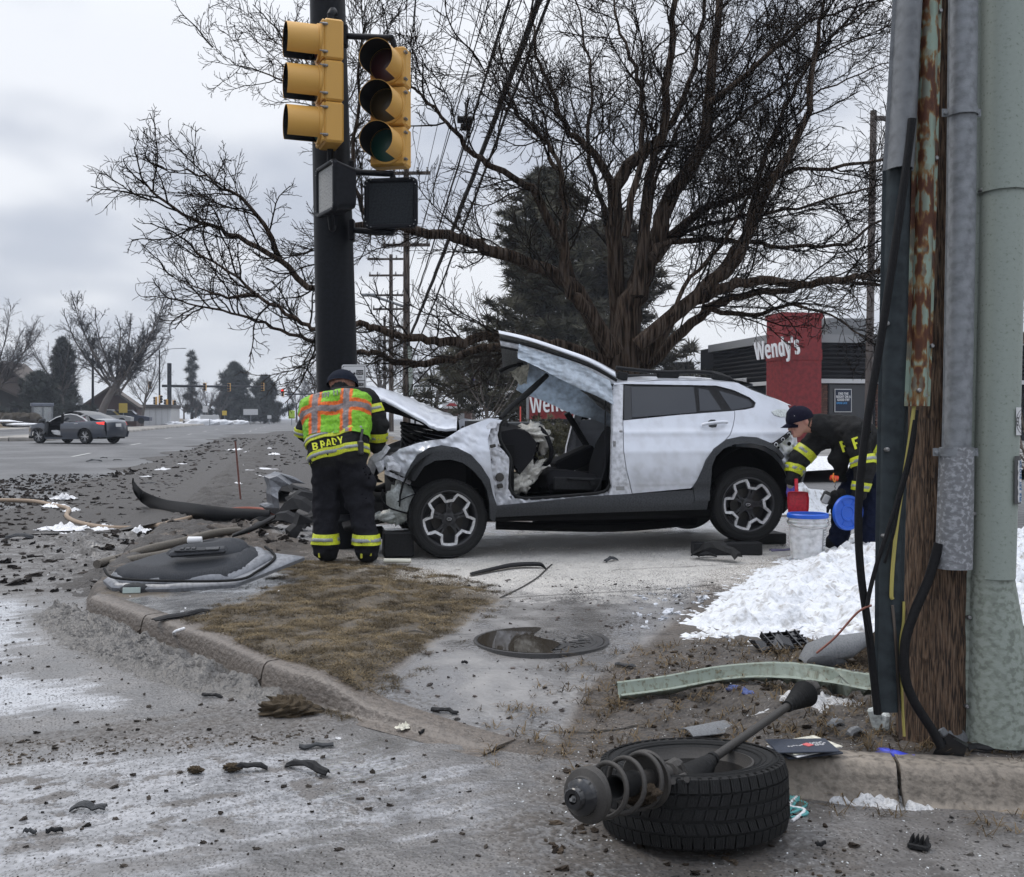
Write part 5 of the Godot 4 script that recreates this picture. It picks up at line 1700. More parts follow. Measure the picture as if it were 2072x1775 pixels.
func star_wheel(parent: Node3D, at: Vector3, steer: float, spin: float, flip := false) -> void:
	var o := Node3D.new()
	o.name = "wheel"
	parent.add_child(o, true)
	o.position = at
	o.rotation.y = steer + (PI if flip else 0.0)
	var xf := Transform3D(AXLE, Vector3.ZERO)
	var R := 0.345
	var rim := 0.240
	obj("tyre", tyre_mesh(R, rim, 0.215, 64, 2, xf), M.rubber, o)
	var b := mb()
	b.lathe([v2(rim + 0.012, 0.098), v2(rim + 0.004, 0.1), v2(rim - 0.006, 0.094), v2(rim - 0.022, 0.06), v2(rim - 0.035, -0.06), v2(rim, -0.1)], xf, 48)
	b.lathe([v2(rim - 0.03, -0.03), v2(0.05, -0.035)], xf, 40)
	obj("barrel", b, M.dark_alloy, o)
	b = mb()
	b.lathe([v2(0.145, 0.0), v2(0.145, 0.008), v2(0.07, 0.010), v2(0.06, 0.03), v2(0, 0.03)], xf, 32)
	obj("brake_disc", b, M.dirty_steel, o)
	# dark spokes in pairs, running to the notches of the bright star
	b = mb()
	for k in 5:
		var a := spin + TAU * k / 5
		for s in [-1.0, 1.0]:
			var p := PackedVector2Array()
			for q in [[0.045, -0.55], [0.045, 0.55], [0.12, 0.20], [0.195, 0.28], [0.18, 0.08], [0.10, 0.03]]:
				p.append(v2(q[0], 0).rotated(a + s * q[1]))
			b.extrude(p, 0.045, 0.082)
	b.lathe([v2(0.0, 0.086), v2(0.04, 0.086), v2(0.062, 0.078), v2(0.064, 0.04)], xf, 30)
	obj("spokes", b, M.dark_alloy, o)
	b = mb()
	var path := []
	for k in 5:
		var a := spin + TAU * k / 5
		for q in [[0.233, -0.335], [0.198, -0.24], [0.172, -0.19], [0.163, 0.19], [0.198, 0.24], [0.233, 0.335], [0.234, 0.45], [0.234, 0.628], [0.234, 0.80]]:
			path.append(v2(q[0], 0).rotated(a + q[1]))
	var outer := PackedVector2Array(); var inner := PackedVector2Array()
	for k in path.size():
		var d: Vector2 = (path[(k + 1) % path.size()] - path[k - 1]).normalized()
		var nn := v2(d.y, -d.x)
		outer.append(path[k] + nn * 0.003)
		inner.append(path[k] - nn * 0.021)
	for k in path.size():
		var k2 := (k + 1) % path.size()
		var a := v3(outer[k].x, outer[k].y, 0.094); var c := v3(outer[k2].x, outer[k2].y, 0.094)
		var d := v3(inner[k2].x, inner[k2].y, 0.088); var e := v3(inner[k].x, inner[k].y, 0.088)
		b.quad(a, c, d, e)
		var dn := v3(0, 0, -0.03)
		b.quad(e, d, d + dn, e + dn)
		b.quad(a, a + dn, c + dn, c)
	obj("bright_star", b, M.alloy, o)
	b = mb()
	for k in 5:
		var a := spin + TAU * (k + 0.5) / 5
		b.lathe([v2(0.0, 0.075), v2(0.009, 0.075), v2(0.0095, 0.05)], Transform3D(AXLE, v3(cos(a) * 0.05, sin(a) * 0.05, 0)), 6)
	obj("lug_nuts", b, M.steel, o).set_meta("kind", "stuff")
	b = mb()
	b.lathe([v2(0.0, 0.092), v2(0.026, 0.091), v2(0.03, 0.086)], xf, 20)
	obj("hub_cap", b, M.gloss_black, o)
	b = mb()
	var oval := PackedVector2Array(); var oval2 := []
	for k in 25:
		oval2.append(v3(cos(TAU * k / 24) * 0.021, sin(TAU * k / 24) * 0.012, 0.0925))
	b.tube(oval2, 0.0015, 4, false)
	for q in [[-0.009, 0.003], [0.003, 0.005], [0.011, 0.002], [0.002, -0.004], [-0.004, -0.001], [0.009, -0.004]]:
		b.box(v3(q[0], q[1], 0.0925), v3(0.003, 0.003, 0.001), Basis(v3(0, 0, 1), PI / 4))
	obj("oval_badge", b, M.alloy, o)

# --- the white car, its doors cut off and its roof peeled
const CAR_AT := Vector3(2.7, 0.28, -10.2)

func car_side(x: float, y: float) -> float:
	var z := 0.84 + 0.06 * smoothstep(0.15, 0.5, y) - 0.015 * smoothstep(0.75, 0.95, y)
	if y > 0.93: z -= 0.44 * (y - 0.93)
	z -= 0.30 * pow(smoothstep(-1.25, -2.1, x), 1.5) + 0.25 * pow(smoothstep(1.6, 2.15, x), 1.5)
	return z + 0.008 * exp(-pow((y - 1.10) / 0.025, 2.0)) - 0.012 * smoothstep(0.66, 0.60, y) * smoothstep(0.5, 0.56, y)

func build_white_car() -> void:
	var o := thing("crashed_car", "white crossover car with its roof peeled up, front door gone and nose crushed", "car", CAR_AT)
	var film := smooth_noise(6.0, 3, 81)
	var dent := smooth_noise(3.4, 3, 82)
	var right_side := Transform3D.IDENTITY
	var left_side := Transform3D(Basis(v3(1, 0, 0), v3(0, 1, 0), v3(0, 0, -1)), Vector3.ZERO)
	# c: places in the picture by a fine grid over the car; z: metres off the car's middle, towards us
	var at := func(a: float, b_: float, z: float) -> Vector3: return at_z(704.2 + 0.3133 * a, 630.1 + 0.3133 * b_, CAR_AT.z + z) - CAR_AT
	var soil_it := func(b: Builder, top: float, base: float) -> void:
		for k in b.v.size():
			var d := smoothstep(top, base, b.v[k].y + 0.12 * film.get_noise_3d(b.v[k].x, b.v[k].y * 0.4, b.v[k].z))
			d *= 0.42 + 0.3 * film.get_noise_2d(b.v[k].x * 4.0, b.v[k].y * 1.2)
			b.c[k] = Color(1, 1, 1).lerp(Color(0.52, 0.50, 0.47), clampf(d, 0.0, 0.75))
	var panel := func(called: String, poly: PackedVector2Array, sides: Array, f: Callable, m: Material, cell := 0.05, thick := 0.02, gap := 0.0025) -> void:
		var p := poly
		if gap > 0.0:
			var inset := Geometry2D.offset_polygon(poly, -gap, Geometry2D.JOIN_MITER)
			if inset: p = inset[0]
		for s in sides:
			var b := mb()
			b.shell(p, f, cell, thick, s)
			if m == M.white_paint: soil_it.call(b, 0.98, 0.58)
			obj(called, b, m, o)
	var flank := func(x: float, y: float) -> float: return car_side(x, y)
	var proud := func(x: float, y: float) -> float: return car_side(x, y) + 0.022
	var glass_in := func(x: float, y: float) -> float: return car_side(x, y) - 0.006
	var crumpled := func(x: float, y: float) -> float:
		return car_side(x, y) + 0.03 * dent.get_noise_2d(x * 1.6, y * 1.6) * smoothstep(-1.0, -1.4, x) + 0.05 * exp(-pow((x + 1.55 - (y - 1.0) * 0.5) / 0.05, 2.0)) * smoothstep(0.85, 1.05, y)
	var both := [right_side, left_side]
	var only := [right_side]
	panel.call("rear_door", outline([0.19, 1.21, 0.72, 1.26, 1.28, 1.30, 1.27, 1.24, 1.24, 1.16, 1.19, 1.07, 1.11, 1.00, 1.00, 0.93, 0.93, 0.83, 0.87, 0.71, 0.82, 0.61, 0.79, 0.59, 0.24, 0.55, 0.22, 0.62, 0.18, 0.77, 0.16, 0.94]), both, flank, M.white_paint, 0.035, 0.03, 0.004)
	panel.call("window_trim", outline([0.24, 1.54, 1.14, 1.53, 1.30, 1.49, 1.45, 1.42, 1.50, 1.37, 1.48, 1.33, 1.39, 1.31, 1.25, 1.29, 0.73, 1.27, 0.27, 1.22, 0.19, 1.21]), both, func(x, y): return car_side(x, y) - 0.012, M.black_plastic, 0.06)
	panel.call("rear_window", outline([0.31, 1.52, 0.92, 1.52, 0.91, 1.28, 0.28, 1.23]), both, func(x, y): return car_side(x, y) - 0.009, M.tint_glass, 0.08, 0.004)
	panel.call("door_quarter_window", outline([0.96, 1.51, 1.06, 1.49, 1.16, 1.30, 0.94, 1.29]), both, func(x, y): return car_side(x, y) - 0.009, M.tint_glass, 0.08, 0.004)
	panel.call("quarter_window", outline([1.15, 1.49, 1.29, 1.45, 1.44, 1.40, 1.47, 1.36, 1.45, 1.33, 1.25, 1.30]), both, func(x, y): return car_side(x, y) - 0.009, M.tint_glass, 0.08, 0.004)
	panel.call("quarter_panel", outline([0.14, 1.55, 0.63, 1.58, 1.08, 1.58, 1.36, 1.56, 1.47, 1.50, 1.67, 1.42, 1.85, 1.36, 1.88, 1.29, 1.89, 1.21, 1.88, 1.13, 1.77, 1.07, 1.65, 1.00, 1.57, 1.00, 1.45, 1.05, 1.30, 1.06, 1.14, 1.03, 1.03, 0.96, 1.11, 1.00, 1.19, 1.07, 1.24, 1.16, 1.27, 1.24, 1.28, 1.30, 1.39, 1.31, 1.48, 1.33, 1.50, 1.37, 1.45, 1.42, 1.30, 1.49, 1.14, 1.53, 0.24, 1.54, 0.15, 1.53]), both, flank, M.white_paint, 0.035, 0.03)
	panel.call("bumper_mount", outline([1.88, 1.13, 1.89, 1.03, 1.86, 0.93, 1.84, 0.75, 1.73, 0.75, 1.68, 0.89, 1.64, 0.94, 1.57, 1.00, 1.65, 1.00, 1.77, 1.07]), both, func(x, y): return car_side(x, y) - 0.05 + 0.02 * dent.get_noise_2d(x * 6.0, y * 6.0), M.white_paint, 0.04)
	panel.call("rear_flare", outline([0.81, 0.61, 0.87, 0.71, 0.93, 0.85, 1.01, 0.95, 1.14, 1.03, 1.30, 1.06, 1.45, 1.05, 1.57, 1.00, 1.64, 0.94, 1.69, 0.88, 1.67, 0.85, 1.62, 0.91, 1.51, 0.97, 1.36, 1.00, 1.21, 0.99, 1.10, 0.95, 1.02, 0.88, 0.98, 0.79, 0.97, 0.64, 0.96, 0.48, 0.82, 0.47]), both, proud, M.grey_plastic, 0.05, 0.05, 0.0)
	panel.call("rocker_cladding", outline([-1.02, 0.46, -0.9, 0.47, -0.19, 0.53, 0.24, 0.55, 0.81, 0.58, 0.82, 0.47, 0.95, 0.48, 0.94, 0.40, -0.19, 0.385, -0.75, 0.37, -1.03, 0.36]), both, func(x, y): return car_side(x, y) + 0.015 - 0.3 * maxf(0.0, 0.42 - y), M.grey_plastic, 0.05, 0.06, 0.0)
	panel.call("front_fender", outline([-1.98, 0.81, -1.93, 0.87, -1.82, 0.96, -1.68, 1.01, -1.55, 1.04, -1.44, 1.05, -1.29, 1.14, -1.12, 1.20, -1.03, 1.23, -0.91, 1.21, -1.02, 1.15, -1.06, 1.04, -1.05, 0.94, -1.04, 0.81, -1.02, 0.68, -0.99, 0.45, -1.03, 0.57, -1.06, 0.70, -1.13, 0.81, -1.22, 0.91, -1.34, 0.97, -1.47, 0.99, -1.58, 0.97, -1.67, 0.91, -1.73, 0.82, -1.78, 0.71, -1.86, 0.75]), both, crumpled, M.white_paint, 0.025, 0.012)
	panel.call("hinge_pillar", outline([-1.03, 1.15, -0.91, 1.21, -0.94, 1.17, -0.96, 1.08, -0.95, 0.98, -0.87, 0.88, -0.87, 0.81, -0.88, 0.69, -0.88, 0.61, -0.82, 0.52, 0.04, 0.57, 0.04, 0.53, -0.86, 0.45, -0.99, 0.45, -1.02, 0.68, -1.04, 0.81, -1.05, 0.94, -1.06, 1.04]), both, func(x, y): return car_side(x, y) - 0.045 + 0.02 * dent.get_noise_2d(x * 7.0, y * 3.0), M.inner_paint, 0.03, 0.05)
	panel.call("front_flare", outline([-1.78, 0.71, -1.73, 0.82, -1.67, 0.91, -1.58, 0.97, -1.47, 0.99, -1.34, 0.97, -1.22, 0.91, -1.13, 0.81, -1.06, 0.70, -1.03, 0.57, -0.99, 0.45, -1.01, 0.32, -1.05, 0.35, -1.06, 0.49, -1.08, 0.60, -1.13, 0.69, -1.21, 0.78, -1.29, 0.84, -1.40, 0.87, -1.53, 0.86, -1.62, 0.81, -1.67, 0.73, -1.70, 0.68]), both, proud, M.grey_plastic, 0.05, 0.05, 0.0)
	panel.call("centre_pillar", outline([0.15, 1.54, 0.24, 1.54, 0.19, 1.21, 0.16, 0.94, 0.18, 0.77, 0.22, 0.62, 0.24, 0.55, 0.02, 0.54, 0.05, 0.61, 0.04, 0.69, 0.06, 0.94, 0.10, 1.21, 0.13, 1.47]), both, func(x, y): return car_side(x, y) - 0.03 + 0.03 * sin(clampf((x - 0.05 - (y - 0.9) * 0.15) * 30.0, -1.5, 1.5)), M.inner_paint, 0.025, 0.06)
	panel.call("pillar_applique", outline([0.243, 1.53, 0.31, 1.525, 0.28, 1.22, 0.20, 1.21]), both, func(x, y): return car_side(x, y) - 0.003, M.gloss_black, 0.08)
	# door handle, bowl and latch
	var b := mb()
	b.tube(bezier([v3(0.93, 1.165, 0.805), v3(0.97, 1.177, 0.825), v3(1.05, 1.187, 0.832), v3(1.12, 1.192, 0.825), v3(1.17, 1.19, 0.805)], 4), 0.015, 8)
	obj("door_handle", b, M.white_paint, o)
	panel.call("handle_bowl", outline([1.0, 1.15, 1.03, 1.14, 1.07, 1.145, 1.09, 1.18, 1.07, 1.215, 1.03, 1.215, 1.0, 1.2]), only, func(x, y): return car_side(x, y) + 0.0015, M.grey_plastic, 0.05, 0.002, 0.0)
	panel.call("rear_lamp", outline([1.64, 1.29, 1.70, 1.31, 1.81, 1.31, 1.84, 1.24, 1.72, 1.24, 1.66, 1.26]), both, func(x, y): return car_side(x, y) + 0.006, M.milky, 0.03, 0.02, 0.0)
	# torn bumper mounting with its clip holes
	panel.call("bumper_bracket", outline([1.54, 0.97, 1.85, 1.14, 1.89, 1.11, 1.60, 0.96, 1.56, 0.95]), only, func(x, y): return car_side(x, y) + 0.012, M.black_plastic, 0.05, 0.012, 0.0)
	b = mb()
	for q in [[1.62, 0.985], [1.70, 1.03], [1.78, 1.075], [1.85, 1.115]]:
		b.lathe([v2(0.013, 0.0), v2(0.017, 0.004), v2(0.021, 0.0)], Transform3D(AXLE, v3(q[0], q[1], car_side(q[0], q[1]) + 0.016)), 10)
	obj("clip_ring", b, M.inner_paint, o).set_meta("kind", "stuff")
	b = mb()
	for q in [[1.66, 0.955, 0.012], [1.79, 0.99, 0.02], [1.83, 0.90, 0.03]]:
		b.lathe([v2(0.0, 0.004), v2(q[2], 0.003)], Transform3D(AXLE, v3(q[0], q[1], car_side(q[0], q[1]) - 0.035)), 12)
	obj("mount_hole", b, M.void, o).set_meta("kind", "stuff")
	# maker's plate and striker on the centre pillar
	b = mb()
	b.extrude(outline([0.05, 0.655, 0.185, 0.65, 0.205, 0.555, 0.075, 0.555]), 0.0, 0.004, Transform3D(Basis.IDENTITY, v3(0, 0, 0.885)))
	obj("pillar_plate", b, M.inner_paint, o)
	b = mb(); b.col = gray(0.22)
	b.extrude(outline([0.085, 0.63, 0.165, 0.627, 0.168, 0.583, 0.09, 0.584]), 0.0, 0.0015, Transform3D(Basis.IDENTITY, v3(0, 0, 0.8895)))
	obj("plate_print", b, M.plain, o)
	b = mb()
	b.box(v3(0.075, 1.0, 0.885), v3(0.022, 0.055, 0.02), Basis.IDENTITY, 0.004)
	b.box(v3(0.15, 0.735, 0.885), v3(0.07, 0.05, 0.012), Basis.IDENTITY, 0.004)
	b.box(v3(0.14, 1.11, 0.87), v3(0.03, 0.02, 0.012), Basis.IDENTITY, 0.004)
	obj("striker_plate", b, M.steel, o)
	# door seals
	b = mb()
	b.tube(bezier([at.call(1715, 500, 0.60), at.call(1722, 600, 0.62), at.call(1726, 740, 0.72), at.call(1712, 900, 0.8), at.call(1694, 1060, 0.83), at.call(1690, 1120, 0.84), at.call(1640, 1168, 0.85), at.call(1450, 1188, 0.85), at.call(1180, 1208, 0.85), at.call(1095, 1196, 0.84), at.call(1050, 1150, 0.83), at.call(1042, 1080, 0.82), at.call(1052, 960, 0.8), at.call(1010, 880, 0.78), at.call(982, 820, 0.75), at.call(982, 740, 0.70), at.call(1002, 704, 0.68)], 6), 0.014, 7)
	obj("door_seal", b, M.rubber, o)
	# hinge remains and bolts on the front pillar
	b = mb()
	for q in [[935, 870, 0.03], [980, 1065, 0.045], [982, 1128, 0.04]]:
		b.box(at.call(q[0], q[1], 0.86), v3(0.05, q[2], 0.03), Basis(v3(0, 0, 1), 0.2), 0.006)
	b.lathe([v2(0.0, 0.02), v2(0.035, 0.015), v2(0.04, 0.0)], Transform3D(AXLE, at.call(980, 1072, 0.86)), 12)
	obj("hinge_stump", b, M.dirty_steel, o).set_meta("kind", "stuff")
	b = mb()
	for q in [[975, 865], [985, 910], [1020, 935], [1010, 985], [945, 955], [945, 1008], [950, 740], [925, 770], [955, 772], [1010, 1185], [1030, 1210]]:
		b.lathe([v2(0.0, 0.012), v2(0.011, 0.01), v2(0.013, 0.0)], Transform3D(AXLE, at.call(q[0], q[1], 0.83 if q[1] > 800 else 0.75)), 8)
	obj("pillar_bolts", b, M.steel, o).set_meta("kind", "stuff")
	# mirror patch on the fender tip
	panel.call("mirror_mount", outline([-0.98, 1.145, -1.06, 1.13, -1.07, 1.155, -1.03, 1.195, -0.96, 1.205]), only, func(x, y): return car_side(x, y) + 0.003, M.inner_paint, 0.03, 0.003, 0.0)
	# roof behind the cut, rear window and tailgate, built right across
	b = mb()
	var rows := []
	for q in [[0.15, 1.555], [0.6, 1.595], [1.05, 1.595], [1.36, 1.57]]:
		var row := pa()
		for k in 13:
			var s := k / 6.0 - 1.0
			row.append(v3(q[0], q[1] + 0.055 * (1.0 - s * s) - 0.012, s * (car_side(q[0], q[1]) - 0.004)))
		rows.append(row)
	b.loft(rows)
	obj("roof_panel", b, M.white_paint, o)
	b = mb()
	rows = []
	for q in [[1.30, 1.615, 0.52], [1.42, 1.60, 0.53], [1.54, 1.575, 0.53], [1.545, 1.55, 0.53], [1.36, 1.55, 0.52]]:
		var row := pa()
		for k in 9: row.append(v3(q[0], q[1] - 0.02 * pow(k / 4.0 - 1.0, 2.0), (k / 4.0 - 1.0) * q[2]))
		rows.append(row)
	b.loft(rows)
	obj("spoiler", b, M.white_paint, o)
	b = mb()
	rows = []
	for q in [[1.40, 1.53, 0.60], [1.6, 1.455, 0.585], [1.8, 1.385, 0.57], [1.93, 1.335, 0.55]]:
		var row := pa()
		for k in 13:
			var s := k / 6.0 - 1.0
			row.append(v3(q[0] + 0.06 * (1.0 - s * s), q[1] + 0.02 * (1.0 - s * s) + 0.012, s * q[2]))
		rows.append(row)
	b.loft(rows)
	obj("tailgate_window", b, M.tint_glass, o)
	b = mb()
	rows = []
	for q in [[1.95, 1.335], [2.02, 1.2], [2.04, 1.0], [1.98, 0.8], [1.95, 0.62]]:
		var row := pa()
		for k in 13:
			var s := k / 6.0 - 1.0
			row.append(v3(q[0] + 0.05 * (1.0 - s * s) - 0.14 * pow(absf(s), 4.0), q[1], s * 0.66))
		rows.append(row)
	b.loft(rows)
	obj("tailgate", b, M.white_paint, o)
	b = mb()
	rows = []
	for q in [[0.60, -0.10], [0.66, 0.02], [0.76, 0.05], [0.86, 0.03], [0.94, -0.03]]:
		var row := pa()
		for k in 17:
			var e := k / 8.0 - 1.0
			row.append(v3(2.10 + q[1] - 0.22 * pow(absf(e), 3.0), q[0] - 0.03 * e, e * 0.80))
		rows.append(row)
	b.loft(rows)
	obj("rear_bumper", b, M.grey_plastic, o)
	for s in [1.0, -1.0]:
		b = mb()
		b.tube(bezier([v3(0.22, 1.70, 0.44 * s), v3(0.34, 1.685, 0.45 * s), v3(0.65, 1.66, 0.465 * s), v3(0.95, 1.665, 0.47 * s), v3(1.2, 1.65, 0.48 * s), v3(1.32, 1.60, 0.49 * s), v3(1.38, 1.565, 0.5 * s)], 5), 0.018, 8)
		b.box(v3(0.72, 1.63, 0.465 * s), v3(0.22, 0.05, 0.035), Basis.IDENTITY, 0.012)
		b.box(v3(1.24, 1.61, 0.49 * s), v3(0.2, 0.07, 0.04), Basis(v3(0, 0, 1), -0.25), 0.012)
		b.box(v3(0.28, 1.62, 0.46 * s), v3(0.1, 0.08, 0.035), Basis(v3(0, 0, 1), -0.2), 0.012)
		obj("roof_rail", b, M.black_plastic, o)
	# the peeled roof: near edge curling up and forward, the far edge lower behind it
	var near_e := bezier([at.call(1722, 402, 0.57), at.call(1560, 312, 0.57), at.call(1350, 236, 0.56), at.call(1150, 172, 0.55), at.call(970, 132, 0.54)], 6)
	var far_e := bezier([at.call(1735, 440, -0.55), at.call(1580, 392, -0.55), at.call(1380, 372, -0.55), at.call(1170, 362, -0.54), at.call(1000, 385, -0.54)], 6)
	for q in [[0.0, "roof_skin", M.white_paint], [-0.022, "headlining", M.headlining]]:
		b = mb()
		rows = []
		for k in near_e.size():
			var row := pa()
			for e in 13:
				var t := e / 12.0
				var p: Vector3 = near_e[k].lerp(far_e[k], t)
				row.append(p + v3(0, 0.12 * sin(PI * t) * (0.4 + 0.6 * k / float(near_e.size())) + q[0], 0))
			rows.append(row)
		b.loft(rows)
		obj(q[1], b, q[2], o)
	b = mb()
	rows = []
	for k in near_e.size():
		var t := k / float(near_e.size() - 1)
		var p: Vector3 = near_e[k]
		var h := lerpf(0.085, 0.035, t)
		rows.append(pa([p + v3(0, 0.012, -0.03), p + v3(0, 0.012, 0.012), p + v3(0.002, -0.02, 0.03), p + v3(0.004, -h * 0.45, 0.03), p + v3(0.004, -h * 0.5, 0.012)]))
	b.loft(rows)
	obj("roof_edge", b, M.white_paint, o)
	b = mb()
	b.tube(near_e.map(func(p): return p + v3(0.015, -0.065, 0.018)), 0.014, 7)
	obj("drip_moulding", b, M.rubber, o)
	b = mb()
	rows = []
	for k in near_e.size():
		var p: Vector3 = near_e[k]
		rows.append(pa([p + v3(0.01, -0.075, 0.012), p + v3(0.015, -0.10, 0.022), p + v3(0.02, -0.125, 0.008)]))
	b.loft(rows)
	obj("cut_rail", b, M.inner_paint, o)
	b = mb()
	b.tube(near_e.map(func(p): return p + v3(0.025, -0.135, 0.0)), 0.012, 7)
	obj("rail_seal", b, M.rubber, o)
	b = mb()
	b.tube(bezier([at.call(978, 385, -0.5), at.call(1040, 352, -0.46), at.call(1130, 330, -0.42)], 5), 0.026, 8)
	b.box(at.call(1105, 345, -0.38), v3(0.04, 0.04, 0.03))
	obj("header_seal", b, M.rubber, o)
	# airbag curtains hanging from both rails
	var drape := func(called: String, top: Array, low: Array, z0: float, z1: float, m: Material, waves: float, deep: float) -> void:
		var ta := bezier(top.map(func(p): return at.call(p[0], p[1], z0)), 8)
		var la := bezier(low.map(func(p): return at.call(p[0], p[1], z1)), 8)
		var c := mb()
		var rr := []
		for k in ta.size():
			var row := pa()
			for e in 15:
				var t := e / 14.0
				var p: Vector3 = ta[k].lerp(la[k], t)
				var u := k / float(ta.size() - 1)
				row.append(p + v3(0, -0.01 * sin(u * waves * 2.0 + t * 3.0), deep * (sin(t * 8.0 + u * waves) * 0.5 + sin(t * 3.1 - u * waves * 0.6) * 0.6 + dent.get_noise_2d(u * 4.0, t * 2.0 + z0) * 0.7)))
			rr.append(row)
		c.loft(rr)
		obj(called, c, m, o)
	drape.call("near_curtain_airbag", [[1690, 445], [1560, 375], [1400, 312], [1240, 255], [1105, 212]], [[1722, 612], [1590, 545], [1400, 445], [1245, 378], [1096, 302]], 0.60, 0.66, M.curtain, 5.0, 0.025)
	drape.call("far_curtain_airbag", [[1712, 560], [1560, 470], [1400, 420], [1260, 380], [1160, 335]], [[1706, 757], [1550, 692], [1400, 640], [1200, 560], [1084, 502]], -0.40, -0.55, M.curtain, 6.0, 0.035)
	drape.call("torn_lining", [[1110, 215], [1080, 205], [1030, 196]], [[1100, 285], [1075, 250], [1050, 225]], 0.47, 0.45, M.cream, 4.0, 0.02)
	drape.call("torn_lining", [[1170, 332], [1110, 360], [1040, 388]], [[1150, 470], [1110, 470], [1078, 440]], -0.36, -0.42, M.cream, 5.0, 0.03)
	drape.call("folded_liner", [[1718, 600], [1620, 560], [1500, 500]], [[1712, 690], [1640, 625], [1520, 520]], 0.0, -0.1, M.headlining, 4.0, 0.03)
	# cut pillars
	b = mb()
	b.tube(bezier([at.call(985, 692, 0.68), at.call(1060, 610, 0.60), at.call(1160, 528, 0.48), at.call(1285, 412, 0.36)], 4), [0.022, 0.022, 0.024, 0.026, 0.027, 0.028, 0.03, 0.03, 0.03, 0.03, 0.028, 0.026, 0.024], 8)
	obj("windscreen_pillar", b, M.rubber, o)
	b = mb()
	b.tube(bezier([at.call(1412, 655, -0.56), at.call(1450, 715, -0.58), at.call(1500, 800, -0.6), at.call(1555, 890, -0.6)], 4), 0.034, 8)
	obj("far_pillar", b, M.rubber, o)
	# bonnet, humped and twisted
	var edge := bezier([at.call(118, 528, 0.36), at.call(240, 575, 0.48), at.call(380, 645, 0.60), at.call(490, 710, 0.68), at.call(575, 754, 0.74), at.call(702, 758, 0.74)], 5)
	var ridge := bezier([at.call(55, 502, -0.15), at.call(150, 489, -0.12), at.call(260, 512, -0.1), at.call(400, 558, -0.1), at.call(550, 624, -0.1), at.call(708, 688, -0.1)], 5)
	for q in [[0.0, "bonnet", M.white_paint], [-0.028, "bonnet_lining", M.void]]:
		b = mb()
		rows = []
		for k in edge.size():
			var u := k / float(edge.size() - 1)
			var row := pa()
			row.append(edge[k] + v3(0, -0.025 + q[0] * 0.3, -0.02))
			for e in 8:
				var t := e / 7.0
				var p: Vector3 = edge[k].lerp(ridge[k], t)
				row.append(p + v3(0, 0.05 * sin(PI * t) + 0.012 * dent.get_noise_2d(u * 5.0, t * 3.0) + q[0], 0))
			for e in range(1, 5):
				row.append(ridge[k] + v3(0.03 * e, -0.012 * e * e + q[0], -0.16 * e))
			rows.append(row)
		b.loft(rows)
		obj(q[1], b, q[2], o)
	# engine bay: dark block, tank, hoses, crushed rails
	b = mb()
	b.box(v3(-1.5, 0.62, -0.05), v3(0.7, 0.55, 1.2), Basis.IDENTITY, 0.06)
	b.box(v3(-1.45, 0.92, -0.1), v3(0.5, 0.16, 0.8), Basis(v3(0, 0, 1), 0.1), 0.05)
	b.box(v3(-1.0, 0.85, 0), v3(0.06, 0.7, 1.4))
	b.box(v3(-1.75, 0.75, 0.35), v3(0.28, 0.2, 0.2), Basis(Vector3.UP, 0.3), 0.04)
	for k in 9:
		var y := 0.82 + 0.035 * k
		b.tube(bezier([v3(-1.9 + 0.05 * k, y, 0.5 - 0.06 * k), v3(-1.7, y + 0.08, 0.35 - 0.1 * k), v3(-1.45 + 0.04 * k, y - 0.02, 0.45 - 0.08 * k), v3(-1.2, y + 0.04, 0.3)], 4), 0.018, 6)
	obj("engine", b, M.engine, o)
	b = mb()
	for s in [0.55, -0.55]:
		b.tube(bezier([v3(-1.1, 0.55, s), v3(-1.7, 0.58, s), v3(-1.95, 0.52, s * 0.9), v3(-2.2, 0.56, s * 0.7)], 4), 0.05, 6)
	b.box(v3(-2.0, 0.42, -0.1), v3(0.08, 0.16, 1.0), Basis(Vector3.UP, 0.2), 0.01)
	b.box(v3(-1.95, 0.75, -0.1), v3(0.06, 0.08, 1.1), Basis(Vector3.UP, -0.15), 0.01)
	b.box(v3(-2.05, 0.3, 0.1), v3(0.5, 0.04, 0.9), Basis(v3(0, 0, 1), 0.2), 0.01)
	obj("crushed_rails", b, M.engine, o)
	b = mb()
	var wet := smooth_noise(0.09, 3, 84)
	b.lump(at.call(345, 1240, 0.62), v3(0.125, 0.17, 0.09), wet, 0.55, 18, Basis(v3(0, 0, 1), 0.1))
	b.lump(at.call(300, 1320, 0.6), v3(0.14, 0.06, 0.08), wet, 0.6, 16, Basis(v3(0, 0, 1), 0.15))
	b.lump(at.call(215, 1330, 0.5), v3(0.08, 0.045, 0.07), wet, 0.6, 12)
	obj("washer_tank", b, M.milky, o)
	b = mb()
	b.extrude(outline([-1.92, 0.76, -1.70, 0.665, -1.69, 0.69, -1.92, 0.80]), 0.0, 0.012, Transform3D(Basis.IDENTITY, v3(-0.03, -0.02, 0.70)))
	for k in 5: b.lathe([v2(0.008, 0.0), v2(0.011, 0.004), v2(0.014, 0)], Transform3D(AXLE, v3(-1.92 + 0.045 * k, 0.755 - 0.02 * k, 0.713)), 8)
	obj("lamp_bracket", b, M.inner_paint, o)
	b = mb()
	b.tube(bezier([at.call(230, 1150, 0.7), at.call(215, 1210, 0.72), at.call(270, 1270, 0.74), at.call(400, 1310, 0.74), at.call(440, 1330, 0.7)], 5), 0.008, 6)
	b.tube(bezier([at.call(320, 1230, 0.74), at.call(380, 1200, 0.75), at.call(435, 1180, 0.72)], 4), 0.006, 6)
	obj("loose_hose", b, M.cable, o)
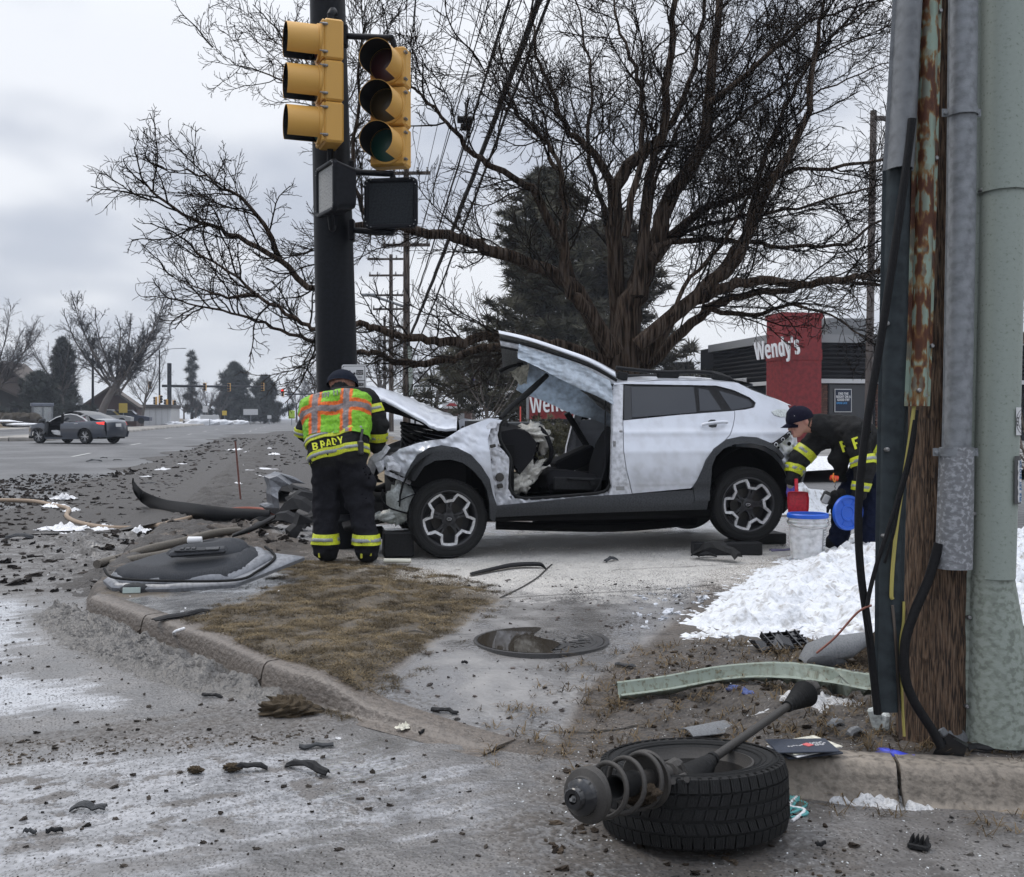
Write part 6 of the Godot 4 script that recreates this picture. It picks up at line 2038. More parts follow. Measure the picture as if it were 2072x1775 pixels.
	for q in [[215, 965, 0.6, 1.2, 0.3], [250, 1000, 0.62, 0.4, 0.2], [190, 1010, 0.5, 2.0, 0.25], [300, 1050, 0.66, -0.4, 0.22]]:
		var tp := obj("torn_panel", shard(0.13, q[4], 0.05, int(q[0]), 5), M.inner_paint if q[0] != 190 else M.engine, o)
		tp.position = at.call(q[0], q[1], q[2]); tp.rotation = v3(0.5, 0.4, q[3])
	# underbody and inner arches
	b = mb()
	b.box(v3(0.1, 0.36, 0), v3(2.6, 0.10, 1.5), Basis.IDENTITY, 0.03)
	b.box(v3(0.3, 0.26, 0.2), v3(1.6, 0.12, 0.3), Basis.IDENTITY, 0.04)
	b.box(v3(1.45, 0.42, 0), v3(0.9, 0.2, 1.2), Basis.IDENTITY, 0.05)
	b.tube([v3(1.36, 0.42, -0.7), v3(1.36, 0.42, 0.7)], 0.05, 8)
	b.tube([v3(-1.41, 0.36, -0.7), v3(-1.41, 0.36, 0.7)], 0.04, 8)
	b.tube(bezier([v3(-0.9, 0.24, 0.35), v3(0.2, 0.20, 0.4), v3(1.0, 0.24, 0.35)], 4), 0.04, 8)
	obj("underbody", b, M.void, o)
	for x in [-1.41, 1.36]:
		for s in [1.0, -1.0]:
			b = mb()
			rows = []
			for z in [0.45, 0.86]:
				var row := pa()
				for k in 17:
					var w := PI * k / 16.0
					row.append(v3(x - cos(w) * 0.42, 0.46 + sin(w) * 0.5, z * s))
				rows.append(row)
			b.loft(rows)
			b.fan(Array(rows[0]))
			obj("arch_liner", b, M.void, o)
	# cabin: floor, dash, wheel, seats, console
	b = mb()
	b.box(v3(-0.3, 0.46, 0), v3(1.5, 0.08, 1.56))
	b.box(v3(-0.86, 0.72, 0), v3(0.1, 0.55, 1.5))
	b.box(v3(-0.3, 0.6, 0), v3(1.1, 0.22, 0.22), Basis.IDENTITY, 0.03)
	obj("cabin_floor", b, M.void, o)
	b = mb()
	rows = []
	for q in [[-0.98, 1.10], [-0.82, 1.13], [-0.70, 1.10], [-0.62, 1.0], [-0.66, 0.86], [-0.78, 0.72]]:
		var row := pa()
		for k in 13:
			var s := k / 6.0 - 1.0
			var hood := 0.05 * exp(-pow((s - 0.5) / 0.28, 2.0))
			row.append(v3(q[0] + hood * 0.6 + 0.03 * s * s, q[1] + hood, s * 0.70))
		rows.append(row)
	b.loft(rows)
	for s in [rows.map(func(r): return r[0]), rows.map(func(r): return r[12])]: b.fan(s)
	obj("dashboard", b, M.seat_cloth, o)
	b = mb()
	b.tube([v3(-0.98, 1.2, 0.66), v3(-0.98, 1.18, -0.7)], 0.03, 8)
	b.tube([at.call(1000, 738, 0.0), at.call(1240, 735, -0.3)], 0.035, 8)
	obj("scuttle_tube", b, M.galvanised, o)
	var hub: Vector3 = at.call(1235, 865, 0.40)
	var tilt := Basis(v3(0, 0, 1), 0.36) * Basis(Vector3.UP, -0.95)
	b = mb()
	var ring := []
	for k in 29:
		var w := TAU * k / 28
		ring.append(hub + Basis(v3(0, 0, 1), 0.30) * (Basis(Vector3.UP, 0.35) * v3(0, sin(w) * 0.185, cos(w) * 0.185)))
	b.tube(ring, 0.021, 9, false)
	b.tube([hub + v3(-0.02, 0.05, 0), hub + v3(-0.25, 0.0, 0)], 0.06, 8)
	b.lump(hub + v3(-0.12, 0.0, 0.02), v3(0.12, 0.10, 0.1), wet, 0.3, 12)
	obj("steering_wheel", b, M.seat_cloth, o)
	b = mb()
	b.lump(hub + v3(-0.06, 0.10, 0.03), v3(0.14, 0.085, 0.13), wet, 0.9, 22, Basis(v3(0, 0, 1), -0.25))
	b.lump(hub + v3(0.04, 0.03, -0.10), v3(0.09, 0.10, 0.10), wet, 0.9, 18)
	obj("wheel_airbag", b, M.airbag, o)
	b = mb()
	b.lump(at.call(1165, 1050, 0.5), v3(0.085, 0.13, 0.07), wet, 1.0, 20, Basis(v3(0, 0, 1), -0.75))
	b.lump(at.call(1100, 1110, 0.58), v3(0.11, 0.08, 0.06), wet, 1.0, 20, Basis(v3(0, 0, 1), 0.2))
	obj("knee_airbag", b, M.airbag, o)
	b = mb()
	b.lump(at.call(1010, 800, 0.35), v3(0.06, 0.12, 0.2), wet, 0.3, 12)
	obj("gauge_cowl", b, M.seat_cloth, o)
	for s in [[0.36, 0.0], [-0.36, -0.02]]:
		b = mb()
		rows = []
		for q in [[-0.44, 0.60, 0.05], [-0.47, 0.69, 0.10], [-0.40, 0.745, 0.12], [-0.2, 0.735, 0.12], [0.0, 0.70, 0.10]]:
			var row := pa()
			for k in 9:
				var e := k / 4.0 - 1.0
				row.append(v3(q[0], q[1] + 0.02 * absf(e) - 0.10 * pow(absf(e), 6.0), s[0] + e * 0.25))
			rows.append(row)
		b.loft(rows)
		b.box(v3(-0.2, 0.61, s[0]), v3(0.5, 0.12, 0.5), Basis.IDENTITY, 0.04)
		obj("seat_cushion", b, M.seat_cloth, o)
		b = mb()
		rows = []
		var lean: float = 0.0 if s[0] > 0 else 0.25
		for q in ([[0.02, 0.66, 0.23, 0.14], [0.04, 0.8, 0.25, 0.13], [0.09, 0.98, 0.24, 0.11], [0.14, 1.09, 0.2, 0.09], [0.16, 1.15, 0.12, 0.05]] if s[0] > 0 else [[0.06, 0.62, 0.23, 0.16], [0.10, 0.74, 0.24, 0.16], [0.18, 0.86, 0.22, 0.12], [0.22, 0.93, 0.14, 0.06]]):
			var row := pa()
			for k in 16:
				var w := TAU * k / 16
				row.append(v3(q[0] + lean * (q[1] - 0.66) * 0.2 + 0.06 + cos(w) * q[3] * 0.5 - 0.03 * pow(absf(sin(w)), 3.0), q[1], s[0] + sin(w) * q[2]))
			rows.append(row)
		b.loft(rows, true)
		b.fan(Array(rows[-1]))
		obj("seat_back", b, M.seat_cloth, o)
	b = mb()
	b.box(v3(-0.2, 0.63, 0.632), v3(0.45, 0.12, 0.03), Basis(v3(0, 0, 1), -0.03), 0.012)
	b.tube([v3(-0.3, 0.68, 0.655), v3(-0.05, 0.665, 0.655)], 0.014, 7)
	b.lathe([v2(0.0, 0.02), v2(0.03, 0.015), v2(0.032, 0)], Transform3D(AXLE, v3(-0.06, 0.63, 0.645)), 14)
	obj("seat_shield", b, M.black_plastic, o)
	# glove box lid hanging: dark slab seen through the cabin
	b = mb()
	b.box(at.call(1455, 960, -0.3), v3(0.42, 0.16, 0.3), Basis(v3(0, 0, 1), 0.42), 0.02)
	obj("console_lid", b, M.seat_cloth, o)
	b = mb()
	b.tube(bezier([v3(0.08, 1.45, 0.60), v3(0.04, 1.1, 0.70), v3(0.03, 0.8, 0.74), v3(-0.06, 0.58, 0.76), v3(-0.16, 0.54, 0.76)], 5), 0.022, 6, true, 0.2)
	obj("seat_belt", b, M.seat_cloth, o)
	b = mb()
	b.lathe([v2(0.0, 0.0), v2(0.02, 0.0)], Transform3D.IDENTITY, 6)
	# rear bench, seen dimly behind
	b = mb()
	b.box(v3(0.55, 0.66, 0), v3(0.5, 0.16, 1.3), Basis.IDENTITY, 0.05)
	b.box(v3(0.85, 0.95, 0), v3(0.14, 0.6, 1.3), Basis(v3(0, 0, 1), -0.2), 0.05)
	obj("rear_bench", b, M.seat_cloth, o)
	# wheels
	star_wheel(o, v3(-1.41, 0.352, 0.76), 0.06, PI / 2)
	star_wheel(o, v3(1.36, 0.435, 0.77), -0.05, PI / 2 - 0.28)
	star_wheel(o, v3(-1.41, 0.352, -0.76), 0.0, 0.4, true)
	star_wheel(o, v3(1.36, 0.40, -0.77), 0.0, 0.9, true)

# --- the dark saloon across the street
func build_dark_car() -> void:
	var front := on_ground(68, 893); var back := on_ground(196, 900)
	var mid := (front + back) / 2
	var turn := -0.42
	mid = at_depth(155, 895, 49.0)
	mid.y = ground_height(mid.x, mid.z)
	var o := thing("dark_car", "dark grey saloon with its driver's door torn off, stopped against the median", "car", mid, turn + YAW)
	# local: nose towards -x, +z to us
	var half := func(x: float, y: float) -> float:
		var z := 0.88 + 0.04 * smoothstep(0.2, 0.5, y) - 0.02 * smoothstep(0.7, 0.9, y)
		if y > 0.88: z -= 0.52 * (y - 0.88)
		return z - 0.3 * pow(smoothstep(-1.6, -2.35, x), 1.6) - 0.22 * pow(smoothstep(1.6, 2.35, x), 1.6)
	var sides := [Transform3D.IDENTITY, Transform3D(Basis(v3(1, 0, 0), v3(0, 1, 0), v3(0, 0, -1)), Vector3.ZERO)]
	var put := func(called: String, poly: PackedVector2Array, off: float, m: Material, only := 0) -> void:
		for k in 2:
			if only == 1 and k == 1: continue
			if only == 2 and k == 0: continue
			var b := mb()
			b.shell(poly, func(x, y): return half.call(x, y) + off, 0.12, 0.03, sides[k])
			obj(called, b, m, o)
	put.call("rear_flank", outline([-0.02, 0.28, 0.95, 0.28, 1.0, 0.5, 1.1, 0.63, 1.28, 0.70, 1.5, 0.70, 1.68, 0.63, 1.78, 0.5, 1.82, 0.3, 2.3, 0.34, 2.34, 0.6, 2.3, 0.9, 2.22, 1.02, 1.6, 1.0, 0.9, 0.98, -0.02, 0.94]), 0.0, M.grey_paint)
	put.call("front_fender", outline([-0.98, 0.28, -1.02, 0.5, -1.12, 0.64, -1.28, 0.71, -1.5, 0.71, -1.66, 0.64, -1.76, 0.5, -1.8, 0.3, -2.25, 0.36, -2.2, 0.6, -1.95, 0.78, -1.5, 0.88, -1.0, 0.94, -0.92, 0.9]), 0.0, M.grey_paint)
	put.call("sill", outline([-1.0, 0.2, 1.0, 0.2, 1.0, 0.285, -1.0, 0.285]), -0.01, M.grey_paint)
	put.call("front_door", outline([-0.92, 0.28, -0.03, 0.28, -0.03, 0.93, -0.92, 0.9]), 0.0, M.grey_paint, 2)
	put.call("side_glass", outline([0.02, 0.97, 0.03, 1.27, 0.35, 1.30, 0.75, 1.25, 1.15, 1.13, 1.35, 1.03, 0.9, 0.995]), -0.012, M.tint_glass)
	put.call("front_glass", outline([-0.75, 0.97, -0.03, 0.97, -0.02, 1.27, -0.3, 1.2]), -0.012, M.glass, 2)
	put.call("window_line", outline([-0.80, 0.965, -0.45, 1.18, 0.0, 1.30, 0.35, 1.335, 0.75, 1.285, 1.15, 1.16, 1.45, 1.03, 1.5, 1.0, 1.43, 0.995, 1.15, 1.12, 0.75, 1.25, 0.35, 1.30, 0.02, 1.265, -0.43, 1.145, -0.74, 0.965]), 0.004, M.alloy)
	put.call("tail_lamp", outline([1.95, 0.93, 2.27, 0.97, 2.31, 0.85, 2.08, 0.87]), 0.008, M.lit_red)
	put.call("rear_bumper", outline([1.84, 0.26, 2.36, 0.30, 2.4, 0.55, 2.3, 0.56, 1.86, 0.5]), 0.012, M.grey_paint)
	var b := mb()
	var rows := []
	for q in [[-2.25, 0.5, 0.55], [-2.22, 0.68, 0.62], [-1.9, 0.82, 0.76], [-1.3, 0.93, 0.8], [-0.95, 0.97, 0.78], [-0.4, 1.24, 0.62], [0.0, 1.38, 0.60], [0.4, 1.435, 0.59], [0.8, 1.40, 0.59], [1.3, 1.25, 0.62], [1.75, 1.08, 0.68], [2.25, 1.03, 0.62], [2.36, 0.9, 0.60], [2.38, 0.5, 0.6], [2.3, 0.28, 0.6]]:
		var row := pa()
		for k in 9:
			var s := k / 4.0 - 1.0
			row.append(v3(q[0] + 0.10 * (1.0 - s * s) * signf(q[0]) * (1.0 if absf(q[0]) > 2.0 else 0.0), q[1] + 0.035 * (1.0 - s * s), s * q[2]))
		rows.append(row)
	var hood := mb(); hood.loft(rows.slice(0, 5)); obj("bonnet", hood, M.grey_paint, o)
	var roof := mb(); roof.loft(rows.slice(5, 10)); obj("glass_roof", roof, M.gloss_black, o)
	var ws := mb(); ws.loft(rows.slice(4, 6)); obj("windscreen", ws, M.tint_glass, o)
	var rw := mb(); rw.loft(rows.slice(9, 11)); obj("rear_window", rw, M.tint_glass, o)
	var boot := mb(); boot.loft(rows.slice(10, 15)); obj("boot_lid", boot, M.grey_paint, o)
	b = mb(); b.col = gray(0.6)
	b.box(v3(2.47, 0.82, 0.0), v3(0.02, 0.14, 0.32), Basis.IDENTITY, 0.005)
	obj("number_plate", b, M.plain, o)
	b = mb()
	b.box(v3(0, 0.28, 0), v3(4.2, 0.12, 1.6), Basis.IDENTITY, 0.03)
	b.box(v3(-1.0, 0.6, 0), v3(0.1, 0.6, 1.6))
	b.box(v3(0.3, 0.55, 0), v3(0.7, 0.4, 1.4), Basis.IDENTITY, 0.05)
	b.box(v3(-0.9, 0.9, 0.0), v3(0.3, 0.2, 1.5), Basis.IDENTITY, 0.05)
	b.box(v3(0.05, 0.8, 0.87), v3(0.1, 1.0, 0.06), Basis(v3(0, 0, 1), -0.05))
	obj("cabin", b, M.void, o)
	b = mb(); b.col = gray(0.55)
	var wet := smooth_noise(0.09, 3, 84)
	b.lump(v3(-0.15, 0.72, 0.5), v3(0.16, 0.32, 0.2), wet, 0.5, 10, Basis(v3(0, 0, 1), -0.2))
	b.lump(v3(-0.5, 0.45, 0.6), v3(0.35, 0.12, 0.2), wet, 0.5, 10, Basis(v3(0, 0, 1), -0.3))
	obj("seat_and_airbag", b, M.cloth, o)
	b = mb()
	b.tube([v3(-0.95, 0.9, 0.8), v3(-0.9, 0.4, 0.95), v3(-0.85, 0.5, 1.1)], 0.09, 6)
	b.box(v3(-1.05, 1.02, 0.95), v3(0.25, 0.14, 0.2), Basis(v3(0, 0, 1), 0.3), 0.03)
	obj("torn_door_stump", b, M.grey_plastic, o)
	put.call("door_handle", outline([0.78, 0.87, 1.0, 0.885, 1.0, 0.905, 0.78, 0.89]), 0.015, M.alloy)
	for q in [[-1.39, 0.78, 1], [1.39, 0.80, 1], [-1.39, -0.80, -1], [1.39, -0.80, -1]]:
		var w := Node3D.new()
		w.name = "wheel"
		o.add_child(w, true)
		w.position = v3(q[0], 0.335, q[1])
		w.rotation.y = 0.0 if q[2] > 0 else PI
		b = mb()
		b.lathe([v2(0.22, -0.10), v2(0.31, -0.115), v2(0.335, -0.08), v2(0.335, 0.08), v2(0.31, 0.115), v2(0.235, 0.10)], Transform3D(AXLE, Vector3.ZERO), 28)
		obj("tyre", b, M.rubber, w)
		b = mb()
		b.lathe([v2(0.24, 0.10), v2(0.225, 0.08), v2(0.21, 0.02), v2(0.0, 0.03)], Transform3D(AXLE, Vector3.ZERO), 28)
		obj("rim_dish", b, M.dark_alloy, w)
		b = mb()
		for k in 10:
			var a := TAU * k / 10 + (0.12 if k % 2 else -0.12)
			b.tube([v3(cos(a) * 0.04, sin(a) * 0.04, 0.085), v3(cos(a) * 0.22, sin(a) * 0.22, 0.09)], 0.013, 5)
		b.lathe([v2(0.05, 0.07), v2(0.045, 0.1), v2(0.0, 0.1)], Transform3D(AXLE, Vector3.ZERO), 14)
		obj("spokes", b, M.alloy, w)

# --- figures: tapered bones joined by a smooth minimum, meshed as surface nets
class Flesh:
	var bones := []       
	var soft := 0.04
	var creases: FastNoiseLite
	var crease := 0.0
	func bone(a: Vector3, b: Vector3, ra: float, rb: float, col := Color(0.5, 0.5, 0.5)) -> int:
		bones.append([a, b, ra, rb, col])
		return bones.size() - 1
	static func far(p: Vector3, a: Vector3, b: Vector3, ra: float, rb: float) -> float:
		var ab := b - a
		var t := clampf((p - a).dot(ab) / maxf(ab.length_squared(), 1e-8), 0.0, 1.0)
		return p.distance_to(a + ab * t) - (ra + (rb - ra) * t)
	func field(p: Vector3, ids := []) -> float:
		var d := 9.0
		for k in (ids if ids else range(bones.size())):
			var q: Array = bones[k]
			var e := Flesh.far(p, q[0], q[1], q[2], q[3])
			var h := clampf(0.5 + 0.5 * (d - e) / soft, 0.0, 1.0)
			d = lerpf(d, e, h) - soft * h * (1.0 - h)
		if crease > 0.0: d += crease * creases.get_noise_3dv(p)
		return d
	func mesh_into(b: Builder, cell: float) -> void:
		var lo := Vector3.ONE * 99; var hi := -lo
		for q in bones:
			var r := Vector3.ONE * (maxf(q[2], q[3]) + soft + cell * 2)
			lo = lo.min(q[0] - r).min(q[1] - r); hi = hi.max(q[0] + r).max(q[1] + r)
		var nx := int((hi.x - lo.x) / cell) + 2; var ny := int((hi.y - lo.y) / cell) + 2; var nz := int((hi.z - lo.z) / cell) + 2
		var f := PackedFloat32Array()
		f.resize(nx * ny * nz)
		f.fill(9.0)
		for q in bones:
			var a: Vector3 = q[0]; var c: Vector3 = q[1]
			var r: float = maxf(q[2], q[3]) + soft * 1.5 + cell * 2
			var m0 := (a.min(c) - Vector3.ONE * r - lo) / cell; var m1 := (a.max(c) + Vector3.ONE * r - lo) / cell
			for k in range(maxi(0, int(m0.z)), mini(nz, int(m1.z) + 2)):
				for j in range(maxi(0, int(m0.y)), mini(ny, int(m1.y) + 2)):
					for i in range(maxi(0, int(m0.x)), mini(nx, int(m1.x) + 2)):
						var at := (k * ny + j) * nx + i
						var e := Flesh.far(lo + Vector3(i, j, k) * cell, a, c, q[2], q[3])
						var d := f[at]
						var h := clampf(0.5 + 0.5 * (d - e) / soft, 0.0, 1.0)
						f[at] = lerpf(d, e, h) - soft * h * (1.0 - h)
		if crease > 0.0:
			for k in nz:
				for j in ny:
					for i in nx:
						var at := (k * ny + j) * nx + i
						if absf(f[at]) < crease + cell * 2: f[at] += crease * creases.get_noise_3dv(lo + Vector3(i, j, k) * cell)
		var cells := PackedInt32Array()
		cells.resize(f.size())
		cells.fill(-1)
		var off := [0, 1, nx, nx + 1, nx * ny, nx * ny + 1, nx * ny + nx, nx * ny + nx + 1]
		var v0 := b.v.size(); var i0 := b.ix.size()
		var edges := [[0, 1], [2, 3], [4, 5], [6, 7], [0, 2], [1, 3], [4, 6], [5, 7], [0, 4], [1, 5], [2, 6], [3, 7]]
		for k in nz - 1:
			for j in ny - 1:
				for i in nx - 1:
					var at := (k * ny + j) * nx + i
					if absf(f[at]) > cell * 2.0: continue
					var s := 0
					for e in 8:
						if f[at + off[e]] < 0.0: s += 1
					if s == 0 or s == 8: continue
					var p := Vector3.ZERO; var n_ := 0
					for e in edges:
						var d0 := f[at + off[e[0]]]; var d1 := f[at + off[e[1]]]
						if (d0 < 0.0) == (d1 < 0.0): continue
						var t := d0 / (d0 - d1)
						var c0 := Vector3(e[0] & 1, (e[0] >> 1) & 1, e[0] >> 2); var c1 := Vector3(e[1] & 1, (e[1] >> 1) & 1, e[1] >> 2)
						p += c0.lerp(c1, t); n_ += 1
					p = lo + (Vector3(i, j, k) + p / n_) * cell
					var best := 9.0
					for q in bones:
						var e2 := Flesh.far(p, q[0], q[1], q[2], q[3])
						if e2 < best: best = e2; b.col = q[4]
					cells[at] = b.vert(p, Vector3.UP)
		var steps := [[1, nx, nx * ny], [nx, nx * ny, 1], [nx * ny, 1, nx]]
		for k in range(1, nz - 1):
			for j in range(1, ny - 1):
				for i in range(1, nx - 1):
					var at := (k * ny + j) * nx + i
					if absf(f[at]) > cell * 2.0: continue
					for ax in 3:
						var u: int = steps[ax][0]; var w: int = steps[ax][1]; var o: int = steps[ax][2]
						if (f[at] < 0.0) == (f[at + u] < 0.0): continue
						var q := [cells[at], cells[at - w], cells[at - w - o], cells[at - o]]
						if q.has(-1): continue
						if f[at] < 0.0: b.ix.append_array([q[0], q[2], q[1], q[0], q[3], q[2]])
						else: b.ix.append_array([q[0], q[1], q[2], q[0], q[2], q[3]])
		b.smooth(v0, i0)
		b.col = Color(1, 1, 1)
	func skin_at(o: Vector3, d: Vector3, ids := [], lift := 0.0) -> Vector3:
		var r := 0.0
		while field(o + d * r, ids) < 0.0 and r < 0.6: r += 0.012
		var a := maxf(0.0, r - 0.012); var c := r
		for k in 7:
			var m := (a + c) / 2
			if field(o + d * m, ids) < 0.0: a = m
			else: c = m
		return o + d * (c + lift)

# a strip laid round a limb: axis point, axis, half width, lift off the cloth
func band(b: Builder, fl: Flesh, ids: Array, mid: Vector3, axis: Vector3, from: float, to: float, lift: float, seg := 40, a0 := 0.0, a1 := TAU) -> void:
	axis = axis.normalized()
	var u := axis.cross(v3(0, 0, 1)).normalized()
	if u.length() < 0.5: u = Vector3.RIGHT
	var w := u.cross(axis)
	var rows := []
	for s in [from, from + 0.001, to - 0.001, to]:
		var row := pa()
		for k in seg + 1:
			var a := lerpf(a0, a1, k / float(seg))
			row.append(fl.skin_at(mid + axis * s, u * cos(a) + w * sin(a), ids, lift if s != from and s != to else -0.004))
		rows.append(row)
	b.loft(rows)

const LIME := Color(0.62, 0.68, 0.02)
const SILVER := Color(0.30, 0.32, 0.32)
func stripe(parent: Node3D, fl: Flesh, ids: Array, mid: Vector3, axis: Vector3, wide: float, a0 := 0.0, a1 := TAU) -> void:
	var b := mb()
	b.col = LIME
	band(b, fl, ids, mid, axis, -wide / 2, wide / 2, 0.011, 56, a0, a1)
	var p := obj("reflective_stripe", b, M.stripe, parent)
	b = mb()
	b.col = SILVER
	band(b, fl, ids, mid, axis, -wide / 6, wide / 6, 0.0145, 56, a0, a1)
	obj("silver_band", b, M.stripe, p)

# letters set one by one on a figure: from the axis out along directions that turn about it
func letters(parent: Node3D, fl: Flesh, ids: Array, text: String, mid: Vector3, axis: Vector3, high: float, from: float, step: float, m: Material, slope := 0.0) -> void:
	axis = axis.normalized()
	var u := axis.cross(v3(0, 0, 1)).normalized()
	var w := u.cross(axis)
	for k in text.length():
		if text[k] == " ": continue
		var a := from + step * k
		var d := u * cos(a) + w * sin(a)
		var p := fl.skin_at(mid + axis * slope * k, d, ids, 0.020 if text != "BRADY" else 0.010)
		var e: float = 0.03 * signf(step)
		var d2 := u * cos(a + e) + w * sin(a + e)
		var along := fl.skin_at(mid + axis * (slope * k), d2, ids, 0.006) - p
		var l := obj("letter", flat_text(text[k], high, 0.004), m, parent)
		l.transform = turned(p, along, axis)

# a hand: palm, four fingers and a thumb, curled by so much
func hand_into(fl: Flesh, wrist: Vector3, along: Vector3, back: Vector3, thumb_side: float, curl: float, col: Color, cuff := Color(-1, 0, 0), big := 1.0) -> void:
	along = along.normalized()
	back = (back - along * back.dot(along)).normalized()
	var side := along.cross(back) * thumb_side
	var c0 := col if cuff.r < 0 else cuff
	fl.bone(wrist - along * 0.04, wrist + along * 0.015, 0.034 * big, 0.031 * big, c0)
	for k in 4:
		var s := (1.5 - k) * 0.019 * big
		var knuckle: Vector3 = wrist + along * (0.088 - 0.004 * absf(k - 1.3)) * big + side * s
		fl.bone(wrist + along * 0.02 + side * s * 0.7, knuckle, 0.015 * big, 0.0125 * big, col)
		var p := knuckle
		var a := curl * 0.55 + 0.05 * k
		var lens := [0.040, 0.026, 0.021]
		for e in 3:
			var d := along * cos(a) - back * sin(a)
			var q: Vector3 = p + d * lens[e] * big * [0.92, 1.0, 0.95, 0.78][k]
			fl.bone(p, q, (0.0105 - 0.001 * e) * big, (0.0095 - 0.001 * e) * big, col)
			p = q
			a += curl * 0.75
	var t0: Vector3 = wrist + along * 0.025 * big + side * 0.026 * big
	var t1: Vector3 = t0 + (along * 0.6 + side * 0.62 - back * 0.35 * curl).normalized() * 0.038 * big
	var t2: Vector3 = t1 + (along * 0.85 + side * (0.3 - 0.4 * curl) - back * 0.4 * curl).normalized() * 0.03 * big
	fl.bone(t0, t1, 0.014 * big, 0.0115 * big, col)
	fl.bone(t1, t2, 0.011 * big, 0.009 * big, col)

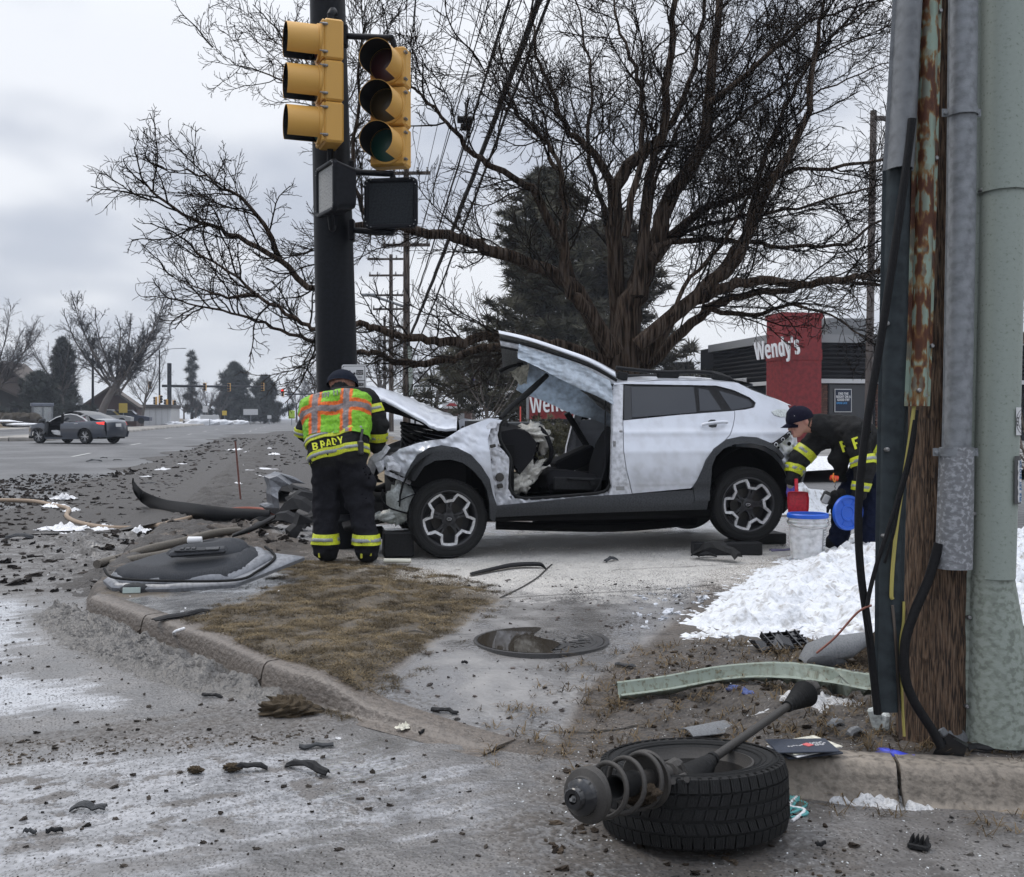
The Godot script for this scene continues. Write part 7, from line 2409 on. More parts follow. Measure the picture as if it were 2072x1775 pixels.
func build_people() -> void:
	var cloth_n := smooth_noise(7.0, 3, 101)
	var coat := Color(0.022, 0.022, 0.023); var trousers := Color(0.019, 0.019, 0.020); var boot := Color(0.012, 0.012, 0.012)
	var skin := Color(0.40, 0.21, 0.15)
	# --- the one in the bright vest, seen from behind, stooping over the engine
	var foot := at_depth(700, 1148, 9.2)
	foot.y = ground_height(foot.x, foot.z) + 0.01
	var o := thing("person", "firefighter in lime and orange vest stooping with back turned at the car's crushed nose", "person", foot, YAW)
	var f := Flesh.new()
	f.creases = cloth_n; f.crease = 0.018; f.soft = 0.05
	var V := func(x: float, y: float, z: float) -> Vector3: return v3(x, y, z)
	for s in [[-0.17, -0.175, -0.17, 0.0], [0.01, 0.115, 0.185, 0.05]]:
		f.bone(v3(s[0], 0.86, -0.02), v3(s[1], 0.50, -0.06 + s[3] * 0.5), 0.13, 0.11, trousers)
		f.bone(v3(s[1], 0.50, -0.06 + s[3] * 0.5), v3(s[2], 0.14, s[3]), 0.11, 0.098, trousers)
		f.bone(v3(s[2], 0.14, s[3]), v3(s[2], 0.10, s[3]), 0.102, 0.09, trousers)
		f.bone(v3(s[2], 0.06, s[3] + 0.03), v3(s[2] + 0.02, 0.045, s[3] - 0.16), 0.062, 0.055, boot)
	f.bone(v3(0.10, 0.80, 0.02), v3(0.19, 0.66, 0.0), 0.08, 0.07, trousers)
	var t0 := f.bone(v3(-0.17, 0.90, -0.02), v3(-0.24, 1.26, -0.20), 0.155, 0.155, coat)
	var t1 := f.bone(v3(0.03, 0.93, -0.02), v3(0.02, 1.30, -0.20), 0.155, 0.155, coat)
	var t2 := f.bone(v3(-0.25, 1.26, -0.20), v3(-0.02, 1.34, -0.24), 0.15, 0.15, coat)
	var t3 := f.bone(v3(-0.34, 1.30, -0.28), v3(0.13, 1.37, -0.30), 0.095, 0.095, coat)
	var t4 := f.bone(v3(-0.11, 1.38, -0.30), v3(-0.105, 1.47, -0.42), 0.085, 0.07, coat)
	var r0 := f.bone(v3(0.14, 1.37, -0.30), v3(0.235, 1.16, -0.30), 0.10, 0.085, coat)
	var r1 := f.bone(v3(0.235, 1.16, -0.30), v3(0.225, 0.95, -0.36), 0.085, 0.07, coat)
	var l0 := f.bone(v3(-0.345, 1.30, -0.28), v3(-0.40, 1.10, -0.34), 0.095, 0.08, coat)
	var l1 := f.bone(v3(-0.40, 1.10, -0.34), v3(-0.33, 0.95, -0.48), 0.08, 0.068, coat)
	f.bone(v3(-0.105, 1.47, -0.42), v3(-0.10, 1.52, -0.47), 0.07, 0.10, skin)
	f.bone(v3(-0.10, 1.53, -0.47), v3(-0.10, 1.49, -0.55), 0.10, 0.085, skin)
	var b := mb()
	f.mesh_into(b, 0.011)
	obj("body", b, M.cloth, o)
	var torso := [t0, t1, t2, t3]
	var ax := v3(-0.25, 1, -0.42)
	stripe(o, f, [t0, t1], v3(-0.085, 0.885, 0.0), ax, 0.075)
	stripe(o, f, [t0, t1, t2], v3(-0.09, 1.045, -0.08), ax, 0.075)
	letters(o, f, [t0, t1], "BRADY", v3(-0.09, 0.952, -0.04), ax, 0.066, 2.30, -0.30, M.lime_print)
	for s in [[-0.17, 0.0], [0.175, 0.04]]: stripe(o, f, [2, 1, 0, 3] if s[0] < 0 else [4, 5, 6, 7], v3(s[0], 0.19, s[1]), v3(0, 1, 0), 0.085)
	stripe(o, f, [r0, r1], v3(0.175, 1.29, -0.30), v3(-0.25, 1, 0), 0.075)
	stripe(o, f, [r0, r1], v3(0.232, 1.045, -0.335), v3(0.0, 1, 0.15), 0.075)
	stripe(o, f, [l0, l1], v3(-0.40, 1.09, -0.35), v3(0.1, 1, 0.2), 0.07)
	# vest: a sheet off the coat; crossed orange and silver straps
	b = mb()
	var rows := []
	var spine0 := v3(-0.10, 1.02, -0.08); var spine1 := v3(-0.11, 1.40, -0.27)
	var va := (spine1 - spine0).normalized()
	var vu := va.cross(v3(0, 0, 1)).normalized(); var vw := vu.cross(va)
	var cols := PackedColorArray()
	var NR := 84; var NC := 130
	for j in NR + 1:
		var t := j / float(NR)
		var row := pa()
		for k in NC + 1:
			var a := PI / 2 + lerpf(1.75, -1.75, k / float(NC)) * (1.0 - 0.12 * t)
			row.append(f.skin_at(spine0.lerp(spine1, t), vu * cos(a) + vw * sin(a), torso, 0.017))
			var p := row[k]
			var x := p.x + 0.11 + (p.y - 1.2) * 0.05
			var y := (p - spine0).dot(va) - x * 0.12
			var across := absf(y - 0.235)
			var up_ := minf(absf(x - 0.115), absf(x + 0.15))
			var c := Color(0.20, 0.50, 0.012)
			if across < 0.026 or up_ < 0.026: c = Color(0.23, 0.19, 0.185)
			elif across < 0.058 or up_ < 0.053: c = Color(0.80, 0.15, 0.012)
			if y > 0.36 and x < 0.13: c = Color(0.20, 0.50, 0.012) if up_ > 0.05 else c
			cols.append(c)
		rows.append(row)
	b.loft(rows)
	b.c = cols
	obj("safety_vest", b, M.vest, o)
	letters(o, f, torso, "FIRE DEPT", v3(-0.11, 1.345, -0.24), v3(-0.12, 1, -0.5), 0.05, 2.25, -0.15, M.grey_print)
	# dark knitted cap
	b = mb()
	b.col = Color(0.012, 0.016, 0.030)
	rows = []
	for j in 11:
		var th := PI * 0.52 * j / 10.0
		var row := pa()
		for k in 28:
			var w := TAU * k / 28
			var rr := 0.138 * (1.0 + (0.03 if j == 10 or j == 8 else 0.0))
			row.append(v3(-0.10, 1.515, -0.485) + Basis(Vector3.RIGHT, -0.35) * v3(sin(th) * cos(w) * rr, cos(th) * 0.130, sin(th) * sin(w) * rr * 1.12))
		rows.append(row)
	b.loft(rows, true)
	obj("cap", b, M.cloth, o)
	# gloves: red backs on the right, black on the left
	var g := Flesh.new(); g.soft = 0.010
	hand_into(g, v3(0.228, 0.925, -0.37), v3(-0.15, -1, -0.15), v3(0.9, 0, 0.4), 1.0, 0.55, Color(0.22, 0.02, 0.02), Color(0.02, 0.02, 0.02), 1.12)
	b = mb(); g.mesh_into(b, 0.004)
	obj("red_glove", b, M.cloth, o)
	g = Flesh.new(); g.soft = 0.010
	hand_into(g, v3(-0.32, 0.93, -0.50), v3(0.4, -0.8, -0.5), v3(-0.9, 0, 0.3), -1.0, 0.5, Color(0.02, 0.02, 0.02), Color(0.02, 0.02, 0.02), 1.1)
	b = mb(); g.mesh_into(b, 0.004)
	obj("black_glove", b, M.cloth, o)
	b = mb(); b.col = Color(0.02, 0.02, 0.02)
	b.box(v3(0.135, 0.965, 0.09), v3(0.05, 0.12, 0.06), Basis(Vector3.UP, 0.6), 0.012)
	b.tube([v3(0.14, 1.02, 0.09), v3(0.15, 1.12, 0.05)], 0.012, 6)
	obj("belt_radio", b, M.satin, o)
	for s in [[-0.17, 0.0], [0.19, 0.05]]:
		b = mb(); b.col = Color(0.5, 0.5, 0.03)
		b.box(v3(s[0] + 0.03, 0.075, s[1] + 0.085), v3(0.03, 0.03, 0.012), Basis.IDENTITY, 0.004)
		b.box(v3(s[0] - 0.04, 0.06, s[1] + 0.09), v3(0.018, 0.04, 0.012), Basis.IDENTITY, 0.004)
		obj("boot_trim", b, M.plain, o)

	# --- the other, bent double over the white bucket, seen from his left
	foot = at_depth(1745, 1095, 9.85)
	foot.y = ground_height(foot.x, foot.z) + 0.03
	o = thing("person", "firefighter in dark cap bending over the white bucket on the snow", "person", foot, YAW)
	o.scale = Vector3.ONE * 0.96
	var navy := Color(0.010, 0.014, 0.032)
	f = Flesh.new()
	f.creases = cloth_n; f.crease = 0.02; f.soft = 0.055
	for s in [[0.16, 0.07, 0.05, 0.12], [0.10, -0.13, -0.19, -0.10]]:
		f.bone(v3(s[0], 0.86, s[3]), v3(s[1], 0.46, s[3]), 0.135, 0.105, navy)
		f.bone(v3(s[1], 0.46, s[3]), v3(s[2], 0.10, s[3]), 0.105, 0.092, navy)
		f.bone(v3(s[2], 0.05, s[3]), v3(s[2] - 0.17, 0.035, s[3]), 0.055, 0.048, boot)
	t0 = f.bone(v3(0.20, 0.92, 0.07), v3(-0.14, 1.12, 0.09), 0.165, 0.155, coat)
	t1 = f.bone(v3(0.16, 0.92, -0.08), v3(-0.20, 1.10, -0.09), 0.165, 0.155, coat)
	t2 = f.bone(v3(-0.10, 0.98, 0.0), v3(-0.26, 0.86, 0.0), 0.13, 0.07, coat)  
	t3 = f.bone(v3(-0.20, 0.92, -0.02), v3(-0.20, 0.70, -0.02), 0.09, 0.05, Color(0.012, 0.012, 0.012))
	f.bone(v3(-0.18, 1.13, 0.0), v3(-0.40, 1.18, 0.0), 0.14, 0.10, coat)
	f.bone(v3(-0.40, 1.18, 0.0), v3(-0.46, 1.19, 0.0), 0.092, 0.075, coat)   
	r0 = f.bone(v3(-0.14, 1.12, 0.19), v3(-0.07, 0.81, 0.27), 0.115, 0.092, coat)
	r1 = f.bone(v3(-0.07, 0.81, 0.27), v3(-0.115, 0.54, 0.27), 0.092, 0.07, coat)
	l0 = f.bone(v3(-0.36, 1.08, -0.14), v3(-0.57, 0.84, -0.14), 0.105, 0.085, coat)
	l1 = f.bone(v3(-0.57, 0.84, -0.14), v3(-0.645, 0.66, -0.10), 0.085, 0.068, coat)
	f.bone(v3(-0.46, 1.19, 0.0), v3(-0.52, 1.20, 0.0), 0.065, 0.06, skin)
	b = mb()
	f.mesh_into(b, 0.011)
	obj("body", b, M.cloth, o)
	stripe(o, f, [r0, r1], v3(-0.075, 0.855, 0.255), v3(-0.18, 1, -0.25), 0.085)
	stripe(o, f, [r0, r1], v3(-0.105, 0.62, 0.27), v3(0.15, 1, 0), 0.08)
	stripe(o, f, [l0, l1], v3(-0.505, 0.915, -0.14), v3(0.65, 0.75, 0), 0.085)
	stripe(o, f, [l0, l1], v3(-0.605, 0.755, -0.12), v3(0.4, 1, -0.2), 0.08)
	stripe(o, f, [t0, t1], v3(0.09, 0.985, 0.0), v3(1, -0.42, 0), 0.09)
	stripe(o, f, [0, 3, t0, t1], v3(0.15, 0.80, 0.05), v3(0.35, 1, 0), 0.07)
	for k in 2:
		var l := obj("letter", flat_text("F", 0.105, 0.004), M.lime_print, o)
		var lp := f.skin_at(v3(-0.23 + 0.08 * k, 0.985 + 0.025 * k, 0.16), v3(-0.1, 0.05, 1).normalized(), [], 0.006)
		l.transform = turned(lp, v3(0.95, 0.32, 0.05), v3(-0.32, 0.95, 0))
	# head, turned down and to the left: a finer grid
	var h := Flesh.new(); h.soft = 0.022
	var hc := v3(-0.585, 1.20, 0.0)
	var hb := Basis(v3(0, 0, 1), 0.30)  
	var H := func(x: float, y: float, z: float) -> Vector3: return hc + hb * v3(x, y, z)
	h.bone(H.call(0.02, 0.05, 0), H.call(0.035, 0.01, 0), 0.094, 0.088, skin)
	h.bone(H.call(-0.03, 0.045, 0.015), H.call(-0.03, 0.045, -0.015), 0.078, 0.078, skin)
	h.bone(H.call(-0.045, -0.02, 0), H.call(-0.062, -0.075, 0), 0.062, 0.040, skin)
	h.bone(H.call(0.015, -0.035, 0.035), H.call(-0.05, -0.085, 0.018), 0.042, 0.024, skin)
	h.bone(H.call(0.015, -0.035, -0.035), H.call(-0.05, -0.085, -0.018), 0.042, 0.024, skin)
	h.bone(H.call(-0.10, 0.015, 0), H.call(-0.122, -0.022, 0), 0.010, 0.015, skin)     
	h.bone(H.call(-0.098, 0.028, 0.03), H.call(-0.098, 0.028, -0.03), 0.014, 0.014, skin) # brow
	h.bone(H.call(-0.098, -0.052, 0.014), H.call(-0.098, -0.052, -0.014), 0.008, 0.008, Color(0.30, 0.12, 0.10))
	h.bone(H.call(-0.096, -0.066, 0.012), H.call(-0.096, -0.066, -0.012), 0.009, 0.009, Color(0.30, 0.12, 0.10))
	h.bone(H.call(-0.092, -0.096, 0.008), H.call(-0.092, -0.096, -0.008), 0.016, 0.016, skin)
	h.bone(H.call(0.04, -0.04, 0), H.call(0.12, -0.06, 0), 0.062, 0.066, skin)
	for s in [1.0, -1.0]:
		h.bone(H.call(0.018, 0.03, 0.088 * s), H.call(0.026, -0.012, 0.092 * s), 0.015, 0.010, Color(0.42, 0.20, 0.15))
		h.bone(H.call(0.032, 0.028, 0.094 * s), H.call(0.036, 0.005, 0.096 * s), 0.007, 0.006, Color(0.42, 0.20, 0.15))
	b = mb(); h.mesh_into(b, 0.0045)
	obj("head", b, M.skin, o)
	b = mb(); b.col = Color(0.06, 0.045, 0.035)
	rows = []
	for j in 9:
		var row := pa()
		for k in 22:
			var w := lerpf(-1.75, 1.75, k / 21.0)
			var yy := lerpf(0.05, -0.055, j / 8.0)
			row.append(h.skin_at(H.call(0.03, yy, 0), hb * v3(cos(w), 0, sin(w)), [0, 1, 10], 0.005))
		rows.append(row)
	b.loft(rows)
	obj("hair", b, M.cloth, o)
	b = mb(); b.col = Color(0.008, 0.010, 0.020)
	rows = []
	for j in 12:
		var th := PI * 0.53 * j / 11.0
		var row := pa()
		for k in 30:
			var w := TAU * k / 30
			row.append(H.call(0.0 + sin(th) * cos(w) * 0.132, 0.040 + cos(th) * 0.128 + (0.012 * maxf(0, -cos(w)) if j < 7 else 0.0), sin(th) * sin(w) * 0.114))
		rows.append(row)
	b.loft(rows, true)
	rows = []
	for j in 7:
		var row := pa()
		for k in 17:
			var a := lerpf(-1.15, 1.15, k / 16.0)
			var rr := 0.122 + 0.09 * j / 6.0 * cos(a * 0.95)
			row.append(H.call(0.012 - cos(a) * rr, 0.045 - 0.030 * j / 6.0 - 0.04 * pow(sin(a), 2.0) * (0.2 + j / 6.0), sin(a) * (0.10 - 0.004 * j)))
		rows.append(row)
	b.loft(rows)
	b.lathe([v2(0.0, 0.012), v2(0.01, 0.006), v2(0.012, 0)], Transform3D(hb, H.call(0.012, 0.155, 0)), 8)
	obj("cap", b, M.cloth, o)
	b = mb(); b.col = gray(0.55)
	for k in 7: b.box(H.call(-0.088 + 0.0045 * k, 0.088 + 0.004 * sin(k * 2.0), 0.052 + 0.006 * k), v3(0.006, 0.018, 0.004), hb * Basis(Vector3.UP, -0.6), 0.001)
	obj("cap_lettering", b, M.plain, o).set_meta("kind", "stuff")
	b = mb(); b.col = gray(0.01)
	for s in [1.0, -1.0]:
		b.tube([H.call(0.03, 0.03, 0.096 * s), H.call(-0.085, 0.018, 0.074 * s)], 0.003, 5)
		b.lump(H.call(-0.104, 0.005, 0.034 * s), v3(0.006, 0.018, 0.027), cloth_n, 0.0, 10, hb * Basis(Vector3.UP, -0.3 * s))
	b.tube([H.call(-0.114, 0.012, 0.012), H.call(-0.114, 0.012, -0.012)], 0.003, 5)
	obj("glasses", b, M.gloss_black, o)
	# hands: right in a purple glove on the scoop, left holding the lid
	var beige := Color(0.33, 0.29, 0.23); var purple := Color(0.14, 0.12, 0.46)
	g = Flesh.new(); g.soft = 0.010
	hand_into(g, v3(-0.655, 0.625, -0.09), v3(-0.02, -1, 0.05), v3(-0.5, 0.1, 0.85), -1.0, 0.75, purple, beige, 1.1)
	b = mb(); g.mesh_into(b, 0.004)
	obj("purple_glove", b, M.cloth, o)
	g = Flesh.new(); g.soft = 0.010
	hand_into(g, v3(-0.125, 0.49, 0.27), v3(0.02, -1, 0.0), v3(0.2, 0.1, 1), 1.0, 0.5, Color(0.05, 0.1, 0.45), beige, 1.1)
	b = mb(); g.mesh_into(b, 0.004)
	obj("blue_glove", b, M.cloth, o)
	# the gear hung from his coat: gloves, a clip, a grey radio mike
	b = mb(); b.col = Color(0.62, 0.06, 0.02)
	b.tube([v3(-0.37, 0.70, 0.22), v3(-0.30, 0.69, 0.22)], 0.025, 8)
	b.col = Color(0.75, 0.25, 0.03)
	b.tube(bezier([v3(-0.345, 0.74, 0.235), v3(-0.355, 0.69, 0.25), v3(-0.335, 0.66, 0.24), v3(-0.325, 0.70, 0.24)], 4), 0.006, 5)
	obj("orange_clip", b, M.satin, o)
	b = mb()
	for k in 7: b.tube(bezier([v3(-0.33, 0.665 - 0.018 * k, 0.235), v3(-0.324 if k % 2 else -0.336, 0.655 - 0.018 * k, 0.235), v3(-0.33, 0.645 - 0.018 * k, 0.235)], 3), 0.004, 4)
	obj("chain", b, M.steel, o).set_meta("kind", "stuff")
	b = mb(); b.col = gray(0.30)
	b.box(v3(-0.42, 0.50, 0.25), v3(0.06, 0.085, 0.035), Basis(v3(0, 0, 1), -0.45), 0.008)
	b.col = gray(0.02)
	b.box(v3(-0.405, 0.515, 0.235), v3(0.10, 0.11, 0.04), Basis(v3(0, 0, 1), -0.45), 0.015)
	obj("radio_mike", b, M.satin, o)
	g = Flesh.new(); g.soft = 0.012
	hand_into(g, v3(-0.33, 0.50, 0.25), v3(0.1, -1, 0), v3(0, 0, 1), 1.0, 0.25, Color(0.012, 0.014, 0.012), Color(0.012, 0.014, 0.012), 1.35)
	hand_into(g, v3(-0.27, 0.52, 0.27), v3(0.35, -1, 0), v3(0.2, 0, 1), -1.0, 0.3, Color(0.012, 0.014, 0.012), Color(0.012, 0.014, 0.012), 1.3)
	b = mb(); g.mesh_into(b, 0.0055)
	obj("hung_gloves", b, M.cloth, o)
	# --- bucket, its lid, the red scoop
	var bp := at_depth(1634, 1125, 9.4)
	bp.y = ground_height(bp.x, bp.z) + 0.02
	o = thing("bucket", "dirty white plastic bucket with a blue rim standing in the snow", "bucket", bp, YAW)
	b = mb()
	b.lathe([v2(0.0, 0.0), v2(0.135, 0.0), v2(0.142, 0.012), v2(0.160, 0.29), v2(0.168, 0.292), v2(0.168, 0.30), v2(0.162, 0.304), v2(0.162, 0.32), v2(0.170, 0.322), v2(0.170, 0.33), v2(0.164, 0.334), v2(0.166, 0.375), v2(0.160, 0.375), v2(0.154, 0.3), v2(0.135, 0.02), v2(0.0, 0.02)], Transform3D.IDENTITY, 40)
	obj("pail", b, M.bucket_white, o)
	b = mb()
	b.lathe([v2(0.168, 0.355), v2(0.176, 0.358), v2(0.176, 0.385), v2(0.168, 0.395), v2(0.155, 0.392), v2(0.153, 0.37)], Transform3D.IDENTITY, 40)
	obj("blue_rim", b, M.lid_blue, o)
	b = mb()
	var bail := []
	for k in 21:
		var w := PI * k / 20.0
		bail.append(v3(cos(w) * 0.176, 0.325 - sin(w) * 0.02 - 0.03 * sin(w), sin(w) * 0.20))
	b.tube(bail, 0.003, 6)
	for s in [-1.0, 1.0]: b.box(v3(0.168 * s, 0.325, 0), v3(0.02, 0.035, 0.04), Basis.IDENTITY, 0.006)
	obj("wire_bail", b, M.steel, o)
	b = mb(); b.col = gray(0.25)
	rows = []
	for j in 2:
		var row := pa()
		for k in 7:
			var a := lerpf(0.50, 0.92, k / 6.0)
			var y: float = [0.075, 0.265][j]
			var rr := 0.142 + 0.018 * (y - 0.012) / 0.278 + 0.0015
			row.append(v3(cos(a) * rr, y, sin(a) * rr))
		rows.append(row)
	b.loft(rows)
	obj("printed_label", b, M.plain, o)
	for k in 4:
		var l := obj("letter", flat_text("HOME"[k], 0.035, 0.0008), M.pale_print, o)
		var a := 0.71
		var y := 0.235 - 0.043 * k
		var rr := 0.142 + 0.018 * (y - 0.012) / 0.278 + 0.003
		l.transform = Transform3D(Basis(Vector3.UP, PI / 2 - a) * Basis(v3(0, 0, 1), -PI / 2), v3(cos(a) * rr, y, sin(a) * rr))
	# scoop
	var sp := at_depth(1612, 1015, 9.62)
	o = thing("scoop", "red plastic scoop held over the bucket", "scoop", sp, YAW)
	b = mb()
	rows = []
	for q in [[0.09, 0.065, 0.015], [0.085, 0.088, 0.02], [0.03, 0.095, 0.03], [-0.05, 0.092, 0.035], [-0.115, 0.085, 0.03]]:
		var row := pa()
		for k in 13:
			var w := PI * k / 12.0
			row.append(v3(-cos(w) * q[1], q[0], 0.03 - pow(sin(w), 0.6) * 0.06 + q[2]))
		rows.append(row)
	b.loft(rows)
	b.fan(Array(rows[0]))
	obj("blade", b, M.scoop_red, o)
	b = mb()
	b.tube([v3(0, 0.085, 0.0), v3(0.0, 0.20, -0.02)], 0.016, 10)
	obj("handle", b, M.scoop_red, o)
	# lid
	var lp2 := at_depth(1716, 1038, 9.55)
	o = thing("pail_cover", "bright blue round bucket lid hanging from the bending firefighter's hand", "lid", lp2, YAW + 0.35)
	b = mb()
	var lx := Transform3D(AXLE, Vector3.ZERO)
	b.lathe([v2(0.0, 0.0), v2(0.05, 0.0), v2(0.055, 0.008), v2(0.07, 0.008), v2(0.075, 0.0), v2(0.125, 0.0), v2(0.13, 0.012), v2(0.15, 0.015), v2(0.155, 0.006), v2(0.156, -0.012), v2(0.15, -0.012), v2(0.146, -0.004), v2(0.0, -0.004)], lx, 44)
	for k in 6: b.box(v3(cos(TAU * k / 6) * 0.10, sin(TAU * k / 6) * 0.10, 0.003), v3(0.05, 0.006, 0.006), Basis(v3(0, 0, 1), TAU * k / 6))
	obj("lid_disc", b, M.lid_blue, o)

# --- restaurant, signs beyond the car, the far side of the street
func sign_text(parent: Node3D, s: String, high: float, where: Vector3, turn: float, m: Material, squeeze := 1.0, deep := 0.01) -> MeshInstance3D:
	var l := obj("lettering", flat_text(s, high, deep), m, parent)
	l.position = where
	l.basis = Basis(Vector3.UP, turn).scaled_local(v3(squeeze, 1, 1))
	return l

func block(parent: Node3D, called: String, mid: Vector3, size: Vector3, m: Material, col := Color(1, 1, 1), bevel := 0.0, turn := Basis.IDENTITY) -> MeshInstance3D:
	var b := mb()
	b.col = col
	b.box(mid, size, turn, bevel)
	return obj(called, b, m, parent)

func build_restaurant() -> void:
	var at := at_depth(1613, 850, 45.0)
	at.y = ground_height(at.x, at.z)
	var o := thing("restaurant", "fast food restaurant with dark slatted walls and a tall red entrance tower", "building", at)
	var g := -at.y + 0.0
	var top := 5.02 - at.y
	var body := block(o, "wall", v3(5.6, top / 2 - 0.02, -5.2), v3(12.2, top - 0.1, 9.0), M.slat_dark)
	var tower := block(o, "red_tower", v3(0.1, (5.7 - at.y) / 2, -0.55), v3(1.75, 5.7 - at.y, 1.5), M.render_red)
	block(tower, "tower_cap", v3(0.1, 5.76 - at.y, -0.55), v3(1.85, 0.24, 1.6), M.render_red)
	block(tower, "tower_band", v3(0.1, 4.15 - at.y, -0.55), v3(1.80, 0.42, 1.55), M.render_red)
	for k in 9:
		var y := 3.2 - at.y + 0.19 * (k + 0.5)
		block(o, "slat", v3(6.4, y, -0.62), v3(10.8, 0.135, 0.12), M.slat_dark, Color(1, 1, 1), 0.05)
		block(o, "slat", v3(-0.58, y, -4.5), v3(0.12, 0.135, 6.4), M.slat_dark, Color(1, 1, 1), 0.05)
	block(o, "parapet", v3(6.4, top - 0.13, -0.66), v3(10.9, 0.34, 0.34), M.fascia)
	block(o, "parapet", v3(-0.62, top - 0.13, -4.6), v3(0.34, 0.34, 6.7), M.fascia)
	block(o, "white_band", v3(6.4, 3.1 - at.y, -0.58), v3(10.8, 0.18, 0.26), M.plain, gray(0.5))
	block(o, "entrance_frame", v3(-0.66, 3.02 - at.y, -2.4), v3(0.14, 0.16, 2.2), M.plain, gray(0.5))
	block(o, "entrance_frame", v3(-0.66, 1.6 - at.y, -1.36), v3(0.14, 2.7, 0.14), M.plain, gray(0.5))
	block(o, "entrance_glass", v3(-0.55, 1.6 - at.y, -2.4), v3(0.06, 2.6, 2.0), M.tint_glass)
	var w := block(o, "window", v3(2.75, 2.0 - at.y, -0.63), v3(2.1, 1.9, 0.08), M.tint_glass)
	block(w, "window_frame", v3(2.75, 2.98 - at.y, -0.6), v3(2.2, 0.07, 0.1), M.black_plastic)
	for x in [1.7, 3.8]: block(w, "window_frame", v3(x, 2.0 - at.y, -0.6), v3(0.07, 1.9, 0.1), M.black_plastic)
	block(w, "window", v3(9.0, 2.0 - at.y, -0.63), v3(3.4, 1.9, 0.08), M.tint_glass)
	var b := mb()
	var rng := RandomNumberGenerator.new()
	rng.seed = 31
	for spot in [[1.02, 1.66], [3.86, 7.2]]:
		for j in 30:
			var x: float = spot[0] + (0.06 if j % 2 else 0.0)
			while x < spot[1] - 0.05:
				var s := rng.randf_range(0.7, 1.2)
				b.col = Color(0.15 * s, 0.075 * s, 0.052 * s)
				b.box(v3(x + 0.1, 0.9 - at.y + j * 0.07, -0.63), v3(0.2, 0.06, 0.12))
				x += 0.212
	obj("brick_courses", b, M.brick, o).set_meta("kind", "stuff")
	# the poster in the window
	var po := block(o, "window_poster", v3(2.35, 2.28 - at.y, -0.54), v3(0.78, 0.98, 0.02), M.plain, gray(0.62), 0.0)
	block(po, "poster_face", v3(2.35, 2.28 - at.y, -0.527), v3(0.72, 0.92, 0.012), M.plain, Color(0.006, 0.012, 0.035))
	for q in [["END THE", 0.33], ["NIGHT ON A", 0.20], ["GOOD FRY", 0.07]]: sign_text(po, q[0], 0.105, v3(2.35, 2.28 - at.y + q[1] - 0.04, -0.515), 0.0, M.white_print, 0.78)
	sign_text(po, "OPEN LATE", 0.085, v3(2.28, 2.28 - at.y - 0.11, -0.515), 0.0, M.blue_print, 0.8)
	block(o, "blue_poster", v3(4.35, 2.0 - at.y, -0.54), v3(0.7, 1.3, 0.02), M.plain, Color(0.03, 0.22, 0.62))
	block(o, "roof_unit", v3(3.6, top + 0.42, -3.0), v3(2.2, 1.0, 1.6), M.fascia, gray(0.8), 0.03)
	sign_text(o, "QUALITY IS OUR RECIPE", 0.2, v3(-0.66, 2.98 - at.y + 0.25, -4.9), -PI / 2, M.pale_print, 0.8, 0.05)
	var fr := block(o, "letter_rail", v3(-0.62, 3.1 - at.y, -4.9), v3(0.1, 0.04, 4.0), M.black_plastic)
	var l := sign_text(o, "Wendy's", 0.74, v3(-0.98, 4.40 - at.y, 0.15), -PI / 2 + 0.80, M.white_print, 0.46, 0.12)
	l.rotation.z = 0.12

	# sign by the street: red board on posts over a slatted wall
	at = at_depth(1124, 860, 36.0)
	at.y = ground_height(at.x, at.z)
	o = thing("street_sign_board", "red restaurant sign board with big white lettering behind the car's cabin", "sign", at, YAW)
	block(o, "red_board", v3(0, 1.55, 0), v3(1.72, 1.05, 0.22), M.render_red, Color(1.3, 1, 1))
	block(o, "board_rim", v3(0, 0.98, 0), v3(1.78, 0.08, 0.26), M.black_plastic)
	for x in [-0.92, 0.92]: block(o, "post", v3(x, 1.1, 0), v3(0.09, 2.3, 0.12), M.fascia)
	l = sign_text(o, "Wendy's", 0.52, v3(0.05, 1.52, 0.125), 0.0, M.white_print, 0.62, 0.03)
	l.rotation.z = 0.06
	for k in 17: block(o, "slat", v3(-0.8 + k * 0.1, 0.42, 0.02), v3(0.055, 0.9, 0.05), M.brown_steel, Color(1.6, 1.1, 0.95))
	block(o, "wall", v3(0, 0.4, -0.05), v3(1.75, 0.85, 0.06), M.brick, Color(0.06, 0.03, 0.025))
	at = at_depth(1187, 880, 36.0)
	at.y = ground_height(at.x, at.z)
	o = thing("utility_cabinet", "cream coloured box beside the red restaurant sign", "cabinet", at, YAW)
	block(o, "cabinet_body", v3(0, 0.35, 0), v3(0.3, 0.7, 0.4), M.plain, Color(0.45, 0.40, 0.26), 0.02)
	block(o, "cabinet_lid", v3(0, 0.72, 0), v3(0.34, 0.05, 0.44), M.plain, Color(0.5, 0.45, 0.32), 0.01)
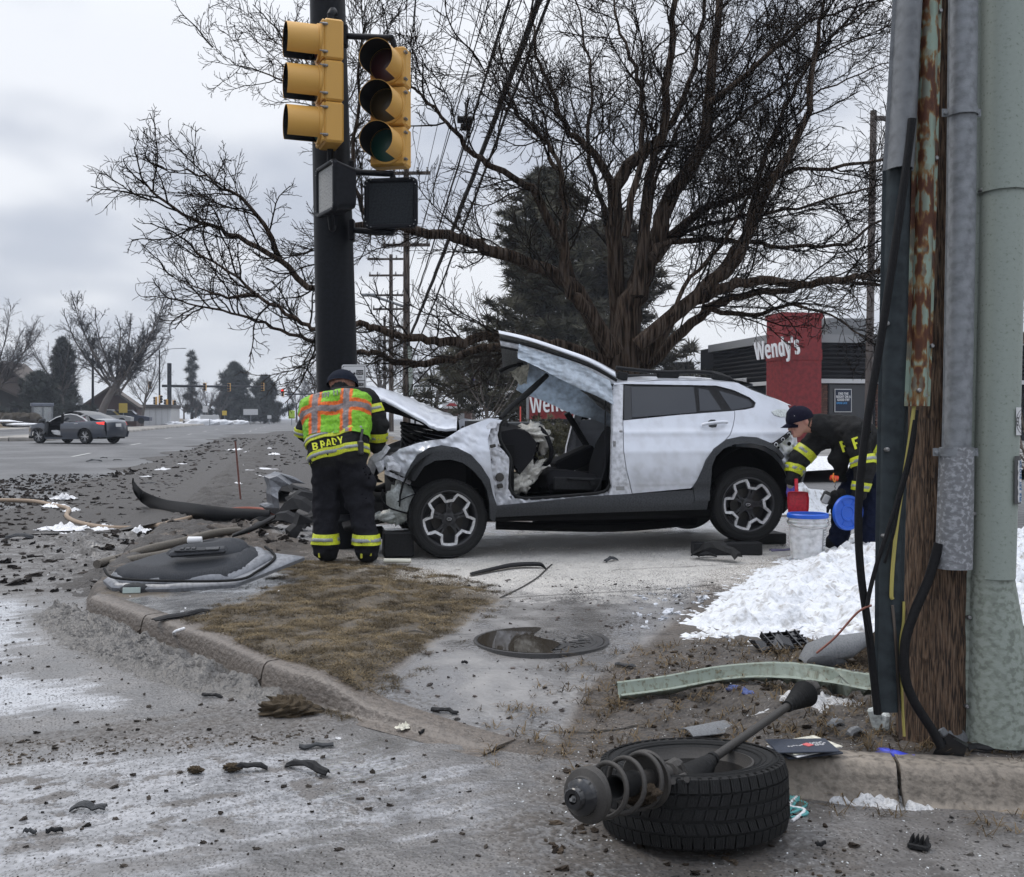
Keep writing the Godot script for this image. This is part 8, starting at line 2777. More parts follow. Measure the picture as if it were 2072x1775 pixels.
	# bushes by the sign, snow on them
	for q in [[1100, 855, 27.0, 0.75, 0.62, "rounded brown-green juniper bush before the red restaurant sign"], [1035, 850, 26.0, 0.62, 0.42, "low juniper bush capped with snow, left of the red sign"], [970, 850, 30.0, 0.8, 0.4, "low dark bush dusted with snow above the car's fender"]]:
		at = at_depth(q[0], 860, q[2])
		at.y = ground_height(at.x, at.z)
		o = thing("juniper_bush", q[5], "bush", at, 0.0, "bushes along the lot")
		var places := []; var tints := []
		for k in 900:
			var d := v3(rng.randf_range(-1, 1), rng.randf_range(0, 1), rng.randf_range(-1, 1)).normalized() * pow(rng.randf(), 0.3)
			places.append(Transform3D(Basis.from_euler(v3(rng.randf(), rng.randf() * TAU, rng.randf())).scaled(Vector3.ONE * rng.randf_range(0.06, 0.16)), v3(d.x * q[3] * 1.3, d.y * q[4] * 1.9, d.z * q[3])))
			var e := rng.randf_range(0.6, 1.3)
			tints.append(Color(0.055 * e, 0.05 * e, 0.022 * e))
		var tuft := mb()
		for k in 14:
			var d := v3(rng.randf_range(-1, 1), rng.randf_range(-0.4, 1), rng.randf_range(-1, 1)).normalized()
			var s := d.cross(v3(0.3, 0.8, 0.5)).normalized() * 0.12
			tuft.tri(-s, s, d)
		var mm := scatter("leaves", tuft.mesh(), M.needle, places, tints)
		remove_child(mm)
		mm.name = "foliage"
		o.add_child(mm)
		if q[0] < 1090:
			b = mb()
			for k in 7: b.lump(v3(rng.randf_range(-0.6, 0.6) * q[3], q[4] * rng.randf_range(1.35, 1.85), rng.randf_range(0.0, 0.5)), v3(0.26, 0.08, 0.2), smooth_noise(0.05, 2, 3), 0.8, 10)
			obj("snow_cap", b, M.snow, o).set_meta("kind", "stuff")
	# marker stake, boards and shop down the street
	at = at_depth(1053, 857, 24.0)
	o = thing("marker_stake", "thin red marker stake in front of the snow-capped juniper", "stake", at)
	block(o, "rod", v3(0, 0.0, 0), v3(0.025, 0.75, 0.025), M.stake_pink)
	at = at_depth(856, 850, 80.0)
	at.y = ground_height(at.x, at.z)
	o = thing("shop_sign", "pole sign with a black name board over white boards, beyond the raised hood", "sign", at, YAW)
	for x in [-0.58, 0.62]: block(o, "post", v3(x, 1.6, 0), v3(0.14, 3.3, 0.14), M.black_plastic)
	block(o, "name_board", v3(0.15, 3.1, 0.02), v3(1.5, 0.40, 0.16), M.plain, Color(0.012, 0.02, 0.016))
	sign_text(o, "enterprise", 0.28, v3(0.15, 3.08, 0.11), 0.0, M.white_print, 0.98)
	for q in [[2.60, 0.52], [2.05, 0.46]]:
		block(o, "white_board", v3(-0.02, q[0], 0.02), v3(1.16, q[1], 0.14), M.plain, gray(0.55))
		for e in 2: block(o, "print_line", v3(-0.02, q[0] - 0.1 + 0.2 * e, 0.095), v3(0.8 - 0.3 * e, 0.07, 0.01), M.plain, Color(0.16, 0.17, 0.2))
	at = at_depth(985, 763, 62.0)
	o = thing("electronic_sign", "dark electronic message board glowing with blue and white lights among the trees", "sign", at, YAW)
	block(o, "case", v3(0, 0, -0.1), v3(1.75, 0.75, 0.2), M.black_plastic, Color(1, 1, 1), 0.02, Basis(v3(0, 0, 1), -0.1))
	block(o, "blue_screen", v3(0, 0, 0.02), v3(1.65, 0.55, 0.03), M.led, Color(1, 1, 1), 0.0, Basis(v3(0, 0, 1), -0.1))
	block(o, "post", v3(0, -1.3, -0.1), v3(0.2, 2.6, 0.2), M.black_plastic)
	b = mb()
	for k in 46: b.box(v3(rng.randf_range(-0.78, 0.78), rng.randf_range(-0.2, 0.2), 0.05), v3(rng.randf_range(0.03, 0.10), 0.05, 0.02))
	obj("lit_screen_dots", b, M.led_lit, o).set_meta("kind", "stuff")
	at = at_depth(912, 850, 92.0)
	at.y = ground_height(at.x, at.z)
	o = thing("shop", "low brown shop with a white fascia and a red slanted stripe, beyond the hood", "building", at, YAW)
	block(o, "wall", v3(0, 0.75, -2), v3(3.4, 1.9, 4.0), M.brick, Color(0.13, 0.075, 0.06))
	block(o, "fascia_board", v3(0.3, 1.95, 0.05), v3(2.0, 0.6, 0.3), M.plain, gray(0.6))
	b = mb(); b.col = Color(0.35, 0.03, 0.035)
	b.extrude(outline([-0.4, 1.85, -0.1, 2.1, 0.35, 2.1, 0.6, 1.85]), 0.2, 0.22)
	obj("red_stripe", b, M.plain, o)
	block(o, "snowy_roof", v3(0.9, 2.0, -2), v3(2.4, 0.2, 4.0), M.snow)
	for x in [-1.2, 0.9]: block(o, "door", v3(x, 0.6, 0.02), v3(0.5, 1.3, 0.06), M.plain, gray(0.25))
	at = at_depth(1430, 850, 75.0)
	at.y = ground_height(at.x, at.z)
	o = thing("house", "grey house with a snow-streaked roof between the big trunk and the restaurant", "building", at, YAW)
	block(o, "wall", v3(0, 1.5, -3), v3(5.0, 3.2, 5.0), M.plain, gray(0.10))
	block(o, "wall", v3(-1.6, 2.3, -2), v3(1.6, 5.0, 3.0), M.slat_dark)
	b = mb()
	b.quad(v3(-0.6, 3.0, 0), v3(2.8, 3.0, 0), v3(2.8, 4.3, -3), v3(-0.6, 4.6, -3))
	obj("roof", b, M.fascia, o)
	b = mb()
	b.quad(v3(0.4, 3.5, -0.97), v3(2.7, 3.3, -0.55), v3(2.7, 4.0, -2.2), v3(0.4, 4.2, -2.4))
	obj("roof_snow", b, M.snow, o)

func gabled(called: String, label: String, px: float, depth: float, wide: float, wall_h: float, apex: float, deep: float, wall_col: Color, turn: float) -> Node3D:
	var at := at_depth(px, 850, depth)
	at.y = ground_height(at.x, at.z) + 0.5
	var o := thing(called, label, "building", at, YAW + turn)
	block(o, "wall", v3(0, wall_h / 2 - 0.4, -deep / 2), v3(wide * 0.88, wall_h + 0.8, deep), M.brick, wall_col)
	var b := mb(); b.col = wall_col
	b.extrude(outline([-wide * 0.44, wall_h, wide * 0.44, wall_h, 0, apex - 0.2]), -0.3, 0.0)
	obj("gable", b, M.brick, o)
	b = mb()
	for s in [-1.0, 1.0]:
		b.loft([pa([v3(0, apex, 0.6), v3(s * wide / 2, wall_h - 0.3, 0.6)]), pa([v3(0, apex, -deep), v3(s * wide / 2, wall_h - 0.3, -deep)])])
		b.loft([pa([v3(0, apex - 0.3, 0.58), v3(s * wide / 2, wall_h - 0.6, 0.58)]), pa([v3(0, apex, 0.6), v3(s * wide / 2, wall_h - 0.3, 0.6)])])
	obj("roof", b, M.roofing, o)
	for k in 3:
		var w := block(o, "window", v3((k - 1) * wide * 0.25, wall_h * 0.5, 0.03), v3(wide * 0.13, wall_h * 0.5, 0.08), M.tint_glass)
		block(w, "window_frame", v3((k - 1) * wide * 0.25, wall_h * 0.5, 0.05), v3(0.08, wall_h * 0.5, 0.08), M.brown_steel)
	return o

func far_signal(label: String, p: Vector3, turn: float, lit := -1) -> void:
	var o := thing("traffic_signal", label, "traffic signal", p, turn, "far traffic signals")
	block(o, "signal_box", Vector3.ZERO, v3(0.42, 1.15, 0.3), M.signal_yellow, Color(1, 1, 1), 0.03)
	for k in 3:
		var b := mb()
		b.lathe([v2(0.17, 0.0), v2(0.17, 0.25), v2(0.15, 0.25), v2(0.15, 0.02), v2(0, 0.02)], Transform3D(FACE, v3(0, 0.37 - 0.37 * k, 0.15)), 12)
		obj("lit_signal_lens" if lit == k else "visor", b, M.lit_red if lit == k else M.black_plastic, o)

func build_far_side() -> void:
	var o := gabled("house", "brown gabled building behind the tall bare cottonwood across the street", 222, 125.0, 6.6, 2.0, 4.1, 9.0, Color(0.075, 0.042, 0.032), 0.25)
	var b := mb()
	b.quad(v3(-2.9, 2.1, -3), v3(-0.6, 3.65, -3), v3(-0.6, 3.65, -8), v3(-2.9, 2.1, -8))
	var sn := obj("roof_snow", b, M.snow, o)
	sn.position = v3(-0.05, 0.12, 0)
	gabled("house", "low dark house with a green-grey roof at the left edge of the view", -8, 118.0, 9.0, 2.0, 3.9, 8.0, Color(0.05, 0.045, 0.042), 0.5)
	gabled("house", "taller dark gabled house peering over the green-grey roof", 8, 135.0, 7.0, 4.4, 7.4, 8.0, Color(0.08, 0.06, 0.05), 0.1)
	var g := func(px: float, depth: float) -> Vector3:
		var p := at_depth(px, 850, depth)
		return v3(p.x, ground_height(p.x, p.z), p.z)
	o = thing("warehouse", "white flat-roofed warehouse behind the far signal posts", "building", g.call(303, 150.0), YAW + 0.15)
	block(o, "wall", v3(0, 1.2, -4), v3(5.6, 2.5, 8), M.plain, gray(0.42))
	block(o, "roof_edge", v3(0, 2.55, -3.9), v3(5.9, 0.5, 8.4), M.roofing, gray(0.5))
	for k in 7: block(o, "wall_rib", v3(-2.4 + 0.8 * k, 1.2, 0.03), v3(0.06, 2.4, 0.08), M.plain, gray(0.3))
	o = thing("phone_booth", "grey blue phone booth with glass sides on the far lawn", "phone booth", g.call(85, 100.0), YAW + 0.5)
	for x in [-0.8, 0.0, 0.8]:
		for z in [-0.6, 0.6]: block(o, "post", v3(x, 1.0, z), v3(0.14, 2.1, 0.14), M.conduit_grey)
	block(o, "roof", v3(0, 2.05, 0), v3(1.9, 0.3, 1.4), M.conduit_grey, Color(0.8, 0.85, 1.0), 0.04)
	block(o, "glass_side", v3(0, 1.1, 0.6), v3(1.5, 1.5, 0.03), M.glass)
	block(o, "back_panel", v3(0, 1.0, -0.6), v3(1.5, 1.9, 0.05), M.conduit_grey)
	block(o, "phone_case", v3(-0.3, 1.2, -0.4), v3(0.4, 0.6, 0.3), M.black_plastic)
	o = thing("lawn_sign", "white and raspberry sign board on the far lawn beside the phone booth", "sign", g.call(153, 100.0), YAW + 0.1)
	block(o, "white_frame", v3(0, 0.95, 0), v3(2.0, 0.85, 0.2), M.plain, gray(0.5), 0.02)
	block(o, "pink_panel", v3(0.03, 0.85, 0.11), v3(1.7, 0.42, 0.03), M.plain, Color(0.28, 0.015, 0.06))
	for q in [[-0.35, 0.6], [0.4, 0.5]]: block(o, "print_line", v3(q[0], 0.87, 0.13), v3(q[1], 0.1, 0.01), M.plain, Color(0.5, 0.25, 0.3))
	block(o, "cap", v3(0, 1.4, 0), v3(2.1, 0.1, 0.26), M.plain, gray(0.4))
	var rng := RandomNumberGenerator.new()
	rng.seed = 8
	var names := ["long clipped hedge at the left edge across the street", "second low clipped hedge beside the phone booth"]
	for k in 2:
		o = thing("hedge", names[k], "hedge", g.call([5, 40][k], [104.0, 98.0][k]), YAW)
		b = mb(); b.col = Color(0.055, 0.045, 0.028)
		for e in 5: b.lump(v3(-1.0 + 0.55 * e, 0.65, 0), v3(0.75, 0.6, 0.7), smooth_noise(0.12, 3, 4 + e), 0.5, 14)
		obj("foliage", b, M.far_hedge, o)
		o = tag(obj("snow_patch", mb(), M.snow) if false else thing("snow_patch", ["thin strip of snow under the first far hedge", "second strip of snow on the far lawn"][k], "snow", g.call([6, 50][k], [97.0, 93.0][k]), YAW), ["thin strip of snow under the first far hedge", "second strip of snow on the far lawn"][k], "snow")
		b = mb()
		b.lump(v3(0, 0.5 - 0.25 * k, 0), v3(1.5, 0.16, 0.8), smooth_noise(0.1, 2, 9), 0.3, 14)
		obj("snow_sheet", b, M.snow, o)
	# street lamp, signal post, the mast arm and its heads
	var lamp := func(label: String, px: float, depth: float, y_top: float, arm_px: float) -> void:
		var p: Vector3 = g.call(px, depth)
		var t := at_depth(px, y_top, depth) - p
		var q := thing("street_lamp", label, "street lamp", p, 0.0, "far street lamps")
		var c := mb()
		c.tube([Vector3.ZERO, t], [0.16, 0.10], 8)
		obj("post", c, M.black_steel, q)
		c = mb()
		var e := at_depth(arm_px, y_top - 3, depth) - p
		c.tube(bezier([t - v3(0, 0.6, 0), t.lerp(e, 0.4), e], 4), 0.06, 6)
		c.box(e, v3(0.8, 0.12, 0.3), Basis(Vector3.UP, YAW), 0.04)
		obj("lamp_arm", c, M.galvanised, q)
	lamp.call("tall black street lamp in front of the leaning cottonwood", 187.5, 120.0, 686.0, 214.0)
	lamp.call("street lamp on the far signal corner, its arm over the road", 322.5, 165.0, 708.0, 371.0)
	var p0: Vector3 = g.call(342.5, 160.0)
	o = thing("signal_mast", "black mast with a long arm hung with traffic lights over the far road", "signal pole", p0)
	b = mb()
	b.tube([Vector3.ZERO, at_depth(342.5, 735, 160.0) - p0], 0.32, 10)
	obj("shaft", b, M.black_steel, o)
	b = mb()
	b.tube([at_depth(328, 781, 160) - p0, at_depth(536, 783, 160) - p0], [0.2, 0.12], 8)
	obj("mast_arm", b, M.black_steel, o)
	var where := ["first signal out along the far mast arm", "middle signal hung on the far mast arm", "signal at the tip of the far mast arm", "upper signal on the far lamp post", "lower signal facing sideways on the far lamp post", "signal low on the left of the far mast", "signal low on the right of the far mast", "lit signal at the far right, beyond the mast arm", "small signal left of the far lamp post"]
	var xy := [[414.5, 783], [463.5, 784], [531.5, 783], [324, 808], [316, 811], [337, 816], [352, 818], [572, 795], [303, 780]]
	for k in 9: far_signal(where[k], at_depth(xy[k][0], xy[k][1], 158.0 if k != 7 else 170.0), YAW + [0, 0, 0, 0.9, -1.2, -0.9, 0.7, 0, 0.5][k], 0 if k == 7 else -1)
	p0 = at_depth(576, 798, 171.0)
	o = thing("signal_mast", "slim arm carrying the lit signal towards the pole, right end of the far crossing", "signal pole", p0)
	b = mb()
	b.tube([Vector3.ZERO, at_depth(690, 797, 171) - p0], 0.12, 8)
	b.tube([at_depth(690, 797, 171) - p0, g.call(690, 171) - p0], 0.2, 8)
	obj("mast_arm", b, M.black_steel, o)
	var plates := [[249, 826, 115.0, 0.9, 1.0, Color(0.5, 0.36, 0.05), "yellow and green bus stop sign by the brown gabled building"], [415, 828, 150.0, 0.7, 0.9, gray(0.5), "white speed sign near the ornamental trees"], [454, 836, 165.0, 0.7, 0.7, Color(0.55, 0.38, 0.03), "yellow diamond-coloured sign past the ornamental trees"], [507, 834, 150.0, 2.0, 0.8, gray(0.5), "white double board in front of the dense evergreen"], [545, 844, 160.0, 0.6, 0.5, gray(0.5), "small white sign near the road's far end"], [590, 839, 120.0, 0.7, 0.9, Color(0.35, 0.5, 0.05), "lime school sign at the road's far end by the firefighter"], [424, 844, 140.0, 2.4, 0.5, gray(0.5), "low white wall sign before the far snow heaps"], [163, 812, 118.0, 0.5, 0.8, gray(0.35), "small framed notice above the raspberry sign"]]
	for q in plates:
		var p := at_depth(q[0], q[1], q[2])
		o = thing("road_sign", q[6], "sign", p, YAW, "far road signs")
		block(o, "plate", Vector3.ZERO, v3(q[3], q[4], 0.05), M.plain, q[5], 0.02)
		block(o, "post", v3(0, -q[4] / 2 - 0.6, -0.06), v3(0.08, 1.6, 0.06), M.galvanised)
	for k in 4:
		o = thing("snow_heap", ["long ploughed snow heap by the low white wall sign", "snow heap right of the low white wall sign", "snow heap near the road's far end", "small snow heap under the far mast"][k], "snow", g.call([405, 445, 484, 352][k], [145.0, 150.0, 165.0, 150.0][k]), YAW, "far snow heaps")
		b = mb()
		b.lump(v3(0, 0.1, 0), v3([2.6, 1.8, 1.4, 1.2][k], [0.7, 0.6, 0.5, 0.35][k], 1.0), smooth_noise(0.1, 3, 19), 0.5, 16)
		obj("snow_mound", b, M.snow, o)
	# parked cars behind the dark saloon
	for k in 2:
		o = thing("parked_car", ["white parked car behind the dark saloon's roof", "dark blue parked car with a snowy roof in front of the warehouse"][k], "car", g.call([222, 262][k], [112.0, 118.0][k]), YAW + 0.15, "parked cars across the street")
		o.position.y += 0.35
		b = mb(); b.col = [gray(0.35), Color(0.02, 0.03, 0.055)][k]
		b.extrude(outline([-2.2, 0.3, 2.2, 0.3, 2.25, 0.7, 1.5, 0.85, 0.8, 0.92, -1.6, 0.95, -2.2, 0.9]), -0.85, 0.85)
		obj("body", b, M.satin, o)
		b = mb()
		b.extrude(outline([0.9, 0.9, 0.3, 1.42, -1.1, 1.45, -1.7, 0.93]), -0.72, 0.72)
		obj("cabin_glass", b, M.tint_glass, o)
		block(o, "roof", v3(-0.4, 1.46, 0), v3(1.5, 0.06, 1.4), M.snow if k else M.satin, gray(0.5), 0.02)
		for x in [-1.35, 1.35]:
			b = mb()
			b.lathe([v2(0, 0.1), v2(0.2, 0.1), v2(0.33, 0.08), v2(0.33, -0.1), v2(0, -0.1)], Transform3D(AXLE, v3(x, 0.33, 0.8)), 16)
			obj("wheel", b, M.rubber, o)

# --- the torn-off wheel and the litter of the crash
func build_wheel_wreck() -> void:
	var hub := at_depth(1402, 1612, 3.98)
	hub.y = ground_height(hub.x, hub.z) + 0.135
	var tip := Basis(ahead.cross(Vector3.UP).normalized(), -0.09) * Basis(v3(0, 0, 1), 0.03)
	var o := thing("torn_off_wheel", "torn-off muddy tyre lying flat with its strut and drive shaft, by the curb", "wheel", hub)
	var xf := Transform3D(tip, Vector3.ZERO)
	var b := tyre_mesh(0.345, 0.222, 0.235, 58, 4, xf)
	var mudw := smooth_noise(9.0, 3, 55)
	for k in b.v.size():
		var y := (tip.inverse() * b.v[k]).y
		b.c[k] = Color(1, 1, 1).lerp(Color(4.2, 3.3, 2.5), smoothstep(0.075, 0.108, y) * (0.75 + 0.5 * mudw.get_noise_3dv(b.v[k])))
	obj("tyre", b, M.rubber, o)
	b = mb()
	b.lathe([v2(0.222, 0.095), v2(0.226, 0.105), v2(0.218, 0.107), v2(0.212, 0.09), v2(0.195, 0.07), v2(0.19, 0.0), v2(0.18, -0.06), v2(0.15, -0.085), v2(0.0, -0.09)], xf, 48)
	obj("rim", b, M.dirty_steel, o)
	b = mb()
	b.lathe([v2(0.0, -0.02), v2(0.13, -0.02), v2(0.135, -0.035), v2(0.135, -0.05)], xf, 30)
	b.box(v3(0.12, 0.0, -0.02), v3(0.09, 0.06, 0.14), tip, 0.015)
	obj("brake_disc", b, M.dirty_steel, o)
	var P := func(x: float, y: float, d: float) -> Vector3: return at_depth(x, y, d) - hub
	# knuckle and its bolts
	var mudn := smooth_noise(0.08, 3, 12)
	b = mb()
	b.tube(bezier([P.call(1395, 1600, 3.88), P.call(1370, 1575, 3.82), P.call(1350, 1568, 3.75)], 4), 0.042, 10)
	b.box(P.call(1362, 1572, 3.80), v3(0.10, 0.11, 0.06), Basis(v3(0, 0, 1), 0.4), 0.015)
	b.box(P.call(1372, 1592, 3.72), v3(0.085, 0.075, 0.02), Basis(v3(0, 0, 1), 0.3), 0.006)
	b.lump(P.call(1405, 1598, 3.9), v3(0.075, 0.06, 0.07), mudn, 0.5, 14)
	for q in [[1356, 1588], [1384, 1584], [1395, 1600]]:
		b.tube([P.call(q[0], q[1], 3.72), P.call(q[0] + 6, q[1] - 6, 3.66)], 0.011, 6)
	obj("steering_knuckle", b, M.dirty_steel, o)
	# strut: damper, coil spring, cups, top mount
	var s0: Vector3 = P.call(1348, 1566, 3.74); var s1: Vector3 = P.call(1158, 1618, 3.32)
	var ax := (s1 - s0).normalized()
	var sf := Transform3D(Basis(ax.cross(Vector3.UP).normalized(), ax, ax.cross(ax.cross(Vector3.UP)).normalized() * -1.0), s0)
	var len_ := s0.distance_to(s1)
	b = mb()
	b.lathe([v2(0.0, 0.0), v2(0.032, 0.0), v2(0.032, 0.17), v2(0.026, 0.18), v2(0.026, 0.2)], sf, 20)
	b.lathe([v2(0.033, 0.11), v2(0.092, 0.135), v2(0.098, 0.128), v2(0.035, 0.10)], sf, 30)
	obj("damper_tube", b, M.dirty_steel, o)
	b = mb(); b.col = gray(0.55)
	b.lathe([v2(0.0335, 0.045), v2(0.0335, 0.065)], sf, 12, 0.2, 1.9)
	obj("paper_tag", b, M.plain, o)
	b = mb()
	var prof := []
	for k in 15:
		prof.append(v2(0.034, 0.20 + 0.008 * k)); prof.append(v2(0.041, 0.204 + 0.008 * k))
	b.lathe(prof, sf, 20)
	obj("dust_boot", b, M.rubber, o)
	b = mb()
	var coil := []
	for k in 131:
		var t := k / 130.0
		var w := TAU * 3.3 * t + 0.8
		coil.append(sf * v3(cos(w) * lerpf(0.088, 0.078, t), lerpf(0.135, len_ - 0.085, t), sin(w) * lerpf(0.088, 0.078, t)))
	b.tube(coil, 0.0085, 8)
	obj("coil_spring", b, M.dirty_steel, o)
	b = mb()
	b.lathe([v2(0.05, len_ - 0.10), v2(0.084, len_ - 0.092), v2(0.088, len_ - 0.08), v2(0.083, len_ - 0.068), v2(0.062, len_ - 0.058), v2(0.058, len_ - 0.048)], sf, 32)
	obj("spring_cup", b, M.dirty_steel, o)
	b = mb()
	b.lathe([v2(0.06, len_ - 0.055), v2(0.056, len_ - 0.036), v2(0.044, len_ - 0.026), v2(0.036, len_ - 0.022), v2(0.034, len_ - 0.004), v2(0.03, len_), v2(0.016, len_ - 0.001), v2(0.014, len_ - 0.02)], sf, 28)
	obj("top_mount", b, M.gloss_black, o)
	b = mb()
	b.lathe([v2(0.0, len_ + 0.008), v2(0.006, len_ + 0.008), v2(0.0065, len_ - 0.01)], sf, 8)
	b.lathe([v2(0.0, len_ - 0.006), v2(0.011, len_ - 0.006), v2(0.011, len_ - 0.02)], sf, 6)
	obj("top_nut", b, M.steel, o)
	b = mb()
	for k in 5: b.lump(sf * v3(0.02 - 0.02 * k, 0.155 + 0.012 * k, -0.07 + 0.012 * k), v3(0.035, 0.025, 0.03), mudn, 0.9, 12)
	obj("mud_clump", b, M.earth, o).set_meta("kind", "stuff")
	# drive shaft with its two bellows
	var d0: Vector3 = P.call(1392, 1586, 3.86); var d1: Vector3 = P.call(1440, 1537, 4.02); var d2: Vector3 = P.call(1596, 1428, 4.55); var d3: Vector3 = P.call(1632, 1402, 4.68)
	b = mb()
	b.tube([d1, d2], 0.017, 12)
	obj("shaft", b, M.dirty_steel, o)
	for q in [[d0, d1, 0.062, 0.022], [d3, d2, 0.052, 0.022]]:
		b = mb()
		var up_: Vector3 = (q[1] - q[0]).normalized()
		var xf2 := Transform3D(Basis(up_.cross(Vector3.UP).normalized(), up_, -up_.cross(up_.cross(Vector3.UP)).normalized()), q[0])
		var pr := [v2(0.0, -0.02), v2(q[2] * 0.8, -0.02), v2(q[2], 0.0)]
		var L: float = q[0].distance_to(q[1])
		for k in 12:
			var r := lerpf(q[2], q[3], (k + 1) / 12.0)
			pr.append(v2(r + (0.009 if k % 2 == 0 else -0.004) * (1.0 - k / 16.0), L * (k + 1) / 12.0))
		b.lathe(pr, xf2, 24)
		b.lathe([v2(q[3] + 0.003, L), v2(q[3] + 0.003, L + 0.015), v2(0.0, L + 0.016)], xf2, 16)
		obj("bellows", b, M.rubber, o)
	b = mb()
	b.lump(d3 + (d3 - d2).normalized() * 0.045, v3(0.04, 0.035, 0.04), mudn, 0.6, 12)
	obj("joint_stub", b, M.dirty_steel, o)

func litter(called: String, label: String, category: String, px: float, py: float, b: Builder, m: Material, lift := 0.0, turn := 0.0, group := "") -> MeshInstance3D:
	var o := obj(called, b, m)
	tag(o, label, category, group)
	o.position = on_ground(px, py) + v3(0, lift, 0)
	o.rotation.y = YAW + turn
	return o

func shard(wide: float, long: float, high: float, seed_: int, teeth := 6) -> Builder:
	var rng := RandomNumberGenerator.new()
	rng.seed = seed_
	var b := mb()
	var rows := []
	for k in teeth + 1:
		var t := k / float(teeth)
		var x := (t - 0.5) * long
		var w := wide * rng.randf_range(0.45, 1.0)
		var y := high * sin(PI * t) + rng.randf_range(0.0, 0.012)
		var z := rng.randf_range(-0.2, 0.2) * wide
		var lip := rng.randf_range(0.3, 1.0) * high + 0.008
		rows.append(pa([v3(x, y, z - w / 2), v3(x, y + lip, z - w * 0.2), v3(x, y + lip * 0.8, z + w * 0.25), v3(x, y + 0.003, z + w / 2), v3(x, y - 0.004, z + w * 0.45), v3(x, y + lip * 0.55, z)]))
	b.loft(rows, true)
	b.fan(Array(rows[0])); b.fan(Array(rows[-1]))
	return b.flat()

func crumple(w: float, d: float, h: float, seed_: int) -> Builder:
	var f := smooth_noise(0.55, 2, seed_)
	var b := mb()
	var rows := []
	for j in 17:
		var row := pa()
		for k in 17:
			var u := k / 8.0 - 1.0; var v := j / 8.0 - 1.0
			var e := 1.0 + 0.35 * f.get_noise_2d(u * 1.7, v * 1.7 + 9.0)
			row.append(v3(u * w / 2 * e, maxf(0.004, h * 0.7 * (0.25 + 0.7 * absf(f.get_noise_2d(u * 1.6, v * 1.6)) + 0.2 * f.get_noise_2d(u * 5.0, v * 5.0)) * (1.25 - maxf(absf(u), absf(v)))), v * d / 2 * e))
		rows.append(row)
	b.loft(rows)
	return b

func hose(label: String, px: Array, r: float, m: Material, lift := 0.0) -> void:
	var pts := []
	for q in px: pts.append(on_ground(q[0], q[1], r + lift + (q[2] if q.size() > 2 else 0.0)))
	var first: Vector3 = pts[0]
	var b := mb()
	b.tube(bezier(pts.map(func(p): return p - first), 8), r, 8)
	tag(obj("hose", b, m), label, "hose").position = first

